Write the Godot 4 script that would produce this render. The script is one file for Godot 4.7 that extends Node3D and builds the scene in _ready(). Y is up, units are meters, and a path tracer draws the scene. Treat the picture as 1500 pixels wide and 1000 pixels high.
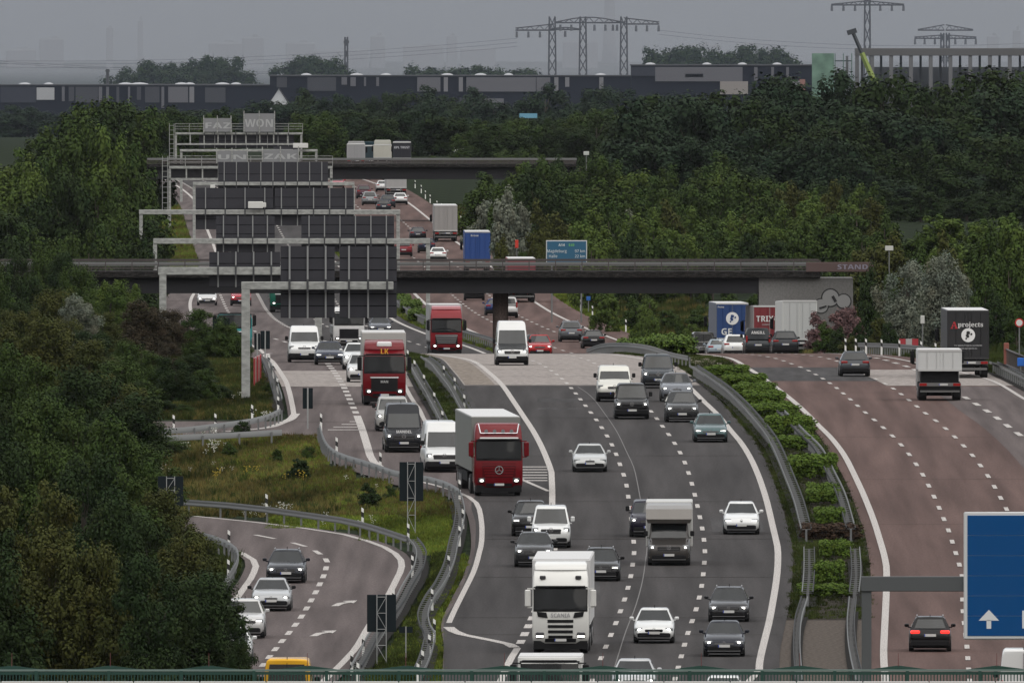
extends Node3D
# A motorway interchange under an overcast sky, seen through a very long lens.
# World: y up, metres. The camera stands at z = 1800 and looks down -z; the road runs away from it for four kilometres.

var M := {}
var taken := {}
var shared := {}
var rng := RandomNumberGenerator.new()

const PROF := [-2.9, -2.89, -2.881, -2.871, -2.862, -2.852, -2.843, -2.833, -2.822, -2.811, -2.8, -2.788, -2.776, -2.764, -2.751, -2.738, -2.723, -2.707, -2.69, -2.67, -2.646, -2.618, -2.584, -2.543, -2.497, -2.445, -2.387, -2.321, -2.245, -2.159, -2.06, -1.939, -1.79, -1.61, -1.405, -1.183, -0.948, -0.702, -0.442, -0.168, 0.119, 0.417, 0.727, 1.05, 1.387, 1.732, 2.079, 2.418, 2.736, 3.027, 3.292, 3.533, 3.751, 3.946, 4.117, 4.264, 4.384, 4.477, 4.545, 4.593, 4.629, 4.652, 4.648, 4.603, 4.512, 4.384, 4.233, 4.066, 3.888, 3.699, 3.501, 3.295, 3.081, 2.861, 2.636, 2.404, 2.166, 1.921, 1.668, 1.408, 1.145, 0.892, 0.674, 0.512, 0.412, 0.367, 0.367, 0.402, 0.458, 0.521, 0.579, 0.63, 0.674, 0.717, 0.758, 0.798, 0.837, 0.874, 0.912, 0.949, 0.986, 1.025, 1.065, 1.107, 1.152, 1.2, 1.252, 1.308, 1.368, 1.431, 1.496, 1.563, 1.631, 1.698, 1.764, 1.829, 1.892, 1.952, 2.01, 2.067, 2.121, 2.175, 2.228, 2.281, 2.335, 2.389, 2.444, 2.502, 2.561, 2.623, 2.687, 2.756, 2.828, 2.906, 2.992, 3.086, 3.19, 3.301, 3.42, 3.545, 3.676, 3.81, 3.948, 4.087, 4.227, 4.368, 4.507, 4.644, 4.777, 4.906, 5.03, 5.147, 5.257, 5.358, 5.451, 5.537, 5.619, 5.698, 5.775, 5.851, 5.924, 5.995, 6.063, 6.128, 6.189, 6.247, 6.301, 6.35, 6.394, 6.434, 6.47, 6.502, 6.533, 6.562, 6.591, 6.619, 6.645, 6.671, 6.696, 6.719, 6.741, 6.762, 6.781, 6.799, 6.815, 6.83, 6.843, 6.855, 6.864, 6.872, 6.879, 6.884, 6.889, 6.893, 6.898, 6.902]
const TAIL := [
	[4600.0, 6.902],
	[4700.0, 6.922],
	[4800.0, 6.938],
	[5000.0, 6.961],
	[5200.0, 6.969],
	[5500.0, 6.756],
	[6000.0, 5.911],
	[6500.0, 5.369],
	[7000.0, 5.338],
	[8000.0, 5.313],
	[9500.0, 5.596],
	[12000.0, 6.208],
	[16000.0, 6.09],
	[22000.0, 5.61],
	[30000.0, 4.866],
]
const SHEETS := [
	{"n": "collector_road", "m": "ramp", "lift": 0.0, "l": ["RLp", 0.0], "r": ["MLp", 0.5], "d0": 1180.0, "d1": 4300.0, "cols": 2},
	{"n": "main_carriageway", "m": "grey", "lift": 0.012, "l": ["MLp", 0.0], "r": ["MRp", 0.0], "d0": 1180.0, "d1": 4300.0, "cols": 3},
	{"n": "receding_carriageway", "m": "red", "lift": 0.0, "l": ["TLp", 0.0], "r": ["TRp", 0.0], "d0": 1180.0, "d1": 4300.0, "cols": 3},
	{"n": "ramp_loop", "m": "ramp", "lift": 0.0, "l": ["LIp", 0.0], "r": ["LOp", 0.0], "d0": 1283.79, "d1": 1548.2, "cols": 2},
	{"n": "exit_branch", "m": "ramp", "lift": 0.006, "l": ["out", 0.0], "r": ["RLp", 0.6], "d0": 1688.08, "d1": 1721.45, "cols": 2},
	{"n": "bridge_deck", "m": "concrete", "lift": 0.018, "l": ["MLp", 0.0], "r": ["MRp", 0.0], "d0": 1823.39, "d1": 2045.0, "cols": 3, "on": "main_carriageway"},
	{"n": "deck_shoulder", "m": "tan", "lift": 0.022, "l": ["MLp", 0.1], "r": ["ML", -0.4], "d0": 1825.95, "d1": 2045.0, "cols": 2, "on": "main_carriageway"},
	{"n": "pale_patch", "m": "concrete", "lift": 0.005, "l": ["RLp", 0.0], "r": ["RR", 0.6], "d0": 1820.83, "d1": 1887.35, "cols": 2, "on": "collector_road"},
	{"n": "grey_patch", "m": "patch", "lift": 0.005, "l": ["TLp", 0.0], "r": ["T2", 0.5], "d0": 1841.6, "d1": 1904.47, "cols": 2, "on": "receding_carriageway"},
	{"n": "lane_patch", "m": "ramp", "lift": 0.005, "l": ["T2", 2.2], "r": ["TRp", 0.0], "d0": 1395.78, "d1": 1820.83, "cols": 2, "on": "receding_carriageway"},
	{"n": "concrete_patch", "m": "concrete", "lift": 0.01, "l": ["T2", -0.1], "r": ["TRp", 0.0], "d0": 1823.39, "d1": 1892.38, "cols": 2, "on": "receding_carriageway"},
	{"n": "median_strip", "m": "soil", "lift": -0.03, "l": ["MRp", -0.05], "r": ["TLp", 0.05], "d0": 1180.0, "d1": 4300.0, "cols": 2},
	{"n": "median_paving", "m": "paving", "lift": -0.01, "l": ["MRp", -0.05], "r": ["TLp", 0.05], "d0": 1180.0, "d1": 1387.48, "cols": 2},
	{"n": "median_crossing", "m": "tan", "lift": -0.01, "l": ["MRp", -0.05], "r": ["TLp", 0.05], "d0": 1885.0, "d1": 1990.0, "cols": 2},
	{"n": "separator_strip", "m": "turf", "lift": 0.03, "l": ["RR", 0.7], "r": ["MLp", -0.02], "d0": 1625.2, "d1": 2060.0, "cols": 2},
	{"n": "kerb_strip", "m": "patch", "lift": 0.035, "l": ["MLp", -0.55], "r": ["MLp", -0.03], "d0": 1672.73, "d1": 2000.0, "cols": 2},
]
const SEAMS := [["SE", 1300.0, 1818.42]]
const LINES := [
	["ML", 0.32, 1566.81, 2060.0, "main_carriageway", 0.03, 10.0],
	["ML", 0.32, 1180.0, 1343.81, "main_carriageway", 0.03, 10.0],
	["MR", 0.32, 1180.0, 4300.0, "main_carriageway", 0.03, 10.0],
	["TL", 0.32, 1180.0, 4300.0, "receding_carriageway", 0.03, 10.0],
	["T4", 0.25, 1180.0, 2000.0, "receding_carriageway", 0.03, 10.0],
	["T3", 0.3, 2000.0, 4300.0, "receding_carriageway", 0.03, 10.0],
	["RLe", 0.3, 1729.73, 4300.0, "collector_road", 0.012, 10.0],
	["RR", 0.25, 1588.88, 2060.0, "main_carriageway", 0.03, 10.0],
	["RD", 0.42, 1622.86, 1734.74, "collector_road", 0.012, 10.0],
	["LE", 0.26, 1382.34, 1611.36, "main_carriageway", 0.03, 10.0],
	["LT", 0.5, 1344.85, 1376.11, "main_carriageway", 0.03, 5.0],
	["LO", 0.32, 1289.31, 1549.29, "ramp_loop", 0.012, 10.0],
	["LI", 0.32, 1289.31, 1496.15, "ramp_loop", 0.012, 10.0],
	["EB", 0.5, 1698.22, 1739.78, "exit_branch", 0.014, 3.0],
]
const HATCH := [
	[0.51, 1.89, 171.27, "main_carriageway", 0.03],
	[0.51, 1.89, 175.97, "main_carriageway", 0.03],
	[0.51, 1.88, 180.64, "main_carriageway", 0.03],
	[0.51, 1.88, 185.22, "main_carriageway", 0.03],
	[0.5, 1.87, 189.78, "main_carriageway", 0.03],
	[0.5, 1.87, 194.31, "main_carriageway", 0.03],
	[-9.16, -8.57, 80.19, "collector_road", 0.012],
	[-9.58, -8.48, 86.44, "collector_road", 0.012],
	[-10.01, -8.39, 92.64, "collector_road", 0.012],
	[-10.28, -8.3, 98.8, "collector_road", 0.012],
]
const JOINTS := [
	[-3.76, 10.56, -92.38, 0.35, "main_carriageway", 0.024, "patch"],
	[-3.33, 11.01, -59.38, 0.35, "main_carriageway", 0.024, "patch"],
	[-2.87, 11.43, -24.41, 1.0, "main_carriageway", 0.024, "patch"],
	[-1.43, 12.44, 70.27, 0.25, "main_carriageway", 0.02, "soil"],
	[0.19, 13.37, 150.67, 0.25, "main_carriageway", 0.02, "soil"],
	[-1.87, 13.65, 227.7, 0.25, "main_carriageway", 0.02, "soil"],
	[-1.61, 13.63, 287.69, 0.25, "main_carriageway", 0.02, "soil"],
	[-1.98, 13.15, 347.53, 0.25, "main_carriageway", 0.02, "soil"],
	[-2.85, 12.34, 409.42, 0.25, "main_carriageway", 0.02, "soil"],
	[-2.86, 11.94, 435.28, 0.25, "main_carriageway", 0.02, "soil"],
	[15.65, 26.24, 0.12, 0.25, "receding_carriageway", 0.004, "soil"],
	[17.24, 28.24, 113.36, 0.25, "receding_carriageway", 0.004, "soil"],
	[17.77, 29.33, 190.92, 0.25, "receding_carriageway", 0.004, "soil"],
	[17.84, 29.21, 263.78, 0.25, "receding_carriageway", 0.004, "soil"],
	[17.31, 28.6, 347.53, 0.25, "receding_carriageway", 0.004, "soil"],
	[-14.29, -6.99, -71.19, 0.25, "collector_road", 0.008, "soil"],
	[-12.98, -5.77, 25.07, 0.25, "collector_road", 0.008, "soil"],
	[-12.32, -4.89, 80.19, 0.25, "collector_road", 0.008, "soil"],
	[10.04, 12.6, 276.84, 24.0, "main_carriageway", 0.016, "patch"],
	[1.48, 3.98, 49.53, 30.0, "main_carriageway", 0.016, "patch"],
	[1.15, 4.15, 383.36, 40.0, "main_carriageway", 0.016, "patch"],
]
const DASHES := [
	["D1", 1292.0, 4200.0, 18.0, 6.0, 0.22, "main_carriageway", 0.03],
	["D2", 1295.0, 4200.0, 18.0, 6.0, 0.22, "main_carriageway", 0.03],
	["ML", 1353.23, 1562.45, 12.0, 6.0, 0.36, "main_carriageway", 0.03],
	["ML", 2080.0, 4200.0, 9.0, 5.0, 0.3, "main_carriageway", 0.03],
	["T1", 1292.0, 4200.0, 18.0, 6.0, 0.22, "receding_carriageway", 0.03],
	["T2", 1290.0, 4200.0, 18.0, 6.0, 0.22, "receding_carriageway", 0.03],
	["T3", 1296.0, 2000.0, 18.0, 8.0, 0.32, "receding_carriageway", 0.03],
	["RD", 1743.32, 2100.0, 12.0, 6.0, 0.36, "collector_road", 0.012],
	["RD", 2104.0, 2900.0, 18.0, 8.0, 0.25, "collector_road", 0.012],
	["LD", 1318.06, 1527.49, 12.4, 6.0, 0.26, "ramp_loop", 0.012],
]
const ARROWS := [[-7.74, 387.56], [-8.44, 433.22]]
const RAILS := [
	{"l": "guardrail curving round the grass wedge up to its blunt tip by the road signs", "d": [1282.53, 1289.3, 1329.66, 1340.69, 1357.79, 1374.67, 1397.89, 1423.41, 1457.81, 1488.07, 1516.54, 1534.19, 1555.25, 1567.48], "x": [-3.73, -3.63, -3.39, -3.36, -3.65, -3.78, -3.57, -3.12, -2.74, -2.6, -2.41, -2.37, -2.51, -2.67], "w": -0.48, "face": 1.0, "step": 3.0},
	{"l": "guardrail along the collector road past the black van and white van", "d": [1569.7, 1578.67, 1588.76, 1598.97, 1611.58, 1620.89, 1630.43, 1643.85, 1659.13, 1685.35], "x": [-2.7, -3.18, -4.12, -6.01, -7.21, -8.2, -9.19, -9.86, -10.24, -10.63], "w": 0.0, "face": 1.0, "step": 4.0},
	{"l": "ladder guardrail bending beside the outer edge of the loop ramp", "d": [1289.3, 1314.16, 1336.28, 1400.03, 1412.72, 1434.11, 1451.31, 1468.56, 1480.51, 1492.42], "x": [-6.84, -6.59, -6.4, -5.32, -5.18, -4.88, -4.64, -4.6, -4.77, -5.11], "w": 0.48, "face": -1.0, "step": 3.0},
	{"l": "guardrail sweeping across the meadow above the loop ramp", "d": [1493.52, 1502.27, 1513.22, 1523.7, 1533.08, 1542.51, 1549.13, 1553.02, 1557.49], "x": [-5.15, -5.98, -7.11, -8.52, -10.63, -12.77, -14.9, -16.75, -18.64], "w": 0.0, "face": -1.0, "step": 4.0},
	{"l": "short curved guardrail inside the bend of the loop ramp beside dark trees", "d": [1397.89, 1406.35, 1438.44, 1455.63, 1464.26, 1475.06, 1483.74, 1491.88, 1499.0], "x": [-13.63, -13.53, -13.26, -13.12, -13.14, -13.33, -13.74, -14.35, -15.16], "w": 0.0, "face": 1.0, "step": 4.0},
	{"l": "double guardrail left of the collector road by the white gantry post", "d": [1744.71, 1759.39, 1771.18, 1800.75, 1852.76, 1898.6], "x": [-13.15, -13.3, -13.47, -13.86, -14.55, -15.21], "w": -0.46, "face": 1.0, "step": 3.0},
	{"l": "long guardrail running left from the exit past the flowering meadow", "d": [1672.68, 1677.48, 1683.89, 1691.22, 1701.66, 1712.67, 1720.65], "x": [-20.58, -18.39, -16.95, -15.51, -14.09, -13.41, -13.09], "w": 0.0, "face": -1.0, "step": 4.0},
	{"l": "lower guardrail in front of the exit branch, ending on the grass", "d": [1661.79, 1665.86, 1669.94, 1674.05], "x": [-19.33, -16.77, -14.57, -12.66], "w": 0.0, "face": -1.0, "step": 4.0},
	{"l": "guardrail on the main road side of the narrow separator strip", "d": [1698.61, 1724.01, 1783.38, 1825.0, 1868.23, 1902.23], "x": [-2.51, -2.93, -3.75, -4.41, -5.02, -5.7], "w": 0.55, "face": -1.0, "step": 3.0},
	{"l": "guardrail on the collector side of the narrow separator strip", "d": [1683.89, 1727.39, 1767.22, 1819.78, 1871.46], "x": [-3.84, -4.48, -5.06, -5.78, -6.36], "w": 0.45, "face": -1.0, "step": 3.0},
	{"l": "median guardrail beside the oncoming lanes between the hedges and teal car", "d": [1506.63, 1549.69, 1596.69, 1651.46, 1707.93, 1775.16, 1819.78, 1858.69], "x": [14.29, 14.35, 14.22, 13.97, 13.3, 12.31, 11.48, 10.81], "w": 0.52, "face": -1.0, "step": 3.0},
	{"l": "median guardrail beside the oncoming lanes below the dead brown hedge", "d": [1406.35, 1444.86, 1477.24], "x": [13.37, 13.83, 14.14], "w": 0.52, "face": -1.0, "step": 3.0},
	{"l": "median guardrail beside the red road between the hedges and the white edge line", "d": [1507.73, 1560.84, 1603.53, 1638.86, 1672.68, 1717.43], "x": [17.0, 17.11, 16.93, 16.72, 16.09, 15.37], "w": -0.46, "face": 1.0, "step": 3.0},
	{"l": "median guardrail beside the red road behind the grey gantry arm", "d": [1406.35, 1444.86, 1477.24], "x": [16.01, 16.55, 16.85], "w": -0.46, "face": 1.0, "step": 3.0},
	{"l": "bright double guardrail at the front of the median beside the oncoming lanes", "d": [1265.53, 1282.53, 1327.47, 1366.22, 1398.96], "x": [12.03, 12.17, 12.53, 12.96, 13.55], "w": -0.26, "face": -1.0, "step": 2.0},
	{"l": "bright double guardrail at the front of the median beside the red road", "d": [1265.53, 1280.29, 1318.71, 1357.79, 1398.96], "x": [14.3, 14.38, 14.6, 14.94, 15.49], "w": 0.3, "face": 1.0, "step": 2.0},
	{"l": "arched guardrail over the crest on the right behind the grey estate car", "d": [1925.0, 1950.0, 1980.0, 2010.0, 2040.0, 2080.0], "x": [28.8, 27.2, 26.2, 25.4, 24.6, 23.6], "w": 0.0, "face": -1.0, "step": 4.0},
	{"l": "guardrail along the right road edge beside the black trailer", "d": [1734.18, 1807.84, 1846.86, 1874.7], "x": [31.42, 30.33, 29.75, 29.36], "w": 0.5, "face": -1.0, "step": 4.0},
	{"l": "guardrail over the crest of the median below the bridge pier", "d": [1902.0, 1925.0, 1970.0, 2060.0, 2150.0, 2250.0, 2330.0], "x": [11.0, 9.9, 9.0, 7.65, 6.6, 6.1, 5.7], "w": 0.0, "face": -1.0, "step": 4.0},
	{"l": "far median barrier behind the red truck under the overpass", "d": [2330.0, 2360.0, 2390.0, 2420.0, 2450.0, 2480.0, 2510.0, 2540.0, 2570.0, 2600.0, 2630.0, 2660.0, 2690.0, 2720.0, 2750.0], "x": [1.0, 0.39, -0.29, -1.06, -2.05, -3.34, -4.69, -5.87, -6.85, -7.74, -8.52, -9.17, -9.72, -10.22, -10.67], "w": 0.5, "face": -1.0, "step": 4.0},
]
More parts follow.
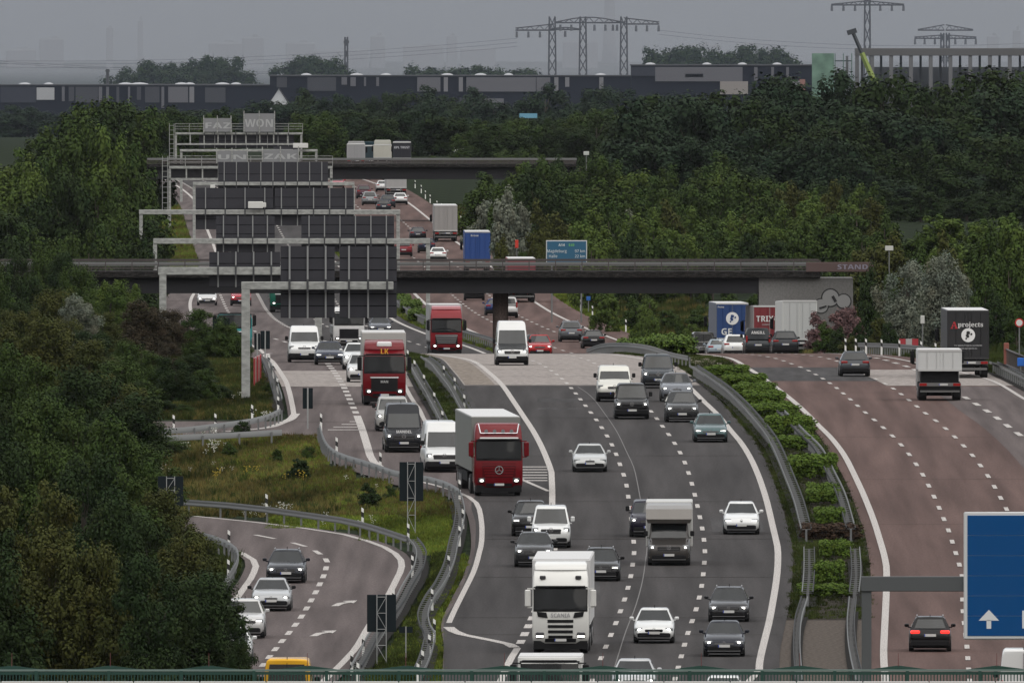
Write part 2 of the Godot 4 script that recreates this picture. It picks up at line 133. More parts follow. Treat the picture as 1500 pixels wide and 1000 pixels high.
const CURVES := {"MR": [[1298.24, 1307.02, 1320.28, 1354.29, 1383.37, 1416.64, 1450.35, 1480.13, 1501.54, 1534.03, 1571.2, 1600.05, 1634.65, 1670.04, 1701.2, 1739.78, 1771.04, 1809.1, 1874.33, 1931.32, 2000.0, 2100.0, 2250.0, 2429.09, 2540.45, 2648.03, 2870.0, 3050.0, 3290.0, 3500.0, 3730.0, 4050.0, 4400.0], [10.281, 10.585, 10.722, 11.21, 11.667, 12.138, 12.589, 12.914, 13.067, 13.11, 13.146, 13.101, 12.946, 12.628, 12.179, 11.676, 11.173, 10.685, 9.854, 8.987, 6.9, 5.1, 1.2, -2.826, -7.388, -10.426, -13.9, -16.8, -20.5, -23.5, -27.0, -34.0, -45.0]], "D2": [[1294.88, 1310.31, 1329.89, 1366.78, 1403.07, 1437.7, 1474.77, 1491.85, 1528.58, 1564.62, 1600.05, 1638.21, 1674.08, 1710.45, 1746.88, 1823.39, 1877.48, 1933.41, 2000.0, 2100.0, 2250.0, 2429.09, 2540.45, 2648.03, 2870.0, 3050.0, 3290.0, 3500.0, 3730.0, 4050.0, 4400.0], [6.923, 7.123, 7.378, 7.889, 8.475, 8.941, 9.304, 9.445, 9.541, 9.521, 9.45, 9.272, 8.913, 8.418, 7.933, 6.731, 5.88, 5.061, 3.5, 1.7, -2.2, -6.226, -10.788, -13.826, -17.3, -20.2, -23.9, -26.9, -30.4, -37.4, -48.4]], "D1": [[1289.31, 1326.67, 1363.7, 1399.97, 1435.57, 1471.57, 1501.54, 1543.85, 1597.81, 1634.65, 1671.39, 1707.36, 1743.32, 1778.85, 1816.08, 1853.03, 1887.35, 1925.08, 2000.0, 2100.0, 2250.0, 2429.09, 2540.45, 2648.03, 2870.0, 3050.0, 3290.0, 3500.0, 3730.0, 4050.0, 4400.0], [3.375, 3.858, 4.424, 4.98, 5.46, 5.827, 6.013, 6.044, 6.005, 5.778, 5.459, 5.004, 4.485, 3.98, 3.494, 2.985, 2.407, 1.68, -0.2, -1.9, -5.7, -9.626, -14.188, -17.226, -20.7, -23.6, -27.3, -30.3, -33.8, -40.8, -51.8]], "ML": [[1294.88, 1311.41, 1326.67, 1343.81, 1377.16, 1427.13, 1474.77, 1512.31, 1566.81, 1588.88, 1618.21, 1637.02, 1670.04, 1701.2, 1729.73, 1772.98, 1823.39, 1877.48, 1935.51, 2000.0, 2100.0, 2250.0, 2429.09, 2540.45, 2648.03, 2870.0, 3050.0, 3290.0, 3500.0, 3730.0, 4050.0, 4400.0], [-0.435, -0.264, -0.059, 0.241, 0.739, 1.437, 1.914, 2.098, 2.068, 2.097, 2.1, 1.941, 1.569, 1.142, 0.697, 0.079, -0.571, -1.428, -2.425, -4.6, -6.3, -9.6, -13.026, -17.588, -20.626, -24.1, -27.0, -30.7, -33.7, -37.2, -44.2, -55.2]], "RR": [[1587.77, 1606.82, 1633.46, 1666.02, 1719.81, 1750.47, 1776.89, 1811.42, 1871.19, 1923.0, 2000.0, 2100.0, 2250.0, 2429.09, 2540.45, 2648.03, 2870.0, 3050.0, 3290.0, 3500.0, 3730.0, 4050.0, 4400.0], [1.989, 0.611, -1.279, -3.168, -4.886, -5.326, -5.804, -6.281, -6.991, -7.658, -8.6, -9.0, -10.6, -13.326, -17.888, -20.926, -24.4, -27.3, -31.0, -34.0, -37.5, -44.5, -55.5]], "RD": [[1544.93, 1604.56, 1644.34, 1667.36, 1704.27, 1738.09, 1765.23, 1802.17, 1838.87, 1884.01, 1919.0, 2000.0, 2100.0, 2250.0, 2429.09, 2540.45, 2648.03, 2870.0, 3050.0, 3290.0, 3500.0, 3730.0, 4050.0, 4400.0], [-3.802, -5.743, -7.578, -7.908, -8.388, -8.865, -9.28, -9.797, -10.326, -11.001, -11.548, -12.5, -12.9, -14.2, -16.526, -21.088, -24.126, -27.6, -30.5, -34.2, -37.2, -40.7, -47.7, -58.7]], "RLe": [[1686.64, 1704.27, 1729.73, 1750.47, 1797.75, 1836.27, 1880.68, 1931.32, 2000.0, 2100.0, 2250.0, 2429.09, 2540.45, 2648.03, 2870.0, 3050.0, 3290.0, 3500.0, 3730.0, 4050.0, 4400.0], [-10.565, -11.819, -12.344, -12.57, -13.111, -13.597, -14.305, -15.122, -16.2, -16.6, -17.7, -20.026, -24.588, -27.626, -29.793, -29.333, -32.1, -35.1, -38.6, -45.6, -56.6]], "RLp": [[1305.92, 1349.03, 1380.3, 1416.64, 1458.87, 1501.54, 1534.03, 1566.81, 1578.93, 1589.99, 1598.93, 1611.36, 1620.52, 1631.09, 1653.09, 1678.14, 1696.76, 1721.45, 1757.67, 1806.79, 1855.91, 1919.0, 2000.0, 2100.0, 2250.0, 2429.09, 2540.45, 2648.03, 2870.0, 3050.0, 3290.0, 3500.0, 3730.0, 4050.0, 4400.0], [-2.98, -3.018, -3.211, -2.852, -2.285, -2.015, -2.128, -2.559, -3.179, -4.126, -6.009, -7.21, -8.193, -9.195, -10.022, -10.474, -11.388, -12.555, -12.976, -13.581, -14.283, -15.197, -17.4, -18.0, -19.5, -22.626, -27.188, -30.226, -32.3, -31.6, -34.3, -37.3, -40.8, -47.8, -58.8]], "MLp": [[1305.92, 1349.03, 1383.37, 1416.64, 1458.87, 1501.54, 1534.03, 1566.81, 1586.66, 1605.69, 1622.86, 1637.02, 1672.73, 1739.78, 1823.39, 1897.44, 1955.57, 2000.0, 2100.0, 2250.0, 2429.09, 2540.45, 2648.03, 2870.0, 3050.0, 3290.0, 3500.0, 3730.0, 4050.0, 4400.0], [-2.922, -3.018, -3.095, -2.599, -2.121, -1.814, -1.819, -2.103, -1.775, -0.359, 0.508, 0.256, -0.561, -1.79, -2.855, -3.82, -4.55, -5.6, -7.1, -10.0, -13.126, -17.688, -20.726, -24.2, -27.1, -30.8, -33.8, -37.3, -44.3, -55.3]], "MRp": [[1298.24, 1337.46, 1366.78, 1406.18, 1458.87, 1501.54, 1549.29, 1597.81, 1672.73, 1723.1, 1765.23, 1816.08, 1880.68, 1939.71, 2000.0, 2100.0, 2250.0, 2429.09, 2540.45, 2648.03, 2870.0, 3050.0, 3290.0, 3500.0, 3730.0, 4050.0, 4400.0], [11.385, 11.759, 12.17, 12.772, 13.414, 13.806, 13.864, 13.798, 13.397, 12.721, 12.242, 11.538, 10.729, 9.764, 8.0, 6.2, 2.2, -1.926, -6.488, -9.526, -13.0, -15.9, -19.6, -22.6, -26.1, -33.1, -44.1]], "TL": [[1298.24, 1333.13, 1364.72, 1406.18, 1437.7, 1475.84, 1501.54, 1549.29, 1582.24, 1611.36, 1644.34, 1680.9, 1710.45, 1754.06, 1811.42, 1861.82, 1908.09, 1955.57, 2000.0, 2100.0, 2250.0, 2502.92, 2580.03, 2686.4, 2799.71, 3141.21, 3294.35, 3477.39, 3709.28, 4050.0, 4400.0], [15.887, 16.254, 16.67, 17.239, 17.658, 18.093, 18.207, 18.3, 18.265, 18.168, 18.025, 17.674, 17.219, 16.638, 15.804, 15.161, 14.599, 14.087, 13.1, 11.2, 7.0, -1.913, -4.082, -6.474, -8.321, -13.011, -15.359, -18.291, -22.481, -29.2, -40.2]], "TLp": [[1298.24, 1395.78, 1458.87, 1501.54, 1534.03, 1588.88, 1634.65, 1689.52, 1739.78, 1797.75, 1855.91, 1908.09, 1961.31, 2000.0, 2100.0, 2250.0, 2502.92, 2580.03, 2686.4, 2799.71, 3141.21, 3294.35, 3477.39, 3709.28, 4050.0, 4400.0], [15.306, 16.456, 17.167, 17.501, 17.64, 17.63, 17.407, 17.009, 16.347, 15.484, 14.739, 14.087, 13.602, 12.3, 10.4, 6.2, -2.713, -4.882, -7.274, -9.121, -13.811, -16.159, -19.091, -23.281, -30.0, -41.0]], "T1": [[1298.24, 1307.02, 1346.93, 1406.18, 1459.95, 1496.15, 1531.84, 1567.9, 1604.56, 1640.62, 1676.79, 1713.56, 1746.88, 1785.05, 1823.39, 1861.82, 1894.07, 1923.0, 1952.9, 2000.0, 2100.0, 2250.0, 2502.92, 2580.03, 2686.4, 2799.71, 3141.21, 3294.35, 3477.39, 3709.28, 4050.0, 4400.0], [19.488, 19.591, 20.099, 20.794, 21.524, 21.723, 21.864, 21.888, 21.825, 21.618, 21.232, 20.662, 20.126, 19.648, 19.213, 18.701, 18.22, 17.595, 17.039, 16.1, 14.3, 10.2, 1.487, -0.682, -3.074, -4.921, -9.611, -11.959, -14.891, -19.081, -25.8, -36.8]], "T2": [[1300.47, 1354.29, 1416.64, 1480.13, 1523.16, 1564.62, 1601.18, 1638.21, 1672.73, 1710.45, 1743.32, 1780.86, 1818.42, 1853.03, 1897.44, 1944.92, 2000.0, 2100.0, 2250.0, 2502.92, 2580.03, 2686.4, 2799.71, 3141.21, 3294.35, 3477.39, 3709.28, 4050.0, 4400.0], [22.693, 23.571, 24.403, 25.0, 25.216, 25.307, 25.253, 25.031, 24.661, 24.145, 23.556, 23.068, 22.578, 21.971, 21.224, 20.537, 19.4, 17.6, 13.5, 4.887, 2.718, 0.326, -1.521, -6.211, -8.559, -11.491, -15.681, -22.4, -33.4]], "T3": [[1300.47, 1395.78, 1501.54, 1600.05, 1666.02, 1690.96, 1743.32, 1802.17, 1858.8, 1892.38, 1935.51, 2000.0, 2100.0, 2250.0, 2502.92, 2580.03, 2686.4, 2799.71, 3141.21, 3294.35, 3477.39, 3709.28, 4050.0, 4400.0], [26.039, 27.791, 29.057, 29.352, 28.699, 28.145, 27.261, 26.206, 25.366, 24.978, 24.031, 22.7, 20.9, 16.9, 8.287, 6.118, 3.726, 1.879, -2.811, -5.159, -8.091, -12.281, -19.0, -30.0]], "T4": [[1300.47, 1437.7, 1555.86, 1672.73, 1738.09, 1780.86, 1841.6, 1884.01, 1920.94, 2000.0, 2100.0, 2250.0, 2502.92, 2580.03, 2686.4, 2799.71, 3141.21, 3294.35, 3477.39, 3709.28, 4050.0, 4400.0], [29.384, 31.842, 32.718, 31.808, 30.718, 29.88, 29.004, 27.396, 25.784, 23.6, 21.6, 17.3, 8.487, 6.318, 3.926, 2.079, -2.611, -4.959, -7.891, -12.081, -18.8, -29.8]], "TRp": [[1300.47, 1437.7, 1555.86, 1672.73, 1738.09, 1780.86, 1841.6, 1884.01, 1920.94, 2000.0, 2100.0, 2250.0, 2502.92, 2580.03, 2686.4, 2799.71, 3141.21, 3294.35, 3477.39, 3709.28, 4050.0, 4400.0], [30.984, 33.442, 34.318, 33.408, 32.318, 31.48, 30.604, 28.996, 27.384, 25.2, 23.2, 18.9, 10.887, 8.718, 6.326, 4.479, -0.211, -2.559, -5.491, -9.681, -16.4, -27.4]], "LO": [[1312.52, 1326.67, 1345.89, 1370.91, 1431.34, 1448.24, 1461.0, 1473.7, 1484.37, 1497.23, 1509.06, 1521.01, 1530.75, 1536.22, 1541.15, 1544.93, 1549.83, 1558.07], [-7.546, -7.242, -6.865, -6.563, -5.7, -5.508, -5.36, -5.308, -5.512, -6.096, -7.09, -8.507, -10.616, -12.029, -13.446, -14.862, -16.296, -19.171]], "LOp": [[1312.52, 1326.67, 1345.89, 1370.91, 1431.34, 1448.24, 1461.0, 1473.7, 1484.37, 1497.23, 1509.06, 1521.01, 1530.75, 1536.22, 1541.15, 1544.93, 1549.83, 1558.07], [-6.996, -6.692, -6.315, -6.013, -5.15, -4.958, -4.81, -4.758, -4.962, -5.546, -6.54, -7.957, -10.066, -11.479, -12.896, -14.312, -15.746, -18.621]], "LI": [[1278.27, 1316.95, 1359.59, 1410.35, 1437.7, 1456.73, 1471.57, 1485.44, 1491.85, 1502.61], [-14.155, -13.7, -13.383, -12.936, -12.608, -12.384, -12.345, -12.827, -13.316, -14.287]], "LD": [[1318.06, 1342.77, 1366.78, 1390.58, 1414.54, 1437.7, 1462.05, 1474.77, 1487.57, 1500.47, 1511.22, 1522.09, 1529.66], [-10.763, -10.424, -10.029, -9.644, -9.367, -9.134, -8.962, -8.941, -9.318, -10.137, -11.495, -13.348, -15.399]], "LIp": [[1278.27, 1316.95, 1359.59, 1410.35, 1437.7, 1456.73, 1473.7, 1487.57, 1497.23, 1511.22, 1524.24, 1536.22, 1900.0], [-14.727, -14.289, -13.93, -13.504, -13.123, -12.905, -12.858, -13.312, -13.9, -15.214, -17.391, -29.775, -35.879]], "out": [[1000.0, 3000.0], [-20.779, -54.336]], "LE": [[1381.32, 1402.03, 1431.34, 1467.32, 1495.07, 1506.9, 1523.16, 1555.86, 1572.3, 1583.35, 1597.81, 1611.36], [-2.874, -2.635, -2.241, -1.773, -1.572, -1.5, -1.499, -1.636, -1.899, -2.48, -3.932, -5.768]], "LT": [[1344.85, 1350.6, 1355.87, 1362.16, 1366.78, 1376.11], [0.12, -0.181, -0.91, -1.828, -2.446, -2.863]], "EB": [[1698.22, 1702.73, 1708.13, 1717.46, 1727.24, 1739.78], [-15.956, -14.475, -13.527, -12.987, -12.52, -12.338]], "SE": [[1305.92, 1366.78, 1410.35, 1450.35, 1480.13, 1501.54, 1534.03, 1577.82, 1622.86, 1659.4, 1693.86, 1741.54, 1789.27, 1820.83], [4.324, 5.076, 5.742, 6.23, 6.49, 6.651, 6.692, 6.636, 6.535, 6.2, 5.874, 5.26, 4.603, 3.87]]}
const MARKERS := [
	["from the bottom along the outer loop rail", [[-6.48, 517.93], [-6.84, 498.47], [-6.48, 471.53], [-5.45, 399.57], [-4.75, 346.86], [-5.12, 295.57], [-7.5, 270.12], [-12.5, 247.84]]],
	["from the bottom along the wedge guardrail", [[-3.95, 519.06], [-3.82, 497.35], [-3.6, 471.53], [-3.45, 446.44], [-3.67, 399.57], [-3.02, 346.86], [-2.58, 299.95], [-2.46, 272.34], [-2.71, 224.32], [-7.0, 178.45], [-9.48, 151.49], [-10.63, 103.04]]],
	["from the bottom inside the loop bend", [[-13.46, 353.36], [-13.87, 306.57]]],
	["from the right along the exit guardrail", [[-13.33, 62.31], [-14.64, 82.61], [-16.51, 103.04], [-18.8, 106.02]]],
	["from the bottom left of the collector road", [[-13.78, 9.61], [-14.47, -48.25], [-15.03, -86.8]]],
	["from the bottom on the separator strip's left rail", [[-3.89, 96.91], [-4.46, 51.46], [-5.2, -1.46], [-5.94, -57.21], [-6.53, -108.48]]],
	["from the bottom on the separator strip's right rail", [[-2.73, 56.96], [-3.37, 7.42], [-4.1, -34.04]]],
	["from the black trailer along the crest guardrail", [[27.16, -155.0], [26.51, -175.0], [25.35, -195.0], [24.43, -215.0], [23.69, -240.0], [23.23, -260.0], [22.81, -285.0]]],
	["from the right along the verge below the overpass", [[9.53, -750.82], [8.29, -808.34], [7.02, -858.04], [6.12, -909.72], [5.54, -950.78]]],
	["from the right beyond the median crest bushes", [[13.37, -610.0], [10.86, -640.0]]],
	["along the far verge beyond the blue trailer", [[0.42, -1330.14], [-0.86, -1412.07], [-1.53, -1457.65], [-2.13, -1487.99], [-4.63, -1651.01], [-5.31, -1689.33], [-5.91, -1720.85], [-8.38, -1836.34], [-9.02, -1863.68], [-10.01, -1930.28], [-10.74, -1981.06], [-11.48, -2058.17], [-12.49, -2131.94]]],
]
const GANTRIES := [
	{"l": "nearest gantry, pale arm on one tall post carrying two big dark sign backs", "z": 21.0, "x0": -15.8, "x1": -6.92, "y": 10.74, "h": 0.46, "posts": [-15.54], "signs": [[-13.51, -10.35, 8.86, 13.04, 3, 6], [-10.07, -6.73, 8.86, 13.04, 3, 6]], "pw": 0.5},
	{"l": "second gantry, weathered pale beam with a wide post and four-bay sign back", "z": -350.0, "x0": -24.96, "x1": -13.47, "y": 8.8, "h": 0.55, "posts": [-24.63, -13.66], "signs": [[-21.36, -16.35, 7.68, 10.14, 4, 3]], "pw": 0.5},
	{"l": "third gantry, long thin pale beam reaching from the embankment to the median post", "z": -914.0, "x0": -31.94, "x1": -7.29, "y": 7.21, "h": 0.48, "posts": [-31.78, -7.47], "signs": [[-26.35, -21.13, 6.24, 9.46, 4, 4], [-18.76, -10.5, 6.24, 9.46, 6, 4]], "pw": 0.36},
	{"l": "fourth gantry, pale beam with a stub at its left end", "z": -1150.0, "x0": -36.1, "x1": -10.82, "y": 8.47, "h": 0.46, "posts": [-35.9, -11.02], "signs": [[-30.62, -22.97, 6.79, 10.81, 4, 4], [-23.1, -15.31, 7.18, 10.81, 5, 4]], "pw": 0.34, "cam": [[-24.81, 9.16, 1.45, 0.66], [-23.96, 9.16, 0.33, 0.46]]},
	{"l": "fifth gantry, pale portal with a slim right post and seven-bay sign", "z": -1530.0, "x0": -34.86, "x1": -17.21, "y": 9.43, "h": 0.38, "posts": [-34.72, -17.32], "signs": [[-32.11, -20.11, 7.87, 11.81, 9, 3]], "pw": 0.32, "cam": [[-32.7, 9.13, 0.52, 0.37]]},
	{"l": "sixth gantry, truss with walkway rail and two painted display boards above", "z": -1680.0, "x0": -39.16, "x1": -20.48, "y": 10.59, "h": 0.31, "posts": [-39.08, -20.63], "signs": [[-32.7, -21.8, 9.27, 10.36, 6, 1]], "truss": 9.27, "pw": 0.3, "graf": [[-33.71, -30.21, 11.22, 12.47, "UN"], [-28.49, -24.37, 11.22, 12.62, "ZAK"]]},
	{"l": "seventh gantry, thin pale portal between the two truss gantries", "z": -1945.0, "x0": -40.8, "x1": -23.88, "y": 11.57, "h": 0.29, "posts": [-40.63, -24.05], "signs": [[-29.32, -25.97, 11.43, 12.1, 2, 1]], "pw": 0.3, "cam": [[-25.97, 12.18, 1.84, 0.59]]},
	{"l": "farthest gantry, truss with two painted display boards on top", "z": -2180.0, "x0": -43.98, "x1": -27.33, "y": 12.94, "h": 0.27, "posts": [-43.9, -27.51], "signs": [[-40.87, -28.49, 11.02, 12.98, 9, 2]], "truss": 11.56, "pw": 0.28, "graf": [[-40.25, -36.68, 13.16, 14.94, "FAZ"], [-34.99, -30.99, 13.16, 15.56, "WON"]]},
]
const SIGNS := [
	{"l": "dark sign back on a lattice post at the wedge's widest part", "x": -5.02, "z": 278.99, "w": 1.19, "y0": 2.07, "y1": 4.02, "lattice": true},
	{"l": "dark sign back on a lattice post low in the wedge near the loop arrows", "x": -5.65, "z": 479.72, "w": 1.26, "y0": -0.56, "y1": 1.05, "lattice": true},
	{"l": "dark sign back half hidden by the trees beside the meadow guardrail", "x": -17.12, "z": 271.42, "w": 1.27, "y0": 1.71, "y1": 3.2, "lattice": true},
	{"l": "slim dark sign on one post in front of the collector road", "x": -11.42, "z": 95.73, "w": 0.57, "y0": 4.47, "y1": 5.63, "lattice": false},
	{"l": "small dark sign of a pair beside the white gantry post", "x": -16.59, "z": -185.0, "w": 0.4, "y0": 4.93, "y1": 5.99, "lattice": false},
	{"l": "taller dark sign of a pair beside the white gantry post", "x": -15.87, "z": -160.0, "w": 0.61, "y0": 5.22, "y1": 6.39, "lattice": false},
	{"l": "dark green sign behind the round bush left of the gantry post", "x": -20.04, "z": -300.0, "w": 1.17, "y0": 4.94, "y1": 5.93, "lattice": false},
]
const SMALL_SIGN := [-4.62, 473.33]
const BLUE := [4.69, -820.0, 3.52, 5.89, 7.89]
const MISC := [
	{"l": "small red upright sign on the verge beyond the overpass", "x": 0.45, "z": -1100.0, "y0": 5.34, "y1": 6.09, "w": 0.32, "c": [0.5, 0.03, 0.015]},
	{"l": "small white board on a tall post above the bridge end", "x": 29.94, "z": -620.0, "y0": 8.38, "y1": 8.76, "w": 0.65, "c": [0.5, 0.5, 0.47]},
	{"l": "tiny pale board standing out of the far bushes", "x": 8.53, "z": -1700.0, "y0": 11.92, "y1": 12.35, "w": 0.63, "c": [0.45, 0.47, 0.45]},
	{"l": "round white sign with a red rim at the right edge", "x": 31.62, "z": -100.0, "y0": 7.19, "y1": 7.74, "w": 0.55, "c": [0.45, 0.02, 0.02], "round": true},
	{"l": "small blue sign on the brown bridge railing", "x": 30.87, "z": -50.0, "y0": 5.3, "y1": 5.8, "w": 0.41, "c": [0.01, 0.12, 0.5]},
	{"l": "tiny blue sign in the verge bushes under the overpass", "x": 6.77, "z": -900.0, "y0": 2.05, "y1": 2.41, "w": 0.36, "c": [0.01, 0.1, 0.35]},
	{"l": "pale rectangular sign plate low beside the crest guardrail", "x": 27.74, "z": -260.0, "y0": 5.92, "y1": 6.47, "w": 0.28, "c": [0.5, 0.5, 0.48]},
	{"l": "far pair of blue boards in front of the wood", "x": 2.68, "z": -3200.0, "y0": 12.36, "y1": 13.14, "w": 2.91, "c": [0.12, 0.3, 0.42]},
]
const WARN := [-15.4, -20.83]
const WARN2 := [26.43, -230.0]
const OVERPASSES := [{"l": "long grey overpass with brown railings crossing the whole motorway", "z": -550.0, "x0": -41.53, "x1": 23.76, "deck": 7.28, "rail": 0.82, "mid": 6.76, "low": 5.57, "piers": [-0.89], "pr": 0.6}, {"l": "distant low overpass carrying trucks behind the gantries", "z": -1750.0, "x0": -42.49, "x1": 7.54, "deck": 10.7, "rail": 0.44, "mid": 10.31, "low": 8.92, "piers": [], "pr": 0.6}]
const ABUT := [19.03, 26.29]
const RAILR := [30.65, -90.0, 32.44, 10.0]
const FRONT := {"z": 675.0, "x0": 12.89, "x3": 28.94, "x1": 16.67, "x2": 27.68, "by0": 4.71, "by1": 5.26, "y0": 2.94, "y1": 7.65, "ax": 17.6, "ay": 3.66, "tx": 19.08}
const NEARB := {"z": 850.0, "top": 5.38, "kerb": 5.13, "px": -17.15, "ps": 2.27, "gx": -18.72, "gs": 3.08}
const ORD := ["first", "second", "third", "fourth", "fifth", "sixth", "seventh", "eighth", "ninth", "tenth", "eleventh", "twelfth", "thirteenth", "fourteenth", "fifteenth", "sixteenth", "seventeenth", "eighteenth", "nineteenth"]
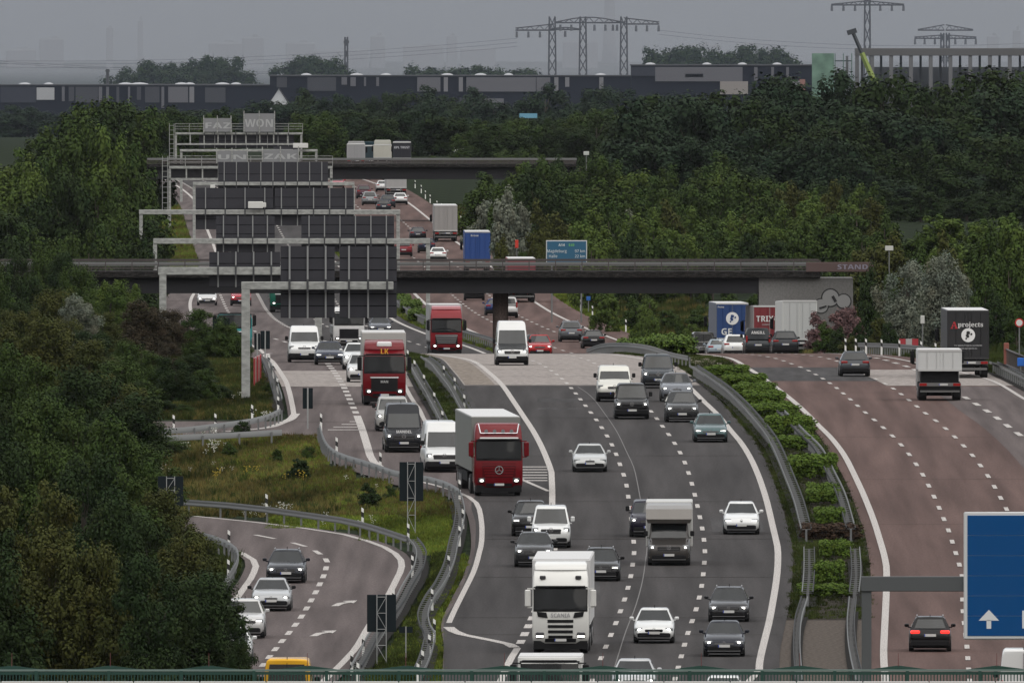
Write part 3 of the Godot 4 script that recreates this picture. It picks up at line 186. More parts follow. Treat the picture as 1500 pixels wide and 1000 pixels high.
const VEHICLES := [
	{"k": "truck", "n": "truck", "l": "white tractor unit with black grille slots pulling a white trailer, front lane", "cat": "car", "x": 2.25, "y": -1.735, "z": 456.46, "r": -0.0155, "p": 0.0086, "c": [0.62, 0.62, 0.6], "t": [0.5, 0.5, 0.5], "top": 4.05, "ch": 3.75, "spoiler": 4.0, "dm": false, "dv": true, "roof_lamps": true, "fx": [["SCANIA", 0.17, 1.68, [0.25, 0.25, 0.26]]], "grille": "slots"},
	{"k": "wagon", "n": "car", "l": "black estate car beside the white truck's trailer", "cat": "car", "x": 4.23, "y": -0.571, "z": 351.47, "r": -0.011, "p": 0.013, "c": [0.005, 0.005, 0.006], "rails": true, "gw": 1.05, "gh": 0.2, "drl": true},
	{"k": "mpv", "n": "van", "l": "white van with oval black grille between two dark cars", "cat": "van", "x": 1.92, "y": 0.144, "z": 299.73, "r": -0.0023, "p": 0.0146, "c": [0.62, 0.63, 0.63], "gw": 1.0, "gh": 0.26, "dark_mirror": false, "o": {"hf": 1.0, "H": 2.0}},
	{"k": "suv", "n": "car", "l": "black off-roader half hidden behind the white oval-grille van", "cat": "car", "x": 0.92, "y": 0.421, "z": 281.07, "r": -0.0009, "p": 0.015, "c": [0.005, 0.005, 0.006], "gw": 1.0, "gh": 0.2, "drl": true},
	{"k": "suv", "n": "car", "l": "dark car with one orange indicator behind the white truck", "cat": "car", "x": 1.07, "y": -0.283, "z": 329.87, "r": -0.0081, "p": 0.0137, "c": [0.022, 0.023, 0.025], "gw": 0.9, "gh": 0.16, "rails": true, "o": {"H": 1.6}},
	{"k": "van", "n": "van", "l": "dark grey box van with rounded sleeper pod over its cab", "cat": "van", "x": 7.6, "y": -0.231, "z": 326.1, "r": -0.0092, "p": 0.0137, "c": [0.05, 0.046, 0.044], "luton": true, "gw": 1.1, "gh": 0.24, "o": {"H": 2.35, "L": 6.8}},
	{"k": "mpv", "n": "van", "l": "dark purple people carrier behind the sleeper pod van", "cat": "van", "x": 6.82, "y": 0.4, "z": 282.48, "r": -0.0011, "p": 0.0149, "c": [0.01, 0.009, 0.02], "o": {"H": 1.75}, "gw": 0.9},
	{"k": "hatch", "n": "car", "l": "white electric hatchback with bright lights near the median line", "cat": "car", "x": 11.44, "y": 0.46, "z": 278.51, "r": -0.0014, "p": 0.0154, "c": [0.62, 0.63, 0.63], "drl": true, "gw": 0.1, "gh": 0.02, "chrome": false, "o": {"H": 1.56, "hf": 0.8, "hc": 1.03}},
	{"k": "wagon", "n": "car", "l": "dark grey estate car with roof rails ahead of the black hatchback", "cat": "car", "x": 9.87, "y": -1.315, "z": 413.72, "r": -0.0154, "p": 0.0111, "c": [0.02, 0.021, 0.024], "rails": true, "gw": 0.95, "gh": 0.2},
	{"k": "hatch", "n": "car", "l": "black hatchback nearest the green railing on the fast lane", "cat": "car", "x": 9.28, "y": -1.826, "z": 467.47, "r": -0.0134, "p": 0.0075, "c": [0.012, 0.014, 0.022], "gw": 0.9, "gh": 0.08},
	{"k": "hatch", "n": "car", "l": "small white hatchback with black grille beside the white truck", "cat": "car", "x": 6.32, "y": -1.651, "z": 446.77, "r": -0.0149, "p": 0.009, "c": [0.62, 0.63, 0.63], "gw": 0.8, "gh": 0.14, "chrome": false},
	{"k": "truck", "n": "truck", "l": "white box truck roof just behind the green railing", "cat": "car", "x": 1.53, "y": -2.399, "z": 591.0, "r": -0.0127, "p": 0.0029, "c": [0.6, 0.6, 0.58], "len": 8.0, "gap": 1.9, "t": [0.55, 0.55, 0.54], "top": 3.05, "ch": 2.9, "grille": "dark"},
	{"k": "suv", "n": "car", "l": "silver car cut by the green railing beside the white box truck", "cat": "car", "x": 5.08, "y": -2.207, "z": 535.72, "r": -0.0128, "p": 0.0043, "c": [0.42, 0.43, 0.44], "o": {"H": 1.6}},
	{"k": "hatch", "n": "car", "l": "pale car whose roof barely shows above the green railing", "cat": "car", "x": 8.61, "y": -2.3, "z": 559.9, "r": -0.0238, "p": 0.0036, "c": [0.62, 0.63, 0.63]},
	{"k": "sedan", "n": "car", "l": "old silver saloon with twin grilles alone in the middle lane", "cat": "car", "x": 4.13, "y": 2.148, "z": 177.1, "r": 0.0077, "p": 0.0169, "c": [0.42, 0.43, 0.43], "gw": 0.5, "gh": 0.13, "on": false, "o": {"H": 1.42}},
	{"k": "wagon", "n": "car", "l": "teal green estate car at the front of the fast lane line", "cat": "car", "x": 10.89, "y": 3.006, "z": 122.84, "r": 0.0138, "p": 0.0146, "c": [0.06, 0.1, 0.105], "gw": 0.9, "gh": 0.08, "drl": true},
	{"k": "suv", "n": "car", "l": "dark off-roader with lights on behind the teal car", "cat": "car", "x": 9.56, "y": 3.558, "z": 79.48, "r": 0.0134, "p": 0.0113, "c": [0.03, 0.032, 0.034], "gw": 1.0, "gh": 0.16, "rails": true},
	{"k": "suv", "n": "car", "l": "blue grey crossover behind the dark off-roader", "cat": "car", "x": 9.55, "y": 4.08, "z": 26.69, "r": 0.0153, "p": 0.0086, "c": [0.13, 0.14, 0.16], "gw": 0.5, "gh": 0.06, "o": {"H": 1.62}, "roof": [0.05, 0.05, 0.055]},
	{"k": "mpv", "n": "van", "l": "slate coloured people carrier behind the blue grey crossover", "cat": "van", "x": 8.67, "y": 4.382, "z": -16.25, "r": 0.0142, "p": 0.006, "c": [0.035, 0.042, 0.05], "gw": 1.1, "gh": 0.16, "e": 2.0},
	{"k": "van", "n": "van", "l": "plain white van without lights behind the black bus", "cat": "van", "x": 5.93, "y": 4.082, "z": 26.46, "r": 0.0148, "p": 0.0086, "c": [0.58, 0.58, 0.54], "on": false, "o": {"H": 2.05, "L": 5.0, "wsb": 0.7, "wst": 1.3}, "gw": 0.8, "gh": 0.16, "bumper": true},
	{"k": "mpv", "n": "van", "l": "black boxy minibus with twin headlamps ahead of the plain white van", "cat": "van", "x": 6.76, "y": 3.642, "z": 71.92, "r": 0.0142, "p": 0.0109, "c": [0.005, 0.005, 0.006], "gw": 1.2, "gh": 0.16, "bumper": true, "chrome": false},
	{"k": "van", "n": "van", "l": "white high-roof van with black bonnet and star on the concrete deck", "cat": "van", "x": -0.04, "y": 4.668, "z": -116.53, "r": 0.0202, "p": 0.0011, "c": [0.62, 0.63, 0.63], "hood_c": [0.02, 0.022, 0.024], "star": true, "gw": 1.0, "gh": 0.22, "bumper": true, "o": {"H": 2.75}},
	{"k": "suv", "n": "car", "l": "red compact car cresting beside the white high-roof van", "cat": "car", "x": 2.05, "y": 1.267, "z": -492.28, "r": 0.0207, "p": -0.0131, "c": [0.3, 0.012, 0.014], "gw": 0.8, "gh": 0.14},
	{"k": "wagon", "n": "car", "l": "dark car roof showing just above the red compact car", "cat": "car", "x": 1.87, "y": 0.387, "z": -602.4, "r": 0.0262, "p": 0.0, "c": [0.02, 0.022, 0.026]},
	{"k": "truck", "n": "truck", "l": "dark red truck with chrome grille bars rising over the crest", "cat": "car", "x": -5.3, "y": 0.42, "z": -586.25, "r": 0.0232, "p": -0.0026, "c": [0.2, 0.012, 0.018], "t": [0.3, 0.3, 0.3], "ch": 3.75, "grille": "bars", "spoiler": 3.95, "sp_c": [0.3, 0.1, 0.11]},
	{"k": "truck", "n": "truck", "l": "red cab with yellow letters under a tall grey box", "cat": "car", "x": -7.45, "y": 4.019, "z": 33.87, "r": 0.0167, "p": 0.0086, "c": [0.13, 0.004, 0.008], "len": 9.5, "t": [0.36, 0.355, 0.34], "top": 4.15, "ch": 3.3, "gap": 2.6, "spoiler": 3.75, "box_sign": true, "grille": "dark", "fx": [["LK", 0.3, 3.1, [0.6, 0.3, 0.02]], ["MAN", 0.14, 1.36, [0.4, 0.4, 0.4]]]},
	{"k": "mpv", "n": "van", "l": "silver van tucked behind the black van", "cat": "van", "x": -6.66, "y": 3.32, "z": 99.28, "r": 0.0211, "p": 0.0125, "c": [0.36, 0.36, 0.35], "star": true, "o": {"H": 1.85}},
	{"k": "van", "n": "van", "l": "black high-roof van with white lettering on its bonnet", "cat": "van", "x": -5.97, "y": 2.733, "z": 141.39, "r": 0.0343, "p": 0.0155, "c": [0.012, 0.013, 0.017], "star": true, "gw": 1.15, "gh": 0.28, "text": ["MANDEL", 0.15, 1.12, 2.96], "o": {"H": 2.55}},
	{"k": "van", "n": "van", "l": "white high-roof van half hidden by the red truck", "cat": "van", "x": -3.76, "y": 2.159, "z": 176.48, "r": 0.0573, "p": 0.0169, "c": [0.62, 0.63, 0.63], "bumper": true, "gw": 1.2, "gh": 0.26, "o": {"H": 2.6}},
	{"k": "truck", "n": "truck", "l": "bright red truck with star grille and grey tilt trailer", "cat": "car", "x": -1.19, "y": 1.569, "z": 210.61, "r": 0.0628, "p": 0.0173, "c": [0.13, 0.004, 0.008], "t": [0.17, 0.175, 0.165], "top": 4.02, "ch": 3.75, "grille": "merc", "star": true, "light_bar": true, "dm": false, "len": 16.5},
	{"k": "van", "n": "van", "l": "white low-roof van left of the blue saloon", "cat": "van", "x": -13.2, "y": 4.669, "z": -134.32, "r": 0.0155, "p": -0.0002, "c": [0.62, 0.63, 0.63], "on": false, "bumper": true, "gw": 0.8, "gh": 0.12, "o": {"H": 2.28, "hf": 1.05}},
	{"k": "sedan", "n": "car", "l": "dark blue saloon between the white low van and white car", "cat": "car", "x": -11.51, "y": 4.67, "z": -119.55, "r": 0.0157, "p": 0.0006, "c": [0.02, 0.025, 0.045], "gw": 0.9, "gh": 0.14, "e": 3.0, "drl": true},
	{"k": "suv", "n": "car", "l": "white off-roader behind the red cab truck", "cat": "car", "x": -9.6, "y": 4.64, "z": -94.66, "r": 0.0143, "p": 0.0018, "c": [0.62, 0.63, 0.63], "gw": 1.0, "gh": 0.24, "o": {"H": 1.62}},
	{"k": "suv", "n": "car", "l": "white car just left of the red cab truck", "cat": "car", "x": -9.03, "y": 4.49, "z": -38.54, "r": 0.0132, "p": 0.0044, "c": [0.55, 0.56, 0.56], "gw": 0.9, "gh": 0.1},
	{"k": "truck", "n": "truck", "l": "white truck cab with black grille under the big dark signs", "cat": "car", "x": -13.21, "y": 0.435, "z": -644.5, "r": 0.0367, "p": 0.0028, "c": [0.55, 0.55, 0.55], "len": 9.0, "flat": true, "t": [0.16, 0.165, 0.17], "ch": 3.3, "grille": "dark"},
	{"k": "sedan", "n": "car", "l": "dark saloon with bright lights right of the white truck cab", "cat": "car", "x": -10.99, "y": 0.677, "z": -732.38, "r": 0.0385, "p": 0.0022, "c": [0.05, 0.055, 0.07], "drl": true, "e": 3.0},
	{"k": "hatch", "n": "car", "l": "pale car under the overpass on the leftmost lane", "cat": "car", "x": -27.6, "y": 1.125, "z": -959.02, "r": 0.0125, "p": 0.0021, "c": [0.48, 0.48, 0.48]},
	{"k": "suv", "n": "car", "l": "red car half hidden by the white gantry post", "cat": "car", "x": -24.52, "y": 1.119, "z": -956.34, "r": 0.0143, "p": 0.0021, "c": [0.3, 0.02, 0.03], "bumper": true},
	{"k": "truck", "n": "truck", "l": "green truck peeping out beside the big dark sign", "cat": "car", "x": -20.26, "y": 1.016, "z": -905.0, "r": 0.0165, "p": 0.0019, "c": [0.01, 0.1, 0.07], "t": [0.012, 0.08, 0.06], "len": 10, "ch": 3.2, "grille": "dark"},
	{"k": "truck", "n": "truck", "l": "teal truck top behind the dark green sign and bush", "cat": "car", "x": -19.97, "y": 2.496, "z": -393.75, "r": 0.0087, "p": -0.0116, "c": [0.03, 0.22, 0.23], "t": [0.03, 0.22, 0.23], "top": 2.6, "ch": 2.3, "len": 7.5, "grille": "dark"},
	{"k": "wagon", "n": "car", "l": "black estate car with red brake lights by the blue gantry sign", "cat": "car", "x": 18.39, "y": -1.761, "z": 459.05, "r": 3.1294, "p": -0.0085, "c": [0.005, 0.005, 0.006], "brake": true, "rails": true},
	{"k": "van", "n": "van", "l": "white panel van cut by the picture edge below the blue sign", "cat": "van", "x": 20.8, "y": -2.3, "z": 560.0, "r": 3.1276, "p": -0.0035, "c": [0.62, 0.63, 0.63], "no_rear": true, "on": false},
	{"k": "wagon", "n": "car", "l": "grey estate car on the dark road patch", "cat": "car", "x": 20.9, "y": 4.571, "z": -62.67, "r": 3.1572, "p": -0.0024, "c": [0.05, 0.055, 0.062], "rails": true},
	{"k": "truck", "n": "truck", "l": "small truck with white canvas body and open tail", "cat": "car", "x": 24.87, "y": 4.12, "z": 21.97, "r": 3.1567, "p": -0.0083, "c": [0.4, 0.4, 0.4], "len": 6.2, "t": [0.55, 0.56, 0.56], "td": [0.5, 0.51, 0.51], "top": 2.95, "bed": 1.75, "ch": 2.2, "gap": 1.8},
	{"k": "truck", "n": "truck", "l": "black trailer with white globe emblem on its rear doors", "cat": "car", "x": 27.61, "y": 4.565, "z": -61.28, "r": 3.156, "p": -0.0028, "c": [0.02, 0.02, 0.022], "t": [0.012, 0.012, 0.014], "td": [0.008, 0.008, 0.01], "fr": [0.02, 0.02, 0.022], "top": 4.1, "tx": [["A", 0.42, -0.86, 3.2, [0.4, 0.02, 0.03], "Droid Serif"], ["projects", 0.27, 0.14, 3.24, [0.62, 0.62, 0.62], "Droid Serif"], ["For sports Projects worldwide", 0.085, 0.0, 1.98, [0.35, 0.35, 0.36]], ["www.aprojects.eu", 0.09, 0.0, 1.8, [0.35, 0.35, 0.36]]], "globe": [0.0, 2.6, 0.42]},
	{"k": "suv", "n": "car", "l": "black off-roader in front of the white trailer on the crest", "cat": "car", "x": 19.67, "y": 2.397, "z": -402.28, "r": 3.1709, "p": 0.0119, "c": [0.022, 0.024, 0.028], "o": {"W": 1.92}},
	{"k": "mpv", "n": "van", "l": "dark panel van with pale lettering on its rear window", "cat": "van", "x": 17.89, "y": 2.094, "z": -427.5, "r": 3.1719, "p": 0.0123, "c": [0.028, 0.032, 0.036], "text": ["ANGILL", 0.2, 1.62, -2.53], "no_rear": true},
	{"k": "suv", "n": "car", "l": "white crossover between the dark panel van and the pale blue car", "cat": "car", "x": 16.73, "y": 1.267, "z": -492.28, "r": 3.1753, "p": 0.0131, "c": [0.62, 0.63, 0.63]},
	{"k": "sedan", "n": "car", "l": "pale blue car roof behind the median hedge", "cat": "car", "x": 15.76, "y": 0.777, "z": -532.38, "r": 3.1779, "p": 0.0109, "c": [0.25, 0.3, 0.34]},
	{"k": "mpv", "n": "van", "l": "white van roof peeping over the median hedge", "cat": "van", "x": 14.74, "y": 0.519, "z": -562.5, "r": 3.1785, "p": 0.005, "c": [0.62, 0.63, 0.63]},
	{"k": "truck", "n": "truck", "l": "blue trailer with white round emblem and letters", "cat": "car", "x": 17.05, "y": 0.387, "z": -608.25, "r": 3.1773, "p": -0.0, "c": [0.02, 0.06, 0.2], "t": [0.1, 0.115, 0.15], "td": [0.008, 0.04, 0.15], "top": 4.0, "tx": [["GE", 0.5, -0.45, 1.75, [0.62, 0.64, 0.65]], ["Pema", 0.14, -0.9, 3.7, [0.5, 0.5, 0.5]]], "globe": [0.0, 2.8, 0.5]},
	{"k": "truck", "n": "truck", "l": "dark red trailer with white capital letters", "cat": "car", "x": 19.54, "y": 0.589, "z": -553.25, "r": 3.1772, "p": 0.0078, "c": [0.2, 0.02, 0.02], "t": [0.27, 0.25, 0.245], "td": [0.16, 0.012, 0.018], "top": 4.0, "tx": [["TRIXO", 0.44, -0.15, 3.0, [0.6, 0.6, 0.6]], ["CONTROL", 0.13, -0.2, 2.55, [0.35, 0.3, 0.3]]]},
	{"k": "truck", "n": "truck", "l": "plain white box trailer in front of the abutment", "cat": "car", "x": 20.99, "y": 1.709, "z": -458.25, "r": 3.1726, "p": 0.0128, "c": [0.4, 0.4, 0.4], "t": [0.56, 0.57, 0.55], "td": [0.42, 0.43, 0.43], "top": 4.05},
	{"k": "suv", "n": "car", "l": "grey off-roader beyond the crest left of the bushes", "cat": "car", "x": 4.76, "y": 0.55, "z": -683.2, "r": 3.1737, "p": -0.0029, "c": [0.1, 0.105, 0.115], "rails": true},
	{"k": "sedan", "n": "car", "l": "black car sunk behind the crest bushes", "cat": "car", "x": 6.47, "y": 0.429, "z": -642.38, "r": 3.176, "p": -0.0028, "c": [0.005, 0.005, 0.006]},
	{"k": "mpv", "n": "van", "l": "white small van right of the bridge pier", "cat": "van", "x": -0.41, "y": 0.924, "z": -855.94, "r": 3.1626, "p": -0.0019, "c": [0.5, 0.5, 0.5], "o": {"W": 1.8, "H": 1.8}},
	{"k": "sedan", "n": "car", "l": "blue car showing left of the bridge pier", "cat": "car", "x": -1.48, "y": 0.964, "z": -877.71, "r": 3.1613, "p": -0.0019, "c": [0.01, 0.02, 0.08]},
	{"k": "suv", "n": "car", "l": "black off-roader just below the overpass girder", "cat": "car", "x": -3.48, "y": 1.225, "z": -1001.99, "r": 3.1565, "p": -0.0026, "c": [0.005, 0.005, 0.006]},
	{"k": "truck", "n": "truck", "l": "red truck under the overpass right of the pier", "cat": "car", "x": 0.75, "y": 1.198, "z": -990.84, "r": 3.1566, "p": -0.0024, "c": [0.2, 0.02, 0.02], "t": [0.2, 0.02, 0.03], "td": [0.2, 0.02, 0.03]},
	{"k": "truck", "n": "truck", "l": "plain blue trailer seen over the overpass railing", "cat": "car", "x": -3.55, "y": 2.013, "z": -1254.05, "r": 3.1551, "p": -0.0029, "c": [0.02, 0.06, 0.2], "t": [0.006, 0.045, 0.2], "td": [0.006, 0.045, 0.2], "tx": [["Krone", 0.2, -0.3, 3.6, [0.45, 0.47, 0.5]]]},
	{"k": "truck", "n": "truck", "l": "grey trailer above the blue one", "cat": "car", "x": -7.42, "y": 2.959, "z": -1567.7, "r": 3.1573, "p": -0.0043, "c": [0.3, 0.3, 0.3], "t": [0.27, 0.26, 0.255], "td": [0.27, 0.26, 0.255]},
	{"k": "sedan", "n": "car", "l": "white coupe just above the overpass railing", "cat": "car", "x": -7.68, "y": 2.277, "z": -1350.7, "r": 3.1563, "p": -0.0027, "c": [0.62, 0.63, 0.63]},
	{"k": "suv", "n": "car", "l": "dark blue off-roader left of the white coupe", "cat": "car", "x": -9.09, "y": 2.526, "z": -1441.49, "r": 3.1572, "p": -0.0029, "c": [0.008, 0.012, 0.03], "o": {"H": 1.55}},
	{"k": "suv", "n": "car", "l": "dark red car at the end of the third gantry sign", "cat": "car", "x": -11.41, "y": 2.412, "z": -1401.15, "r": 3.1569, "p": -0.0028, "c": [0.14, 0.012, 0.02]},
	{"k": "sedan", "n": "car", "l": "dark saloon above the third gantry beam's end", "cat": "car", "x": -10.45, "y": 2.994, "z": -1575.75, "r": 3.1574, "p": -0.0043, "c": [0.03, 0.03, 0.04]},
	{"k": "truck", "n": "truck", "l": "pale grey trailer emerging from under the distant overpass", "cat": "car", "x": -14.56, "y": 5.589, "z": -2007.78, "r": 3.1598, "p": -0.0041, "c": [0.5, 0.5, 0.5], "t": [0.34, 0.34, 0.34], "td": [0.34, 0.34, 0.34]},
	{"k": "sedan", "n": "car", "l": "white car beside the pale grey trailer", "cat": "car", "x": -13.65, "y": 5.118, "z": -1911.66, "r": 3.1602, "p": -0.0059, "c": [0.55, 0.55, 0.55]},
	{"k": "wagon", "n": "car", "l": "dark estate car left of the white car", "cat": "car", "x": -15.03, "y": 4.944, "z": -1882.91, "r": 3.1603, "p": -0.0062, "c": [0.03, 0.035, 0.045]},
	{"k": "hatch", "n": "car", "l": "black hatchback overlapping the dark estate car", "cat": "car", "x": -15.32, "y": 4.632, "z": -1835.43, "r": 3.1601, "p": -0.0068, "c": [0.015, 0.018, 0.025]},
	{"k": "suv", "n": "car", "l": "silver off-roader two lanes left of the white car", "cat": "car", "x": -17.31, "y": 5.074, "z": -1904.18, "r": 3.1602, "p": -0.0059, "c": [0.2, 0.21, 0.22]},
	{"k": "suv", "n": "car", "l": "maroon car ahead of the silver off-roader", "cat": "car", "x": -18.4, "y": 5.487, "z": -1983.86, "r": 3.1597, "p": -0.0043, "c": [0.06, 0.02, 0.03]},
	{"k": "sedan", "n": "car", "l": "small white car left of the pale grey trailer", "cat": "car", "x": -16.43, "y": 5.865, "z": -2078.51, "r": 3.1604, "p": -0.0038, "c": [0.5, 0.5, 0.5]},
	{"k": "van", "n": "van", "l": "black van in shade under the distant overpass", "cat": "van", "x": -18.15, "y": 6.46, "z": -2283.0, "r": 3.1682, "p": -0.0018, "c": [0.005, 0.005, 0.006], "o": {"H": 2.2}},
	{"k": "hatch", "n": "car", "l": "red car at the right end of the fifth gantry", "cat": "car", "x": -22.54, "y": 6.048, "z": -2129.72, "r": 0.0229, "p": 0.0034, "c": [0.3, 0.02, 0.04]},
	{"k": "truck", "n": "truck", "l": "grey trailer, leftmost of the trucks over the distant overpass", "cat": "car", "x": -22.03, "y": 7.2, "z": -2507.0, "r": 3.1416, "p": 0.0, "c": [0.3, 0.3, 0.3], "t": [0.33, 0.33, 0.34], "td": [0.28, 0.28, 0.29], "len": 14, "top": 3.3},
	{"k": "truck", "n": "truck", "l": "dark teal trailer between the grey and cream trucks far off", "cat": "car", "x": -20.39, "y": 6.96, "z": -2567.0, "r": 3.1416, "p": 0.0, "c": [0.01, 0.03, 0.04], "t": [0.012, 0.03, 0.04], "td": [0.012, 0.03, 0.04], "len": 14, "top": 3.1},
	{"k": "truck", "n": "truck", "l": "cream box truck beside the black trailer on the distant overpass", "cat": "car", "x": -18.32, "y": 7.36, "z": -2514.5, "r": 3.1416, "p": 0.0, "c": [0.4, 0.4, 0.36], "t": [0.46, 0.45, 0.4], "td": [0.46, 0.45, 0.4], "len": 9, "top": 3.0},
	{"k": "truck", "n": "truck", "l": "black trailer with white letters on the distant overpass", "cat": "car", "x": -15.46, "y": 7.38, "z": -2487.0, "r": 3.1416, "p": 0.0, "c": [0.01, 0.01, 0.02], "t": [0.014, 0.015, 0.022], "td": [0.01, 0.011, 0.018], "len": 14, "top": 3.45, "tx": [["XPL TRUST", 0.32, 0.0, 2.7, [0.5, 0.5, 0.55]]]},
	{"k": "mpv", "n": "van", "l": "white van alone on the far road behind the bushes", "cat": "van", "x": -7.52, "y": 8.18, "z": -2652.5, "r": 0.0, "p": 0.0, "c": [0.62, 0.63, 0.63], "o": {"H": 1.8}},
	{"k": "van", "n": "van", "l": "yellow van behind the green railing at the bottom", "cat": "van", "x": -9.03, "y": -2.33, "z": 569.0, "r": 3.1292, "p": -0.0033, "c": [0.62, 0.33, 0.015], "on": false, "o": {"H": 2.45}},
	{"k": "wagon", "n": "car", "l": "dark estate car with roof rails leading on the loop ramp", "cat": "car", "x": -10.69, "y": -0.606, "z": 354.1, "r": -0.0114, "p": 0.013, "c": [0.012, 0.014, 0.02], "rails": true, "gw": 0.9, "gh": 0.18},
	{"k": "sedan", "n": "car", "l": "silver saloon behind the dark estate on the loop ramp", "cat": "car", "x": -11.05, "y": -1.129, "z": 397.14, "r": -0.0109, "p": 0.0117, "c": [0.36, 0.37, 0.38], "gw": 0.6, "gh": 0.1, "e": 3.0, "dark_mirror": true},
	{"k": "suv", "n": "car", "l": "silver white crossover partly covered by leaves on the loop ramp", "cat": "car", "x": -11.95, "y": -1.576, "z": 438.67, "r": -0.0123, "p": 0.01, "c": [0.5, 0.5, 0.5], "gw": 1.1, "gh": 0.14, "drl": true},
	{"k": "hatch", "n": "car", "l": "white car almost hidden behind the dark tree's edge", "cat": "car", "x": -12.15, "y": -1.902, "z": 477.62, "r": -0.0109, "p": 0.0075, "c": [0.62, 0.63, 0.63], "drl": true},
]
const TINTS := {"dark": [0.024, 0.039, 0.014], "pine": [0.022, 0.037, 0.02], "mid": [0.04, 0.063, 0.017], "bright": [0.068, 0.1, 0.024], "olive": [0.054, 0.06, 0.018], "silver": [0.145, 0.16, 0.125], "pink": [0.14, 0.085, 0.085], "brown": [0.045, 0.037, 0.024], "hedge": [0.082, 0.128, 0.022], "dead": [0.055, 0.036, 0.025], "g_lush": [0.125, 0.175, 0.03], "g_dry": [0.125, 0.118, 0.04], "g_dark": [0.045, 0.064, 0.018], "white": [0.5, 0.5, 0.44], "yellow": [0.4, 0.29, 0.02]}
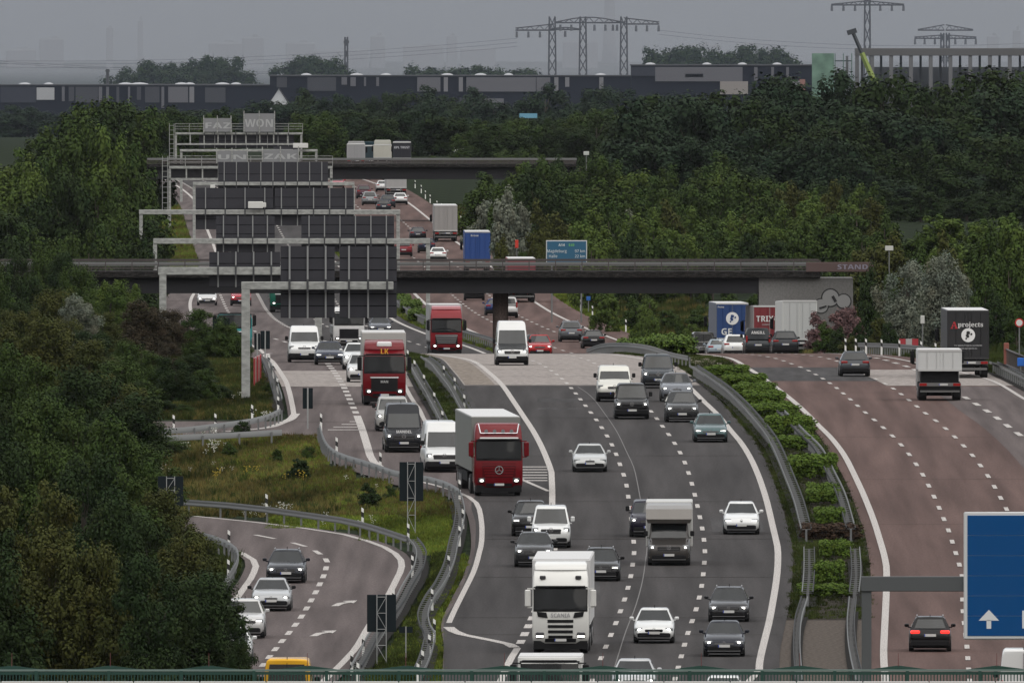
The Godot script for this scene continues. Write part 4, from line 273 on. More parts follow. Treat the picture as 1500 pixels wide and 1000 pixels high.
const TREES := [
	["broadleaf_tree", "tree", "%s horizon tree from the left of the group above the left hall", "tree", "trees on the horizon", [[1, -95.56, -5815.94, 18.38, 19.05, "dark"], [3, -91.73, -5774.32, 17.74, 16.04, "dark"], [0, -88.71, -5770.11, 17.81, 16.44, "dark"], [1, -86.9, -5782.93, 19.35, 19.58, "dark"], [1, -82.5, -5787.36, 18.72, 18.0, "dark"], [1, -79.75, -5810.67, 20.53, 16.3, "dark"], [1, -77.52, -5828.11, 20.06, 20.02, "dark"], [2, -74.29, -5823.62, 18.95, 15.55, "dark"], [1, -71.77, -5794.89, 20.19, 16.69, "dark"], [0, -68.26, -5789.91, 17.81, 18.27, "dark"]]],
	["broadleaf_tree", "tree", "%s horizon tree from the left of the group beside the thin mast", "tree", "trees on the horizon", [[2, -53.94, -5826.95, 20.41, 19.45, "dark"], [3, -51.03, -5771.08, 19.87, 17.18, "dark"], [0, -47.68, -5804.71, 20.14, 17.59, "dark"], [1, -45.0, -5812.47, 20.15, 16.01, "dark"], [3, -42.11, -5784.77, 18.36, 17.08, "dark"]]],
	["broadleaf_tree", "tree", "%s horizon tree from the left of the group left of the green tower", "tree", "trees on the horizon", [[3, 34.52, -5772.91, 21.72, 14.4, "dark"], [2, 38.22, -5814.43, 22.7, 17.87, "dark"], [3, 40.98, -5797.34, 21.06, 14.89, "dark"], [0, 44.21, -5828.74, 22.86, 17.76, "dark"], [1, 47.0, -5790.05, 22.75, 14.83, "dark"], [1, 49.17, -5813.9, 21.5, 17.01, "dark"], [0, 52.92, -5817.28, 22.14, 14.99, "dark"], [0, 55.64, -5792.38, 21.67, 17.95, "dark"], [3, 57.61, -5787.69, 22.21, 18.29, "dark"], [1, 60.46, -5807.22, 22.77, 18.53, "dark"], [3, 63.23, -5797.21, 21.32, 17.27, "dark"], [2, 67.27, -5789.06, 22.58, 15.53, "dark"]]],
	["broadleaf_tree", "tree", "%s low horizon tree from the left above the middle hall", "tree", "trees on the horizon", [[0, -21.5, -5816.49, 18.33, 17.58, "dark"], [2, -17.4, -5791.81, 17.2, 17.91, "dark"], [2, -12.13, -5785.89, 17.7, 18.44, "dark"], [1, -9.0, -5790.4, 18.09, 16.8, "dark"], [2, -5.75, -5770.69, 18.2, 15.68, "dark"], [2, -0.27, -5786.42, 17.37, 17.83, "dark"], [2, 2.95, -5808.85, 17.46, 15.78, "dark"]]],
	["wood_tree", "tree", "%s tree from the left in the dark wood under the left hall", "tree", "wood below the halls", [[3, -93.04, -3763.47, 12.15, 12.74, "pine"], [1, -88.47, -3766.28, 13.01, 12.76, "pine"], [1, -85.59, -3858.38, 11.63, 11.24, "pine"], [1, -80.11, -3753.3, 11.64, 12.28, "pine"], [2, -75.81, -3789.86, 12.58, 11.94, "pine"], [1, -72.74, -3810.82, 13.33, 13.05, "pine"], [3, -66.96, -3740.08, 11.75, 13.82, "dark"], [2, -64.7, -3843.97, 12.06, 13.86, "dark"], [2, -58.9, -3751.38, 12.19, 13.81, "dark"], [1, -56.88, -3855.0, 11.84, 12.07, "dark"], [1, -51.16, -3796.1, 12.23, 12.65, "dark"], [1, -47.74, -3854.87, 12.19, 12.69, "dark"], [0, -42.55, -3838.55, 12.2, 11.94, "dark"]]],
	["wood_tree", "tree", "%s tree from the left in the back row of the middle wood", "tree", "wood below the halls", [[2, -40.45, -3469.48, 14.37, 13.46, "pine"], [3, -35.79, -3475.18, 15.89, 12.39, "dark"], [1, -30.63, -3441.94, 15.34, 11.68, "pine"], [0, -27.73, -3513.63, 14.12, 12.22, "dark"], [1, -23.35, -3521.81, 15.41, 10.81, "dark"], [0, -18.55, -3506.39, 15.69, 13.6, "dark"], [3, -13.79, -3441.75, 16.38, 12.64, "pine"], [3, -10.32, -3543.04, 14.68, 12.25, "dark"], [3, -6.65, -3547.87, 15.96, 13.41, "pine"], [0, -2.91, -3476.44, 14.28, 12.97, "pine"], [3, 1.96, -3509.85, 14.26, 13.68, "dark"], [3, 5.83, -3459.85, 16.7, 13.88, "pine"], [0, 11.23, -3491.07, 14.21, 10.92, "pine"], [0, 14.56, -3472.06, 16.64, 13.29, "pine"], [3, 18.6, -3479.97, 15.71, 13.9, "pine"], [0, 23.78, -3524.15, 15.19, 11.1, "dark"], [0, 27.26, -3466.31, 15.52, 13.03, "pine"]]],
	["wood_tree", "tree", "%s tree from the left in the front row of the middle wood", "tree", "wood below the halls", [[0, -32.16, -2966.47, 13.5, 11.11, "mid"], [2, -27.23, -3039.91, 13.63, 11.01, "dark"], [2, -23.92, -3036.96, 13.07, 10.83, "pine"], [0, -20.57, -2961.52, 12.81, 11.41, "dark"], [0, -17.13, -3008.79, 13.79, 9.77, "pine"], [3, -12.58, -3000.78, 13.89, 10.2, "pine"], [2, -9.33, -2997.66, 12.82, 9.82, "dark"], [3, -4.1, -2943.54, 12.31, 9.66, "mid"], [3, -1.47, -3053.35, 12.99, 11.49, "pine"], [0, 2.77, -3029.95, 12.68, 12.34, "pine"], [1, 6.96, -2998.97, 12.03, 9.91, "mid"], [1, 10.57, -2985.1, 13.96, 10.35, "mid"], [3, 15.17, -3024.64, 13.66, 10.61, "mid"], [2, 18.99, -3039.73, 12.86, 11.85, "mid"], [2, 23.5, -3055.35, 12.72, 11.01, "dark"]]],
	["wood_tree", "tree", "%s tree from the left in the wood right of the lone white van", "tree", "wood below the halls", [[1, -5.8, -2646.95, 11.85, 8.71, "mid"], [3, -1.94, -2615.7, 12.47, 10.53, "dark"], [2, 0.47, -2622.17, 13.52, 8.6, "mid"], [1, 4.26, -2670.03, 13.38, 8.4, "dark"], [2, 9.03, -2637.54, 12.15, 9.12, "dark"], [3, 12.45, -2665.02, 13.51, 9.52, "dark"], [2, 15.37, -2619.43, 10.99, 9.06, "dark"], [1, 19.24, -2629.2, 12.33, 8.4, "dark"]]],
	["roadside_tree", "bush", "%s bush from the left behind the far overpass end", "tree", "trees along the roads", [[1, -9.92, -2360.54, 9.07, 5.67, "mid"], [2, -7.08, -2393.59, 8.87, 4.41, "dark"], [3, -3.68, -2377.18, 8.8, 4.63, "mid"], [2, -1.04, -2382.9, 9.56, 5.67, "mid"], [3, 1.47, -2364.22, 9.81, 4.52, "mid"], [1, 5.38, -2353.23, 9.25, 5.27, "dark"]]],
	["wood_tree", "tree", "%s tree from the left in the top row of the right-hand wood", "tree", "right-hand wood", [[1, 16.46, -1975.09, 17.51, 13.9, "dark"], [0, 19.06, -1944.94, 17.35, 14.72, "pine"], [2, 23.53, -1985.56, 18.11, 12.36, "dark"], [0, 27.65, -1957.73, 16.81, 14.79, "pine"], [3, 29.85, -1942.07, 17.95, 14.43, "pine"], [2, 34.46, -1976.29, 20.12, 15.1, "pine"], [2, 36.79, -1925.75, 16.98, 13.26, "pine"], [1, 42.0, -1991.69, 20.55, 13.97, "pine"], [0, 45.18, -1931.48, 20.29, 14.53, "dark"], [3, 47.21, -1941.42, 17.8, 13.93, "dark"], [1, 51.47, -1925.27, 19.09, 12.38, "dark"], [2, 55.22, -1974.07, 19.09, 12.0, "dark"], [0, 58.68, -1922.2, 18.74, 15.41, "pine"], [2, 61.6, -1954.88, 20.91, 15.34, "dark"]]],
	["wood_tree", "tree", "%s tree from the left in the middle row of the right-hand wood", "tree", "right-hand wood", [[3, 14.85, -1836.21, 16.64, 12.94, "pine"], [0, 18.51, -1888.68, 15.93, 13.67, "pine"], [2, 21.95, -1858.92, 17.58, 11.98, "pine"], [1, 26.07, -1842.08, 13.96, 11.69, "pine"], [1, 30.36, -1875.87, 17.17, 11.89, "dark"], [0, 33.8, -1878.85, 16.82, 12.72, "pine"], [1, 37.64, -1850.95, 15.64, 13.42, "dark"], [0, 41.85, -1852.89, 14.07, 11.25, "dark"], [2, 44.33, -1875.22, 16.17, 13.65, "pine"], [2, 49.66, -1877.79, 15.51, 12.26, "pine"], [0, 52.59, -1881.79, 15.59, 13.32, "dark"], [0, 56.85, -1871.32, 13.38, 12.37, "dark"], [0, 60.31, -1878.8, 13.2, 11.73, "pine"]]],
	["wood_bush", "bush", "%s bush from the left along the foot of the right-hand wood", "tree", "right-hand wood", [[0, 15.21, -1727.76, 8.32, 5.2, "dark"], [0, 18.14, -1737.71, 7.88, 5.84, "dark"], [1, 20.94, -1730.34, 8.1, 6.19, "dark"], [2, 23.76, -1734.64, 7.09, 5.0, "dark"], [2, 26.27, -1751.68, 7.3, 5.21, "dark"], [2, 28.25, -1731.38, 7.77, 6.02, "dark"], [1, 30.83, -1727.34, 8.2, 4.95, "dark"], [1, 33.21, -1747.99, 7.35, 5.81, "dark"], [3, 35.53, -1741.98, 8.32, 5.46, "dark"], [1, 37.41, -1739.5, 8.8, 5.29, "dark"], [2, 40.07, -1727.53, 7.68, 5.12, "dark"], [2, 43.03, -1729.48, 7.36, 5.68, "dark"], [3, 45.09, -1741.9, 6.79, 5.12, "dark"], [2, 47.32, -1728.07, 7.36, 5.92, "dark"], [1, 49.87, -1753.57, 7.14, 6.08, "dark"], [3, 52.79, -1734.55, 6.76, 5.8, "dark"], [3, 55.79, -1751.8, 7.31, 6.09, "dark"], [1, 57.84, -1730.81, 7.29, 5.01, "dark"], [0, 59.99, -1729.56, 8.56, 5.69, "dark"]]],
	["wood_tree", "tree", "%s tree from the left in the front row of the right-hand wood", "tree", "right-hand wood", [[2, 16.71, -1779.82, 12.46, 12.26, "pine"], [2, 21.0, -1779.63, 13.21, 9.55, "pine"], [1, 25.05, -1799.96, 11.16, 12.18, "dark"], [3, 27.91, -1765.66, 9.59, 11.38, "dark"], [2, 32.26, -1783.03, 12.22, 10.69, "pine"], [0, 35.83, -1780.77, 13.14, 10.15, "pine"], [0, 38.5, -1770.84, 13.29, 9.93, "pine"], [3, 43.35, -1782.13, 8.88, 12.38, "pine"], [1, 46.97, -1794.22, 12.82, 9.77, "dark"], [0, 50.58, -1765.16, 11.74, 9.52, "dark"], [0, 52.67, -1774.44, 8.95, 9.57, "pine"], [0, 58.49, -1798.27, 13.42, 9.66, "dark"]]],
	["roadside_tree", "tree", "%s tree from the left in the upper thicket beyond the overpass", "tree", "trees along the roads", [[3, -2.74, -1615.3, 9.63, 8.9, "mid"], [3, 0.83, -1644.92, 10.65, 7.16, "bright"], [1, 3.49, -1643.51, 11.1, 7.79, "mid"], [0, 8.06, -1615.33, 10.28, 9.3, "mid"], [1, 10.55, -1613.61, 11.74, 7.72, "mid"], [0, 13.57, -1611.8, 10.09, 8.59, "bright"], [3, 16.96, -1636.16, 10.41, 7.3, "mid"], [3, 20.8, -1612.87, 10.39, 9.06, "mid"], [3, 23.69, -1628.89, 11.72, 9.23, "mid"]]],
	["roadside_bush", "bush", "%s bush from the left along the edge of the small field", "tree", "trees along the roads", [[2, 22.3, -1503.45, 9.43, 4.55, "bright"], [2, 24.41, -1493.97, 8.32, 4.9, "bright"], [3, 28.07, -1502.85, 9.59, 5.7, "mid"], [1, 29.95, -1527.9, 8.88, 4.76, "bright"], [3, 32.18, -1470.76, 8.68, 4.58, "bright"], [0, 35.37, -1509.9, 8.45, 4.41, "mid"], [1, 37.58, -1495.13, 8.9, 5.47, "bright"]]],
	["roadside_bush", "bush", "%s bush from the left over the distant overpass end", "tree", "trees along the roads", [[1, 3.94, -1724.87, 11.12, 4.45, "mid"], [0, 6.0, -1726.15, 11.75, 5.15, "dark"], [0, 7.87, -1719.2, 12.09, 5.65, "dark"], [2, 9.93, -1721.1, 11.45, 5.36, "dark"]]],
	["roadside_bush", "bush", "%s pale bush from the left at the bend beyond the overpass", "tree", "trees along the roads", [[0, -3.11, -1468.68, 8.28, 4.85, "silver"], [2, -0.56, -1435.91, 9.77, 4.95, "mid"], [1, 0.9, -1479.78, 8.26, 4.51, "mid"]]],
	["roadside_tree", "tree", "%s tree from the left in the middle thicket beyond the overpass", "tree", "trees along the roads", [[1, 2.76, -1253.32, 11.19, 8.09, "dark"], [1, 6.59, -1284.91, 9.96, 7.87, "mid"], [2, 8.83, -1284.1, 9.63, 7.8, "mid"], [3, 11.87, -1257.35, 9.49, 8.03, "mid"], [3, 15.14, -1231.56, 10.65, 6.89, "mid"], [1, 19.0, -1266.72, 10.21, 7.75, "mid"], [0, 21.04, -1272.35, 10.88, 6.74, "mid"], [0, 24.04, -1248.23, 11.18, 8.61, "mid"]]],
	["willow_bush", "bush", "%s silvery willow from the left above the overpass", "tree", "silver willows", [[2, -0.54, -1210.79, 9.37, 4.2, "silver"], [2, 1.01, -1215.27, 8.0, 4.01, "silver"], [2, 11.7, -1187.94, 7.49, 4.28, "silver"], [3, 10.49, -1224.12, 5.72, 3.54, "silver"], [2, 30.63, -1209.36, 5.48, 3.86, "silver"]]],
	["roadside_bush", "bush", "%s bush from the left in the low row above the overpass railing", "tree", "trees along the roads", [[3, 6.56, -1069.74, 7.64, 4.73, "bright"], [2, 8.57, -1080.16, 6.65, 4.81, "bright"], [2, 11.64, -1045.55, 7.82, 5.1, "bright"], [0, 14.1, -1059.2, 7.82, 5.24, "bright"], [0, 16.31, -1071.38, 6.84, 4.47, "mid"], [2, 18.92, -1082.24, 7.49, 5.1, "mid"], [3, 22.1, -1032.99, 8.06, 4.26, "bright"], [2, 23.81, -1073.44, 7.66, 4.17, "bright"], [2, 27.17, -1082.95, 7.48, 4.13, "bright"], [3, 29.95, -1054.63, 8.15, 4.13, "bright"]]],
	["roadside_bush", "bush", "%s low verge bush from the left beside the small red sign", "tree", "trees along the roads", [[2, -0.91, -1098.43, 5.88, 2.32, "olive"], [0, 0.81, -1108.66, 5.18, 2.21, "mid"], [1, 2.07, -1093.4, 5.57, 2.0, "olive"], [3, 2.85, -1091.67, 5.68, 2.2, "olive"]]],
	["roadside_bush", "bush", "%s bush from the left in the filling row of the right thicket", "tree", "trees along the roads", [[1, 5.36, -1328.0, 8.99, 5.27, "mid"], [3, 8.21, -1335.42, 9.17, 5.56, "olive"], [3, 9.61, -1368.11, 8.85, 4.54, "mid"], [0, 12.45, -1357.66, 9.14, 5.13, "mid"], [0, 14.16, -1332.4, 8.32, 4.85, "bright"], [3, 16.07, -1358.35, 8.38, 5.58, "olive"], [0, 18.39, -1356.32, 9.57, 5.58, "mid"], [2, 19.97, -1351.44, 8.19, 4.96, "mid"], [1, 22.42, -1337.39, 9.13, 5.42, "mid"], [1, 24.87, -1320.06, 8.99, 4.82, "bright"], [3, 26.86, -1359.68, 9.3, 5.51, "olive"], [2, 29.06, -1340.39, 9.45, 5.36, "olive"], [3, 30.77, -1329.56, 8.62, 5.28, "bright"], [2, 33.4, -1366.29, 9.53, 4.46, "olive"], [0, 34.91, -1348.72, 8.63, 5.39, "bright"], [1, 37.93, -1378.46, 9.53, 5.3, "mid"]]],
	["roadside_bush", "bush", "%s bush from the left in the second filling row of the right thicket", "tree", "trees along the roads", [[1, 3.26, -1210.09, 8.69, 4.25, "olive"], [1, 5.45, -1219.37, 7.51, 5.48, "olive"], [2, 7.73, -1172.06, 7.7, 5.37, "bright"], [0, 9.4, -1173.21, 8.69, 4.27, "mid"], [3, 11.4, -1178.0, 7.65, 4.73, "bright"], [1, 14.02, -1213.67, 7.96, 4.51, "bright"], [1, 16.02, -1214.01, 8.68, 4.75, "olive"], [1, 18.31, -1176.43, 8.21, 5.12, "bright"], [1, 20.9, -1205.76, 7.7, 5.41, "bright"], [3, 23.0, -1209.44, 7.52, 5.17, "olive"], [2, 24.7, -1179.65, 9.0, 5.15, "mid"], [1, 26.64, -1171.52, 8.37, 4.7, "bright"], [3, 28.82, -1202.51, 8.6, 4.69, "bright"], [1, 30.9, -1197.64, 7.59, 4.23, "mid"], [0, 33.88, -1202.33, 8.19, 5.19, "mid"], [2, 35.55, -1217.47, 8.69, 5.17, "olive"]]],
	["roadside_bush", "bush", "%s bush from the left in the lowest row above the overpass", "tree", "trees along the roads", [[0, 7.08, -928.57, 7.38, 4.75, "bright"], [0, 8.57, -955.87, 6.52, 3.74, "bright"], [2, 10.69, -922.99, 7.57, 3.87, "dark"], [0, 12.84, -946.96, 7.56, 4.8, "mid"], [0, 14.53, -962.86, 6.61, 4.37, "mid"], [2, 16.23, -965.87, 6.48, 4.17, "bright"], [3, 18.0, -930.75, 7.49, 3.8, "mid"], [2, 20.26, -962.25, 6.49, 4.47, "mid"], [3, 21.4, -929.5, 7.38, 4.07, "dark"], [0, 23.58, -952.02, 7.19, 4.37, "dark"], [3, 25.9, -928.57, 7.38, 4.63, "mid"], [0, 27.26, -940.8, 7.07, 4.66, "mid"], [1, 29.31, -934.78, 7.88, 4.39, "dark"], [0, 31.58, -966.05, 7.56, 3.85, "dark"], [0, 33.07, -929.37, 6.99, 4.04, "dark"]]],
	["roadside_bush", "bush", "%s bush from the left in the green row right of the overpass", "tree", "trees along the roads", [[2, 24.73, -787.79, 8.95, 4.91, "mid"], [3, 27.61, -803.84, 9.64, 5.31, "mid"], [0, 29.81, -797.76, 8.64, 4.45, "mid"], [0, 32.14, -829.8, 9.62, 4.37, "mid"], [2, 34.99, -792.23, 8.36, 5.45, "mid"], [3, 36.6, -793.41, 9.88, 5.52, "bright"], [3, 39.5, -778.67, 9.59, 4.69, "bright"], [3, 41.98, -780.4, 10.04, 4.24, "bright"]]],
	["roadside_bush", "bush", "%s bush from the left behind the bridge end wall", "tree", "trees along the roads", [[0, 29.19, -690.07, 8.28, 5.17, "olive"], [2, 30.77, -668.39, 8.65, 4.47, "olive"], [0, 33.95, -659.74, 8.19, 4.1, "bright"], [3, 35.3, -651.98, 8.44, 4.7, "bright"], [2, 38.63, -705.27, 8.35, 5.03, "mid"], [0, 40.81, -672.09, 7.86, 4.09, "mid"]]],
	["roadside_bush", "bush", "%s bush from the left seen under the overpass", "tree", "trees along the roads", [[3, 7.96, -752.23, 3.54, 3.1, "bright"], [1, 10.43, -759.1, 3.35, 3.11, "mid"], [0, 11.51, -756.5, 3.65, 2.68, "bright"], [0, 13.15, -765.63, 2.51, 2.81, "mid"], [1, 15.43, -767.24, 2.58, 2.71, "mid"], [3, 17.28, -773.71, 2.68, 2.47, "bright"], [2, 18.42, -762.77, 3.48, 2.86, "mid"], [1, 20.09, -754.51, 3.67, 3.11, "mid"]]],
	["roadside_bush", "bush", "%s low bush from the left beside the median crest", "tree", "trees along the roads", [[1, 10.05, -635.63, 2.58, 1.87, "bright"], [3, 11.14, -632.38, 2.79, 1.88, "bright"], [2, 13.18, -642.58, 2.56, 1.8, "mid"], [0, 14.34, -641.8, 2.51, 2.13, "bright"], [0, 16.16, -641.35, 2.58, 1.92, "mid"]]],
	["silver_willow", "near", "%s silvery willow from the left above the crest guardrail", "tree", "silver willows", [[1, 27.68, -333.59, 9.15, 5.23, "silver"], [2, 29.62, -318.73, 9.55, 5.34, "silver"], [2, 31.76, -351.12, 8.16, 3.37, "silver"]]],
	["flowering_shrub", "bush", "%s pink flowering shrub from the left below the abutment", "shrub", "pink shrubs", [[1, 22.18, -379.14, 5.4, 2.81, "pink"], [0, 23.33, -381.77, 6.06, 3.61, "pink"], [0, 24.42, -374.89, 6.22, 2.43, "pink"]]],
	["roadside_bush", "bush", "%s dark bush from the left between abutment and willow", "tree", "trees along the roads", [[2, 26.34, -443.0, 7.69, 2.77, "dark"], [0, 27.74, -454.59, 8.1, 2.95, "mid"], [0, 27.8, -418.7, 7.13, 2.94, "dark"]]],
	["roadside_bush", "bush", "%s bush on the slope below the pink shrubs", "tree", "trees along the roads", [[2, 21.64, -312.07, 5.25, 2.09, "mid"], [2, 22.65, -308.84, 5.0, 1.71, "dark"], [1, 23.98, -309.7, 5.46, 1.88, "dark"], [0, 25.37, -319.73, 5.94, 2.07, "olive"], [0, 26.23, -312.26, 5.63, 1.78, "dark"], [1, 23.08, -305.16, 4.51, 1.86, "olive"], [1, 24.62, -316.16, 4.55, 2.15, "olive"]]],
	["roadside_bush", "bush", "%s bush from the left behind the black trailer at the picture edge", "tree", "trees along the roads", [[1, 32.53, -292.47, 9.65, 3.51, "mid"], [0, 34.15, -297.13, 10.36, 3.44, "mid"], [3, 35.38, -308.84, 8.96, 3.24, "bright"], [1, 33.06, -281.43, 7.77, 2.83, "dark"], [3, 34.4, -278.09, 6.78, 2.4, "mid"]]],
	["roadside_bush", "bush", "%s tall bush from the left behind the silvery willows", "tree", "trees along the roads", [[1, 33.68, -533.99, 9.86, 3.87, "olive"], [1, 36.16, -542.84, 10.59, 3.61, "mid"], [3, 38.32, -546.63, 10.83, 4.1, "bright"], [1, 31.51, -547.37, 9.51, 3.18, "mid"]]],
	["roadside_tree", "tree", "%s tree from the left on the far left ridge", "tree", "trees along the roads", [[0, -55.22, -1787.51, 13.36, 10.43, "mid"], [3, -52.47, -1780.53, 16.03, 10.65, "mid"], [2, -49.43, -1775.36, 17.64, 10.33, "mid"], [2, -46.38, -1761.9, 17.03, 10.14, "dark"], [3, -43.4, -1759.61, 16.08, 10.48, "mid"]]],
	["roadside_tree", "tree", "%s tree from the left behind the farthest gantry", "tree", "trees along the roads", [[2, -50.77, -2522.95, 14.56, 8.34, "mid"], [2, -47.97, -2532.21, 15.31, 9.02, "dark"], [1, -45.08, -2533.81, 14.14, 9.45, "mid"], [3, -42.37, -2554.1, 14.77, 8.91, "dark"], [2, -29.58, -2535.55, 13.55, 9.43, "mid"], [1, -27.11, -2527.17, 14.55, 8.92, "mid"]]],
	["roadside_tree", "tree", "%s tree from the left in the bright clump left of the gantries", "tree", "trees along the roads", [[2, -51.39, -1296.1, 11.98, 8.51, "bright"], [3, -48.41, -1256.26, 13.24, 7.43, "bright"], [2, -45.84, -1281.43, 14.66, 6.98, "mid"], [0, -43.51, -1297.11, 15.99, 7.1, "mid"], [1, -40.86, -1295.96, 15.58, 7.56, "bright"], [3, -38.38, -1252.62, 13.8, 7.7, "mid"], [3, -37.17, -1265.57, 11.15, 8.45, "mid"]]],
	["roadside_tree", "tree", "%s tree from the left in the dark clump above the overpass end", "tree", "trees along the roads", [[2, -45.41, -950.38, 9.13, 7.24, "dark"], [1, -43.61, -1004.55, 9.94, 6.87, "dark"], [2, -40.74, -1001.96, 12.34, 6.33, "dark"], [0, -38.19, -1007.81, 11.93, 7.04, "mid"], [3, -35.76, -994.31, 10.5, 6.36, "mid"], [1, -34.41, -996.65, 8.11, 8.06, "dark"]]],
	["roadside_tree", "tree", "%s tree from the left just behind the overpass end", "tree", "trees along the roads", [[1, -41.66, -716.25, 8.56, 6.26, "dark"], [3, -39.68, -741.42, 8.97, 6.06, "mid"], [0, -37.13, -722.11, 8.64, 5.27, "mid"], [3, -35.16, -734.8, 8.84, 5.77, "mid"], [3, -33.55, -763.85, 8.25, 5.64, "dark"], [3, -31.8, -761.14, 7.7, 5.63, "dark"]]],
	["roadside_tree", "near", "%s tree from the left in front of the overpass end", "tree", "trees along the roads", [[2, -38.02, -435.98, 8.74, 5.54, "mid"], [3, -36.43, -445.95, 9.02, 5.47, "dark"], [0, -34.78, -459.86, 9.23, 4.55, "mid"], [1, -32.99, -451.05, 8.89, 4.95, "dark"], [0, -31.59, -434.07, 8.11, 4.51, "mid"]]],
	["roadside_bush", "near", "%s light green bush left of the second gantry post", "tree", "trees along the roads", [[1, -27.13, -255.75, 8.54, 4.14, "bright"], [3, -25.87, -283.74, 7.99, 3.81, "bright"], [3, -28.97, -281.83, 7.4, 4.44, "mid"]]],
	["roadside_bush", "near", "%s bush from the left in the row behind the white gantry post", "tree", "trees along the roads", [[3, -31.92, -181.93, 8.06, 3.77, "dark"], [0, -29.57, -158.11, 8.7, 4.74, "olive"], [2, -27.82, -149.37, 8.34, 3.82, "silver"], [1, -26.66, -186.07, 7.14, 3.73, "olive"], [2, -23.74, -146.77, 8.1, 4.4, "brown"], [0, -22.05, -170.85, 7.45, 3.73, "brown"], [1, -19.65, -152.29, 7.62, 4.34, "mid"], [3, -17.91, -152.86, 6.48, 3.16, "mid"], [3, -18.5, -146.02, 6.89, 3.56, "mid"]]],
	["roadside_bush", "near", "%s bush from the left in the second row of the left thicket", "tree", "trees along the roads", [[1, -30.1, -43.2, 8.42, 4.48, "olive"], [0, -28.27, -85.96, 7.7, 4.03, "olive"], [1, -25.01, -32.68, 7.37, 4.66, "dark"], [3, -23.04, -55.65, 6.73, 3.42, "brown"], [1, -20.75, -36.82, 6.71, 2.93, "brown"], [0, -19.08, -53.71, 5.92, 2.48, "dark"]]],
	["roadside_bush", "near", "%s low bush left of the nearest gantry post", "tree", "trees along the roads", [[1, -18.09, 2.97, 5.22, 1.9, "silver"], [2, -19.64, 1.4, 5.36, 2.54, "dark"], [2, -17.09, 3.03, 4.42, 1.28, "mid"], [0, -20.93, -6.15, 4.8, 2.74, "mid"], [0, -14.27, 2.75, 4.82, 1.45, "mid"]]],
	["roadside_bush", "near", "%s bush from the left in the dense bank above the exit guardrail", "tree", "trees along the roads", [[0, -22.49, 20.55, 7.29, 3.32, "mid"], [3, -20.95, 26.28, 6.75, 3.75, "mid"], [1, -19.45, 33.34, 6.5, 3.66, "dark"], [2, -18.15, 28.98, 5.78, 3.12, "mid"], [0, -17.14, 26.05, 4.92, 2.26, "dark"]]],
	["roadside_bush", "near", "%s bush from the left right behind the exit guardrail", "tree", "trees along the roads", [[1, -22.17, 61.15, 5.55, 2.81, "dark"], [2, -20.99, 56.34, 4.91, 2.7, "mid"], [0, -19.9, 55.84, 4.4, 2.56, "dark"], [3, -18.79, 57.52, 4.03, 1.84, "mid"]]],
	["broadleaf_tree", "near", "%s tree from the left in the third row of the left thicket", "tree", "trees along the roads", [[1, -29.0, 47.94, 8.22, 5.85, "olive"], [2, -26.64, 48.55, 8.62, 5.29, "olive"], [1, -24.23, 53.4, 7.61, 5.06, "olive"], [3, -22.22, 72.76, 6.92, 5.96, "mid"]]],
	["broadleaf_tree", "near", "%s tree from the left in the fourth row of the left thicket", "tree", "trees along the roads", [[2, -27.75, 156.92, 8.09, 5.13, "mid"], [3, -25.49, 160.55, 7.58, 5.52, "mid"], [0, -23.11, 185.81, 7.38, 5.79, "dark"], [3, -21.58, 165.07, 6.71, 6.05, "olive"], [2, -19.77, 193.6, 5.95, 6.06, "dark"], [0, -19.41, 147.33, 3.56, 5.33, "mid"]]],
	["broadleaf_tree", "near", "%s tree from the left in the fifth row of the left thicket", "tree", "trees along the roads", [[2, -25.66, 290.7, 6.77, 4.83, "dark"], [1, -24.25, 262.71, 6.57, 5.5, "mid"], [3, -22.11, 267.41, 6.07, 4.84, "mid"], [2, -19.72, 305.99, 6.02, 4.84, "mid"], [0, -18.71, 265.12, 4.4, 5.21, "mid"]]],
	["broadleaf_tree", "near", "%s tree from the left in the sixth row of the left thicket", "tree", "trees along the roads", [[0, -23.8, 381.57, 5.71, 4.75, "dark"], [0, -21.89, 381.79, 5.9, 4.83, "mid"], [1, -19.84, 392.0, 5.47, 5.26, "dark"], [3, -18.0, 388.15, 4.79, 5.14, "mid"], [1, -16.51, 385.93, 3.87, 4.64, "olive"], [3, -15.54, 376.78, 2.97, 4.48, "olive"]]],
	["broadleaf_tree", "near", "%s tree from the left in the seventh row of the left thicket", "tree", "trees along the roads", [[3, -21.9, 476.93, 5.02, 5.07, "olive"], [3, -19.85, 475.62, 5.21, 5.23, "olive"], [2, -17.61, 487.92, 4.81, 5.02, "dark"], [3, -15.84, 476.25, 3.97, 4.8, "dark"], [2, -14.19, 484.16, 3.22, 4.87, "olive"], [0, -13.55, 489.12, 1.83, 5.48, "dark"]]],
	["broadleaf_tree", "near", "%s tree from the left in the nearest row behind the green railing", "tree", "trees along the roads", [[3, -20.78, 569.91, 4.64, 5.47, "dark"], [3, -18.75, 567.77, 4.74, 5.54, "olive"], [0, -16.67, 568.63, 4.2, 4.41, "olive"], [1, -14.7, 571.87, 3.84, 4.35, "dark"], [2, -12.97, 566.01, 2.86, 4.75, "dark"], [1, -11.76, 563.42, 1.35, 3.69, "dark"], [2, -11.01, 569.93, 0.56, 2.19, "dark"]]],
	["meadow_shrub", "bush", "%s small shrub in the meadow counted away from the exit guardrail", "shrub", "shrubs in the meadow", [[0, -14.99, 116.24, 4.08, 1.5, "dark"], [1, -15.31, 150.67, 3.27, 1.05, "mid"], [2, -12.65, 160.59, 3.01, 0.9, "mid"], [3, -11.23, 190.92, 2.89, 1.5, "dark"], [0, -10.96, 155.66, 3.19, 1.05, "mid"], [1, -7.18, 235.38, 2.23, 1.65, "dark"], [2, -6.35, 222.18, 1.95, 0.9, "mid"]]],
]
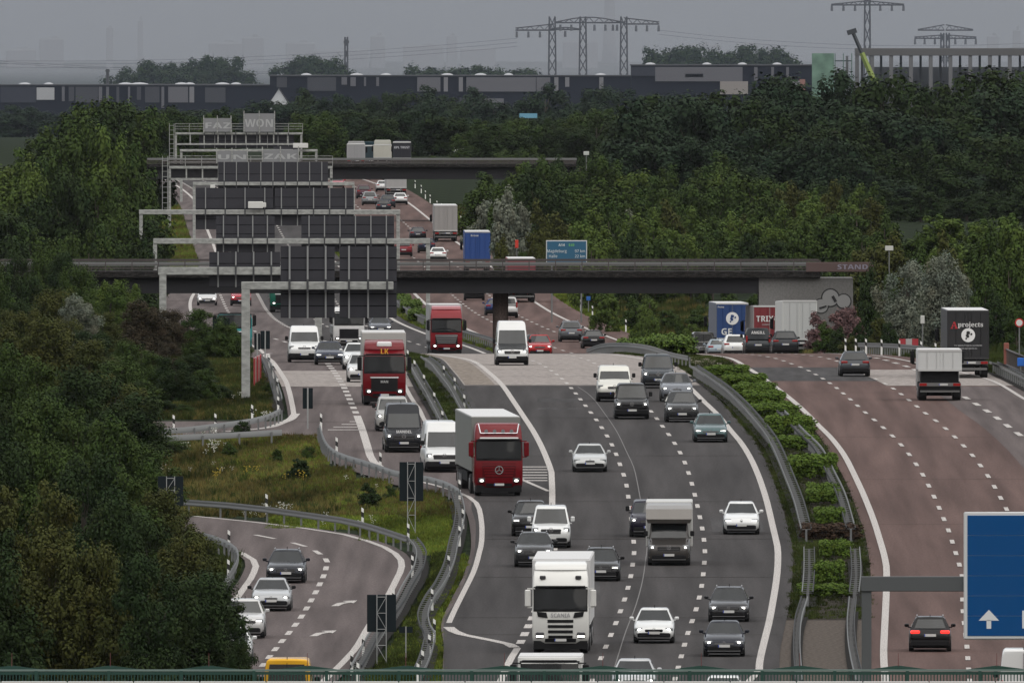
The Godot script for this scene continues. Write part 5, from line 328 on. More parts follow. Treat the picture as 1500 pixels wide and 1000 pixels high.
const HEDGES := [
	[14.82, 375.14, 2.86, 0.6, 7.0, "first green hedge from the bottom of the median, front clump", 0, "hedge"],
	[15.18, 356.17, 1.67, 0.99, 7.0, "second green hedge from the bottom of the median, front clump", 1, "hedge"],
	[15.6, 315.87, 1.72, 0.73, 7.0, "third green hedge from the bottom of the median, front clump", 2, "hedge"],
	[15.68, 308.87, 1.52, 0.62, 7.0, "third green hedge from the bottom of the median, rear clump", 0, "hedge"],
	[15.73, 288.02, 2.9, 0.74, 7.0, "brown dead hedge clump in the gap of the median guardrails", 0, "dead"],
	[15.94, 264.16, 1.64, 0.75, 7.0, "fifth green hedge from the bottom of the median, front clump", 1, "hedge"],
	[16.02, 257.16, 1.45, 0.64, 7.0, "fifth green hedge from the bottom of the median, rear clump", 2, "hedge"],
	[16.13, 229.19, 1.89, 0.77, 7.0, "sixth green hedge from the bottom of the median, front clump", 2, "hedge"],
	[16.2, 222.19, 1.67, 0.66, 7.0, "sixth green hedge from the bottom of the median, rear clump", 0, "hedge"],
	[16.01, 188.05, 2.45, 1.0, 7.0, "seventh green hedge from the bottom of the median, front clump", 0, "hedge"],
	[16.08, 181.05, 2.15, 0.85, 7.0, "seventh green hedge from the bottom of the median, rear clump", 1, "hedge"],
	[15.55, 136.6, 2.67, 0.65, 7.0, "eighth green hedge from the bottom of the median, front clump", 1, "hedge"],
	[15.62, 129.6, 2.35, 0.56, 7.0, "eighth green hedge from the bottom of the median, rear clump", 2, "hedge"],
	[15.38, 110.8, 3.09, 0.95, 7.0, "ninth green hedge from the bottom of the median, front clump", 2, "hedge"],
	[15.44, 103.8, 2.72, 0.81, 7.0, "ninth green hedge from the bottom of the median, rear clump", 0, "hedge"],
	[14.97, 66.27, 2.79, 0.68, 7.0, "tenth green hedge from the bottom of the median, front clump", 0, "hedge"],
	[15.03, 59.27, 2.45, 0.58, 7.0, "tenth green hedge from the bottom of the median, rear clump", 1, "hedge"],
	[14.51, 34.62, 2.56, 0.69, 7.0, "eleventh green hedge from the bottom of the median, front clump", 1, "hedge"],
	[14.57, 27.62, 2.25, 0.59, 7.0, "eleventh green hedge from the bottom of the median, rear clump", 2, "hedge"],
	[14.28, 6.73, 2.72, 0.62, 7.0, "twelfth green hedge from the bottom of the median, front clump", 2, "hedge"],
	[14.34, -0.27, 2.4, 0.52, 7.0, "twelfth green hedge from the bottom of the median, rear clump", 0, "hedge"],
	[14.02, -22.42, 2.44, 0.63, 7.0, "thirteenth green hedge from the bottom of the median, front clump", 0, "hedge"],
	[14.08, -29.42, 2.15, 0.53, 7.0, "thirteenth green hedge from the bottom of the median, rear clump", 1, "hedge"],
	[13.23, -65.82, 2.75, 0.69, 7.0, "fourteenth green hedge from the bottom of the median, front clump", 1, "hedge"],
	[13.28, -72.82, 2.42, 0.58, 7.0, "fourteenth green hedge from the bottom of the median, rear clump", 2, "hedge"],
	[10.92, -210.0, 2.57, 1.1, 26.0, "first hedge clump over the median's crest by the white van roof", 0, "hedge"],
	[10.03, -260.0, 2.54, 1.1, 26.0, "second hedge clump over the median's crest by the white van roof", 1, "hedge"],
	[8.59, -330.0, 2.51, 1.1, 26.0, "third hedge clump over the median's crest by the white van roof", 2, "hedge"],
	[-4.47, -720.0, 1.99, 1.0, 34.0, "first hedge clump on the far median beyond the bridge pier", 0, "hedge"],
	[-6.32, -780.0, 2.3, 1.0, 34.0, "second hedge clump on the far median beyond the bridge pier", 1, "hedge"],
	[-7.83, -840.0, 2.43, 1.0, 34.0, "third hedge clump on the far median beyond the bridge pier", 2, "hedge"],
	[-9.01, -900.0, 2.38, 1.0, 34.0, "fourth hedge clump on the far median beyond the bridge pier", 0, "hedge"],
	[-9.97, -960.0, 2.32, 1.0, 34.0, "fifth hedge clump on the far median beyond the bridge pier", 1, "hedge"],
	[-11.13, -1040.0, 2.26, 1.0, 34.0, "sixth hedge clump on the far median beyond the bridge pier", 2, "hedge"],
]
const FLOWERS := [
	[-18.15, -15.56, 132.64, 155.66, 12, "white"],
	[-18.94, -12.02, 155.66, 188.64, 6, "white"],
	[-18.15, -16.19, 113.36, 120.5, 10, "white"],
	[-13.7, -10.93, 241.93, 257.23, 14, "white"],
	[-9.6, -6.51, 257.23, 278.99, 10, "white"],
	[-19.88, -18.59, 150.67, 158.14, 6, "yellow"],
	[-14.25, -12.99, 182.93, 190.92, 4, "yellow"],
	[-12.12, -10.94, 193.18, 199.95, 4, "yellow"],
	[-16.16, -15.45, 190.92, 197.7, 4, "yellow"],
	[-17.12, -15.52, 10.73, 30.9, 5, "white"],
	[-15.0, -13.46, 75.25, 86.44, 6, "white"],
	[-9.92, -1.77, 177.14, 255.07, 4, "white"],
]
const HALLS := [{"l": "long dark left-hand hall with pale upright strips and skylights", "n": "warehouse", "z": -4700.0, "x0": -114.88, "x1": -49.44, "y0": 2.46, "y1": 15.55, "panels": [[-109.06, -101.5, 11.91, 15.26, [0.012, 0.015, 0.028]], [-101.35, -97.57, 12.49, 15.11, [0.33, 0.34, 0.36]], [-95.97, -95.39, 12.2, 15.26, [0.1, 0.1, 0.115]], [-94.52, -93.36, 12.2, 15.26, [0.035, 0.037, 0.047]], [-93.06, -88.27, 11.91, 15.26, [0.035, 0.037, 0.047]], [-88.12, -87.39, 11.91, 15.26, [0.1, 0.1, 0.115]], [-86.52, -85.94, 12.2, 15.26, [0.1, 0.1, 0.115]], [-84.34, -83.76, 11.91, 15.26, [0.035, 0.037, 0.047]], [-81.87, -81.43, 11.91, 15.26, [0.1, 0.1, 0.115]], [-79.98, -79.11, 12.49, 15.26, [0.035, 0.037, 0.047]], [-78.23, -75.18, 11.91, 15.26, [0.035, 0.037, 0.047]], [-74.74, -74.16, 10.75, 15.26, [0.1, 0.1, 0.115]], [-73.29, -69.07, 11.91, 15.26, [0.1, 0.1, 0.115]], [-68.78, -67.76, 11.91, 15.26, [0.16, 0.16, 0.175]], [-65.44, -61.07, 11.91, 15.11, [0.035, 0.037, 0.047]]], "domes": [[-103.97, 1.31], [-98.88, 1.02], [-82.45, 1.6], [-79.54, 2.04], [-70.53, 1.45], [-68.78, 1.16], [-61.8, 1.6], [-58.89, 1.16]]}, {"l": "lower dark hall in the middle with broad grey wall sections", "n": "warehouse", "z": -4600.0, "x0": -50.83, "x1": 25.77, "y0": 2.81, "y1": 17.63, "panels": [[-49.4, -47.25, 15.26, 17.41, [0.035, 0.037, 0.047]], [-42.95, -36.94, 14.55, 17.41, [0.035, 0.037, 0.047]], [-35.79, -34.65, 15.84, 17.41, [0.1, 0.1, 0.115]], [-33.93, -32.79, 15.55, 17.41, [0.1, 0.1, 0.115]], [-31.07, -30.64, 15.55, 17.41, [0.1, 0.1, 0.115]], [-28.49, -27.92, 15.55, 17.41, [0.1, 0.1, 0.115]], [-19.9, -15.03, 14.4, 17.41, [0.1, 0.1, 0.115]], [-14.32, -13.46, 14.4, 17.41, [0.16, 0.16, 0.175]], [-11.17, -10.31, 14.4, 17.41, [0.16, 0.16, 0.175]], [-9.59, 5.01, 14.4, 17.41, [0.1, 0.1, 0.115]], [-11.02, -9.45, 10.97, 13.12, [0.035, 0.037, 0.047]], [-6.87, -1.72, 10.97, 12.97, [0.1, 0.1, 0.115]], [5.15, 8.02, 14.4, 17.41, [0.1, 0.1, 0.115]], [8.88, 9.74, 14.55, 17.41, [0.16, 0.16, 0.175]], [11.17, 12.03, 15.41, 17.41, [0.16, 0.16, 0.175]], [18.33, 19.19, 14.83, 17.41, [0.16, 0.16, 0.175]], [25.77, 26.77, 14.4, 17.41, [0.16, 0.16, 0.175]]], "domes": [[-43.24, 1.15], [-32.64, 1.43], [-26.49, 1.15], [-13.6, 1.29], [-6.59, 1.29], [-0.72, 1.0], [18.61, 1.15]]}, {"l": "grey hall left of the green scaffold tower with small white skylights", "n": "warehouse", "z": -4500.0, "x0": 24.66, "x1": 62.01, "y0": 3.15, "y1": 19.93, "panels": [[29.6, 47.64, 16.68, 19.64, [0.1, 0.1, 0.115]], [24.66, 29.6, 17.81, 19.64, [0.012, 0.015, 0.028]], [35.8, 39.46, 17.53, 18.23, [0.16, 0.16, 0.175]], [42.99, 48.77, 14.01, 16.68, [0.24, 0.22, 0.21]], [50.03, 50.74, 16.83, 19.64, [0.1, 0.1, 0.115]], [53.56, 54.12, 16.83, 19.64, [0.1, 0.1, 0.115]], [56.66, 57.22, 16.83, 19.64, [0.1, 0.1, 0.115]], [57.5, 59.48, 14.01, 17.67, [0.2, 0.2, 0.22]], [57.79, 59.48, 16.83, 17.67, [0.25, 0.03, 0.03]], [59.48, 60.6, 14.01, 17.11, [0.25, 0.12, 0.1]]], "domes": [[40.31, 0.99], [47.64, 0.99], [54.83, 0.99], [28.61, 1.13]]}]
const FRAME := {"z": -4450.0, "x0": 70.47, "x1": 109.06, "y0": 5.43, "y1": 23.53, "ys": 21.99, "cols": [70.75, 73.83, 77.74, 81.8, 85.85, 89.9, 93.96, 98.01, 102.07, 106.26], "t0": 61.52, "t1": 66.0, "ty": 22.48, "c0": [74.38, 16.19], "c1": [69.77, 26.82]}
const PYLONS := [
	{"l": "three-legged portal pylon standing above the middle hall", "x": 20.36, "z": -6400.0, "top": 31.6, "legs": [-9.54, -1.28, 9.72], "lw": 1.1, "arms": [[-19.45, -8.99, 27.94, 0.55, 1.65], [-8.99, 9.72, 29.95, 1.47], [-10.27, -1.65, 28.12, 0.55], [9.72, 19.26, 29.59, 1.65, 0.55]], "ins": [[-19.08, 27.57], [-15.96, 27.57], [-12.84, 27.57], [-7.34, 29.4], [-6.05, 27.75], [-4.4, 29.4], [1.83, 29.4], [4.77, 29.4], [6.79, 29.4], [7.89, 29.4], [13.02, 29.22], [15.96, 29.22], [19.08, 29.22]], "il": 1.65},
	{"l": "tall pylon whose crossarms are cut by the picture top", "x": 95.57, "z": -6400.0, "top": 38.57, "legs": [0.0], "lw": 0.92, "arms": [[-9.72, 0.0, 34.72, 0.18, 1.1], [0.0, 9.91, 34.72, 1.1, 0.18]], "ins": [[-9.54, 34.54], [-6.42, 34.54], [-3.3, 34.54], [3.49, 34.54], [6.6, 34.54], [9.72, 34.54]], "il": 1.47},
	{"l": "low wide pylon top with spread arms behind the unfinished hall", "x": 127.85, "z": -7200.0, "top": 27.42, "legs": [-0.81, 0.81], "lw": 0.6, "arms": [[-9.06, -0.2, 25.81, 0.4, 1.01], [0.2, 9.26, 25.81, 1.01, 0.4], [-8.05, -0.2, 28.22, 0.2, 1.61], [0.2, 8.26, 28.22, 1.61, 0.2]], "ins": [[-8.86, 25.6], [-6.04, 25.6], [-3.02, 25.6], [3.02, 25.6], [6.04, 25.6], [9.06, 25.6]], "il": 1.61},
	{"l": "slim lattice mast beside the left horizon trees", "x": -43.49, "z": -6200.0, "top": 26.07, "legs": [0.0], "lw": 0.45, "arms": [[-0.72, 0.72, 24.64, 0.18, 0.36]], "ins": [], "il": 0.36},
	{"l": "thin short mast above the left hall roof", "x": -92.86, "z": -5200.0, "top": 18.58, "legs": [0.0], "lw": 0.19, "arms": [[-0.47, 0.47, 18.11, 0.16, 0.16]], "ins": [], "il": 0.31},
]
const WIRES := [
	[-155.84, 19.61, -6800.0, 1.35, 25.77, -6800.0, 2.31, "uppermost faint overhead wire crossing the grey sky on the left"],
	[-155.84, 18.84, -6800.0, 1.35, 24.62, -6800.0, 2.31, "second faint overhead wire crossing the grey sky on the left"],
	[-155.84, 17.88, -6800.0, 1.35, 23.46, -6800.0, 2.31, "third faint overhead wire crossing the grey sky on the left"],
	[-155.84, 20.19, -6800.0, -44.25, 16.15, -6800.0, 1.15, "fourth faint overhead wire crossing the grey sky on the left"],
	[-155.84, 19.61, -6800.0, -44.25, 15.77, -6800.0, 1.15, "lowest faint overhead wire crossing the grey sky on the left"],
	[41.36, 28.08, -6800.0, 155.84, 25.0, -6800.0, 2.69, "upper faint overhead wire crossing the grey sky on the right"],
	[41.36, 26.92, -6800.0, 155.84, 23.85, -6800.0, 2.69, "lower faint overhead wire crossing the grey sky on the right"],
]
const FAR := [
	["cooling_tower", 83.18, -24200.0, 6.98, 66.29, 0.58, "first faint grey cooling tower silhouette in the horizon haze"],
	["tower_block", -277.18, -19200.0, 2.35, 28.71, 1.41, "second faint grey tower block silhouette in the horizon haze"],
	["tower_block", -256.04, -19200.0, 1.88, 33.4, 2.82, "third faint grey tower block silhouette in the horizon haze"],
	["town_block", -338.26, -19200.0, 10.34, 13.67, 1.41, "fourth faint grey town block silhouette in the horizon haze"],
	["town_block", -317.11, -19200.0, 8.46, 21.19, 1.41, "fifth faint grey town block silhouette in the horizon haze"],
	["town_block", -197.32, -19200.0, 11.74, 18.37, 1.41, "sixth faint grey town block silhouette in the horizon haze"],
	["town_block", -178.52, -19200.0, 7.52, 22.13, 1.88, "seventh faint grey town block silhouette in the horizon haze"],
	["town_block", -145.64, -19200.0, 10.34, 18.37, 1.41, "eighth faint grey town block silhouette in the horizon haze"],
	["tower_block", -92.55, -19200.0, 5.17, 23.07, 1.88, "ninth faint grey tower block silhouette in the horizon haze"],
	["tower_block", -41.34, -19200.0, 3.76, 23.07, 1.41, "tenth faint grey tower block silhouette in the horizon haze"],
	["town_block", -61.07, -19200.0, 14.09, 16.49, 0.94, "eleventh faint grey town block silhouette in the horizon haze"],
	["town_block", -23.49, -19200.0, 12.21, 14.61, 0.94, "twelfth faint grey town block silhouette in the horizon haze"],
	["town_block", 46.98, -19200.0, 12.21, 19.31, 1.41, "thirteenth faint grey town block silhouette in the horizon haze"],
	["town_block", 131.54, -19200.0, 12.21, 17.43, 0.94, "fourteenth faint grey town block silhouette in the horizon haze"],
	["town_block", 169.13, -19200.0, 14.09, 18.37, 0.94, "fifteenth faint grey town block silhouette in the horizon haze"],
	["tower_block", 331.21, -19200.0, 4.23, 23.07, 1.88, "sixteenth faint grey tower block silhouette in the horizon haze"],
	["tower_block", 347.65, -19200.0, 2.82, 26.83, 2.82, "seventeenth faint grey tower block silhouette in the horizon haze"],
	["town_block", 305.37, -19200.0, 18.79, 14.61, 0.94, "eighteenth faint grey town block silhouette in the horizon haze"],
	["town_block", -117.45, -19200.0, 18.79, 13.67, 0.94, "nineteenth faint grey town block silhouette in the horizon haze"],
]
const HOUSE := [-45.91, 10.23, -4200.0, 3.49, 2.68, 5.37]


# ---------------------------------------------------------------- helpers
class MB:
	var st := SurfaceTool.new()
	func _init(smooth := false):
		st.begin(Mesh.PRIMITIVE_TRIANGLES)
		st.set_smooth_group(0 if smooth else -1)
	func t(a: Vector3, b: Vector3, c: Vector3) -> void:
		st.add_vertex(a)
		st.add_vertex(b)
		st.add_vertex(c)
	func q(a: Vector3, b: Vector3, c: Vector3, d: Vector3) -> void:
		t(a, b, c)
		t(a, c, d)
	func box(c: Vector3, s: Vector3, b := Basis()) -> void:
		var h := s * 0.5
		var p := []
		for k in 8:
			p.append(c + b * Vector3(h.x if k & 1 else -h.x, h.y if k & 2 else -h.y, h.z if k & 4 else -h.z))
		q(p[4], p[6], p[7], p[5])
		q(p[1], p[3], p[2], p[0])
		q(p[5], p[7], p[3], p[1])
		q(p[0], p[2], p[6], p[4])
		q(p[6], p[2], p[3], p[7])
		q(p[0], p[4], p[5], p[1])
	func bevel(c: Vector3, s: Vector3, e: float) -> void:
		var h := s * 0.5
		# rings in plan, from below to above, with cut corners
		var rings := []
		for k in 4:
			var inset: float = e if k == 0 or k == 3 else 0.0
			var y: float = [-h.y, -h.y + e, h.y - e, h.y][k]
			var x := h.x - inset
			var z := h.z - inset
			rings.append([Vector3(x, y, z - e), Vector3(x - e, y, z), Vector3(-x + e, y, z), Vector3(-x, y, z - e), Vector3(-x, y, -z + e), Vector3(-x + e, y, -z), Vector3(x - e, y, -z), Vector3(x, y, -z + e)])
		loft(rings, true, true, c)
	func loft(rings: Array, low := true, high := true, off := Vector3.ZERO) -> void:
		for k in rings.size() - 1:
			var a: Array = rings[k]
			var b: Array = rings[k + 1]
			var n := a.size()
			for i in n:
				var j := (i + 1) % n
				q(off + a[i], off + a[j], off + b[j], off + b[i])
		if low:
			fan(rings[0], off, false)
		if high:
			fan(rings[-1], off, true)
	func fan(r: Array, off: Vector3, up: bool) -> void:
		var c := Vector3.ZERO
		for v in r:
			c += v
		c = c / r.size() + off
		for i in r.size():
			var j := (i + 1) % r.size()
			if up:
				t(c, off + r[i], off + r[j])
			else:
				t(c, off + r[j], off + r[i])
	func tube(a: Vector3, b: Vector3, r0: float, r1: float, n := 8, caps := true) -> void:
		var w := (b - a).normalized()
		var u := w.cross(Vector3.UP if absf(w.y) < 0.9 else Vector3.RIGHT).normalized()
		var v := w.cross(u)
		var ra := []
		var rb := []
		for i in n:
			var k := TAU * i / n
			var o := u * cos(k) + v * sin(k)
			ra.append(a + o * r0)
			rb.append(b + o * r1)
		loft([ra, rb], caps, caps)
	func done(m: Material) -> ArrayMesh:
		st.generate_normals()
		st.set_material(m)
		return st.commit()

func lin(c) -> Color:
	return Color(c[0], c[1], c[2]).linear_to_srgb()

func mk(key: String, c = [0.5, 0.5, 0.5], rough := 0.8, metal := 0.0, spec := 0.5) -> StandardMaterial3D:
	if not M.has(key):
		var m := StandardMaterial3D.new()
		m.resource_name = key
		m.albedo_color = lin(c)
		m.roughness = rough
		m.metallic = metal
		m.metallic_specular = spec
		M[key] = m
	return M[key]

func paint(c, metal := 0.0) -> StandardMaterial3D:
	var key := "paint_%s_%.1f" % [str(c), metal]
	var fresh := not M.has(key)
	var m := mk(key, c, 0.2, metal, 0.36)
	if fresh:
		m.clearcoat_enabled = true
		m.clearcoat = 0.1
		m.clearcoat_roughness = 0.05
	return m

func glow(key: String, c, e: float) -> StandardMaterial3D:
	var fresh := not M.has(key)
	var m := mk(key, c, 0.3)
	if fresh:
		m.emission_enabled = true
		m.emission = lin(c)
		m.emission_energy_multiplier = e
	return m

func noise_tex(seed_: int, freq: float, lo: float, hi: float, oct := 4, size := 512, kind := FastNoiseLite.TYPE_SIMPLEX_SMOOTH) -> NoiseTexture2D:
	var n := FastNoiseLite.new()
	n.seed = seed_
	n.noise_type = kind
	n.frequency = freq
	n.fractal_octaves = oct
	var t := NoiseTexture2D.new()
	t.width = size
	t.height = size
	t.seamless = true
	t.noise = n
	var g := Gradient.new()
	g.set_color(0, Color(lo, lo, lo))
	g.set_color(1, Color(hi, hi, hi))
	t.color_ramp = g
	return t

func ground_mat(key: String, c, tex: Texture2D, scale_: Vector3, rough := 0.9, detail: Texture2D = null) -> StandardMaterial3D:
	var m := mk(key, c, rough, 0.0, 0.12)
	m.albedo_texture = tex
	m.uv1_triplanar = true
	m.uv1_world_triplanar = true
	m.uv1_scale = scale_
	if detail:
		m.detail_enabled = true
		m.detail_albedo = detail
		m.detail_blend_mode = BaseMaterial3D.BLEND_MODE_MUL
		m.detail_uv_layer = BaseMaterial3D.DETAIL_UV_2
		m.uv2_triplanar = true
		m.uv2_world_triplanar = true
		m.uv2_scale = Vector3(0.3, 0.3, 0.02)
	return m

func numbered(n: String) -> String:
	if not taken.has(n):
		taken[n] = 0
		return n
	taken[n] += 1
	return "%s_%03d" % [n, taken[n]]

func part(parent: Node, called: String, mesh: Mesh, at := Vector3.ZERO, b := Basis(), m: Material = null) -> MeshInstance3D:
	var o := MeshInstance3D.new()
	o.name = called if parent != self else numbered(called)
	o.mesh = mesh
	if m:
		o.material_override = m
	o.transform = Transform3D(b, at)
	parent.add_child(o, true)
	return o

func thing(called: String, label: String, cat: String, at := Vector3.ZERO, turn := 0.0, group := "") -> Node3D:
	var o := Node3D.new()
	o.name = numbered(called)
	add_child(o)
	o.position = at
	o.rotation.y = turn
	tag(o, label, cat, group)
	return o

func tag(o: Node, label: String, cat: String, group := "", kind := "") -> void:
	if label:
		o.set_meta("label", label)
	if cat:
		o.set_meta("category", cat)
	if group:
		o.set_meta("group", group)
	if kind:
		o.set_meta("kind", kind)

func structure(called: String, mesh: Mesh, parent: Node = self) -> MeshInstance3D:
	var o := part(parent, called, mesh)
	if parent == self:
		o.set_meta("kind", "structure")
	return o

func prof(z: float) -> float:
	var d := 1800.0 - z
	if d < 4600.0:
		var u := clampf((d - 700.0) / 20.0, 0.0, 194.99)
		var i := int(u)
		return lerpf(PROF[i], PROF[i + 1], u - i)
	for k in TAIL.size() - 1:
		if d <= TAIL[k + 1][0]:
			return lerpf(TAIL[k][1], TAIL[k + 1][1], (d - TAIL[k][0]) / (TAIL[k + 1][0] - TAIL[k][0]))
	return TAIL[-1][1]

var curves := {}

# a smooth line on the ground: how far to the side it runs at a given distance (monotone cubic through its points)
func cv(key: String, d: float) -> float:
	if not curves.has(key):
		var src: Array = CURVES[key]
		curves[key] = bend(src[0], src[1])
	return along(curves[key], d)

func bend(d: Array, x: Array) -> Array:
	var n := d.size()
	var m := []
	m.resize(n)
	m.fill(0.0)
	for i in range(1, n - 1):
		var h0: float = d[i] - d[i - 1]
		var h1: float = d[i + 1] - d[i]
		var s0: float = (x[i] - x[i - 1]) / h0
		var s1: float = (x[i + 1] - x[i]) / h1
		if s0 * s1 > 0.0:
			var w1 := 2.0 * h1 + h0
			var w2 := h1 + 2.0 * h0
			m[i] = (w1 + w2) / (w1 / s0 + w2 / s1)
	m[0] = (x[1] - x[0]) / (d[1] - d[0])
	m[n - 1] = (x[n - 1] - x[n - 2]) / (d[n - 1] - d[n - 2])
	return [d, x, m]

func along(c: Array, q: float) -> float:
	var d: Array = c[0]
	var x: Array = c[1]
	var m: Array = c[2]
	var n := d.size()
	if q <= d[0]:
		return x[0] + m[0] * (q - d[0])
	if q >= d[n - 1]:
		return x[n - 1] + m[n - 1] * (q - d[n - 1])
	var i := clampi(d.bsearch(q) - 1, 0, n - 2)
	var h: float = d[i + 1] - d[i]
	var t: float = (q - d[i]) / h
	var a := t * t
	var b := a * t
	return (2.0 * b - 3.0 * a + 1.0) * x[i] + (b - 2.0 * a + t) * h * m[i] + (3.0 * a - 2.0 * b) * x[i + 1] + (b - a) * h * m[i + 1]

var edges := []

func edge_at(d: float, side: int) -> float:
	if edges.is_empty():
		for k in 70:
			edges.append([cv("RLp", minf(1200.0 + k * 50.0, 4300.0)), cv("TRp", minf(1200.0 + k * 50.0, 4300.0))])
	var u := clampf((d - 1200.0) / 50.0, 0.0, 68.999)
	var i := int(u)
	return lerpf(edges[i][side], edges[i + 1][side], u - i)

func steps(d0: float, d1: float, step: float) -> Array:
	var l := [d0]
	var d := ceilf(d0 / step) * step
	while d < d1:
		if d > d0 + 0.01:
			l.append(d)
		d += step
	l.append(d1)
	return l

func ground(x: float, z: float) -> float:
	var d := 1800.0 - z
	var y := prof(z)
	if d > 1750.0 and d < 6000.0:
		var ar := smoothstep(1800.0, 2150.0, d) * lerpf(5.0, 0.3, smoothstep(2600.0, 3300.0, d))
		y += ar * smoothstep(0.0, 22.0, x - edge_at(d, 1) - 7.0)
		var al := smoothstep(2050.0, 2400.0, d) * lerpf(3.0, 1.0, smoothstep(3400.0, 4600.0, d))
		y += al * smoothstep(0.0, 18.0, edge_at(d, 0) - x - 6.0)
	return y

func at(x: float, z: float, up := 0.0) -> Vector3:
	return Vector3(x, prof(z) + up, z)

# a sheet between two edges that follows the ground: rows of [z, x left, x right]
func ribbon(rows: Array, lift: float, m: Material, cols := 1) -> ArrayMesh:
	var b := MB.new(true)
	for k in rows.size() - 1:
		var a: Array = rows[k]
		var c: Array = rows[k + 1]
		for i in cols:
			var u := float(i) / cols
			var w := float(i + 1) / cols
			b.q(at(lerpf(a[1], a[2], u), a[0], lift), at(lerpf(c[1], c[2], u), c[0], lift), at(lerpf(c[1], c[2], w), c[0], lift), at(lerpf(a[1], a[2], w), a[0], lift))
	return b.done(m)

func rows_of(l: Array, r: Array, d0: float, d1: float, step := 10.0) -> Array:
	var rows := []
	for d in steps(d0, d1, step):
		rows.append([1800.0 - d, cv(l[0], d) + l[1], cv(r[0], d) + r[1]])
	return rows

# a flat mark on the road: unit plate laid between two points of the ground
func dash(parent: Node, called: String, x: float, z: float, slope: float, w: float, l: float, lift: float, m: Material) -> void:
	if not shared.has("dash"):
		var b := MB.new()
		b.q(Vector3(-0.5, 0, -0.5), Vector3(0.5, 0, -0.5), Vector3(0.5, 0, 0.5), Vector3(-0.5, 0, 0.5))
		shared["dash"] = b.done(m)
	var a := at(x + slope * l * 0.5, z - l * 0.5, lift)
	var c := at(x - slope * l * 0.5, z + l * 0.5, lift)
	var mid := maxf(prof(z), (a.y + c.y) * 0.5 - lift) + lift
	part(parent, called, shared["dash"], Vector3(x, mid, z), Basis(Vector3(w, 0, 0), Vector3.UP, c - a), m)

# ---------------------------------------------------------------- leaves
func leaf_mesh(clumps: Array, per: int, size: float, seed_: int, m: Material, up_bias := 0.7, squash := 1.0) -> ArrayMesh:
	var r := RandomNumberGenerator.new()
	r.seed = seed_
	var v := PackedVector3Array()
	var n := PackedVector3Array()
	var c := PackedColorArray()
	var ix := PackedInt32Array()
	for cl in clumps:
		var ctr: Vector3 = cl[0]
		var rad: float = cl[1]
		var tone := r.randf_range(0.72, 1.28)
		var warm := r.randf_range(-0.12, 0.12)
		for i in per:
			var dir := Vector3(r.randfn(), r.randfn(), r.randfn()).normalized()
			var p := ctr + dir * rad * Vector3(1, squash, 1) * pow(r.randf(), 0.33) * r.randf_range(0.85, 1.15)
			var nn := (dir + Vector3(0, up_bias, 0) + Vector3(r.randfn(), r.randfn(), r.randfn()) * 0.26).normalized()
			var u := nn.cross(Vector3(r.randfn(), r.randfn(), r.randfn())).normalized()
			var w := nn.cross(u)
			var s := size * r.randf_range(0.5, 1.5)
			var k := v.size()
			v.append(p - u * s * 0.5)
			v.append(p + w * s * 0.42 + nn * s * 0.08)
			v.append(p + u * s * 0.5)
			v.append(p - w * s * 0.42 + nn * s * 0.08)
			var shade := tone * r.randf_range(0.85, 1.15)
			var col := Color(shade * (1.0 + warm), shade, shade * (1.0 - warm * 0.6))
			for j in 4:
				n.append(nn)
				c.append(col)
			ix.append_array([k, k + 1, k + 2, k, k + 2, k + 3])
	var a := []
	a.resize(Mesh.ARRAY_MAX)
	a[Mesh.ARRAY_VERTEX] = v
	a[Mesh.ARRAY_NORMAL] = n
	a[Mesh.ARRAY_COLOR] = c
	a[Mesh.ARRAY_INDEX] = ix
	var mesh := ArrayMesh.new()
	mesh.add_surface_from_arrays(Mesh.PRIMITIVE_TRIANGLES, a)
	mesh.surface_set_material(0, m)
	return mesh

func leaf_mat(key: String, c) -> StandardMaterial3D:
	var fresh := not M.has(key)
	var m := mk(key, c, 0.75, 0.0, 0.15)
	if fresh:
		m.vertex_color_use_as_albedo = true
		m.cull_mode = BaseMaterial3D.CULL_DISABLED
		m.backlight_enabled = true
		m.backlight = Color(c[0] * 0.5, c[1] * 0.5, c[2] * 0.4).linear_to_srgb()
	return m

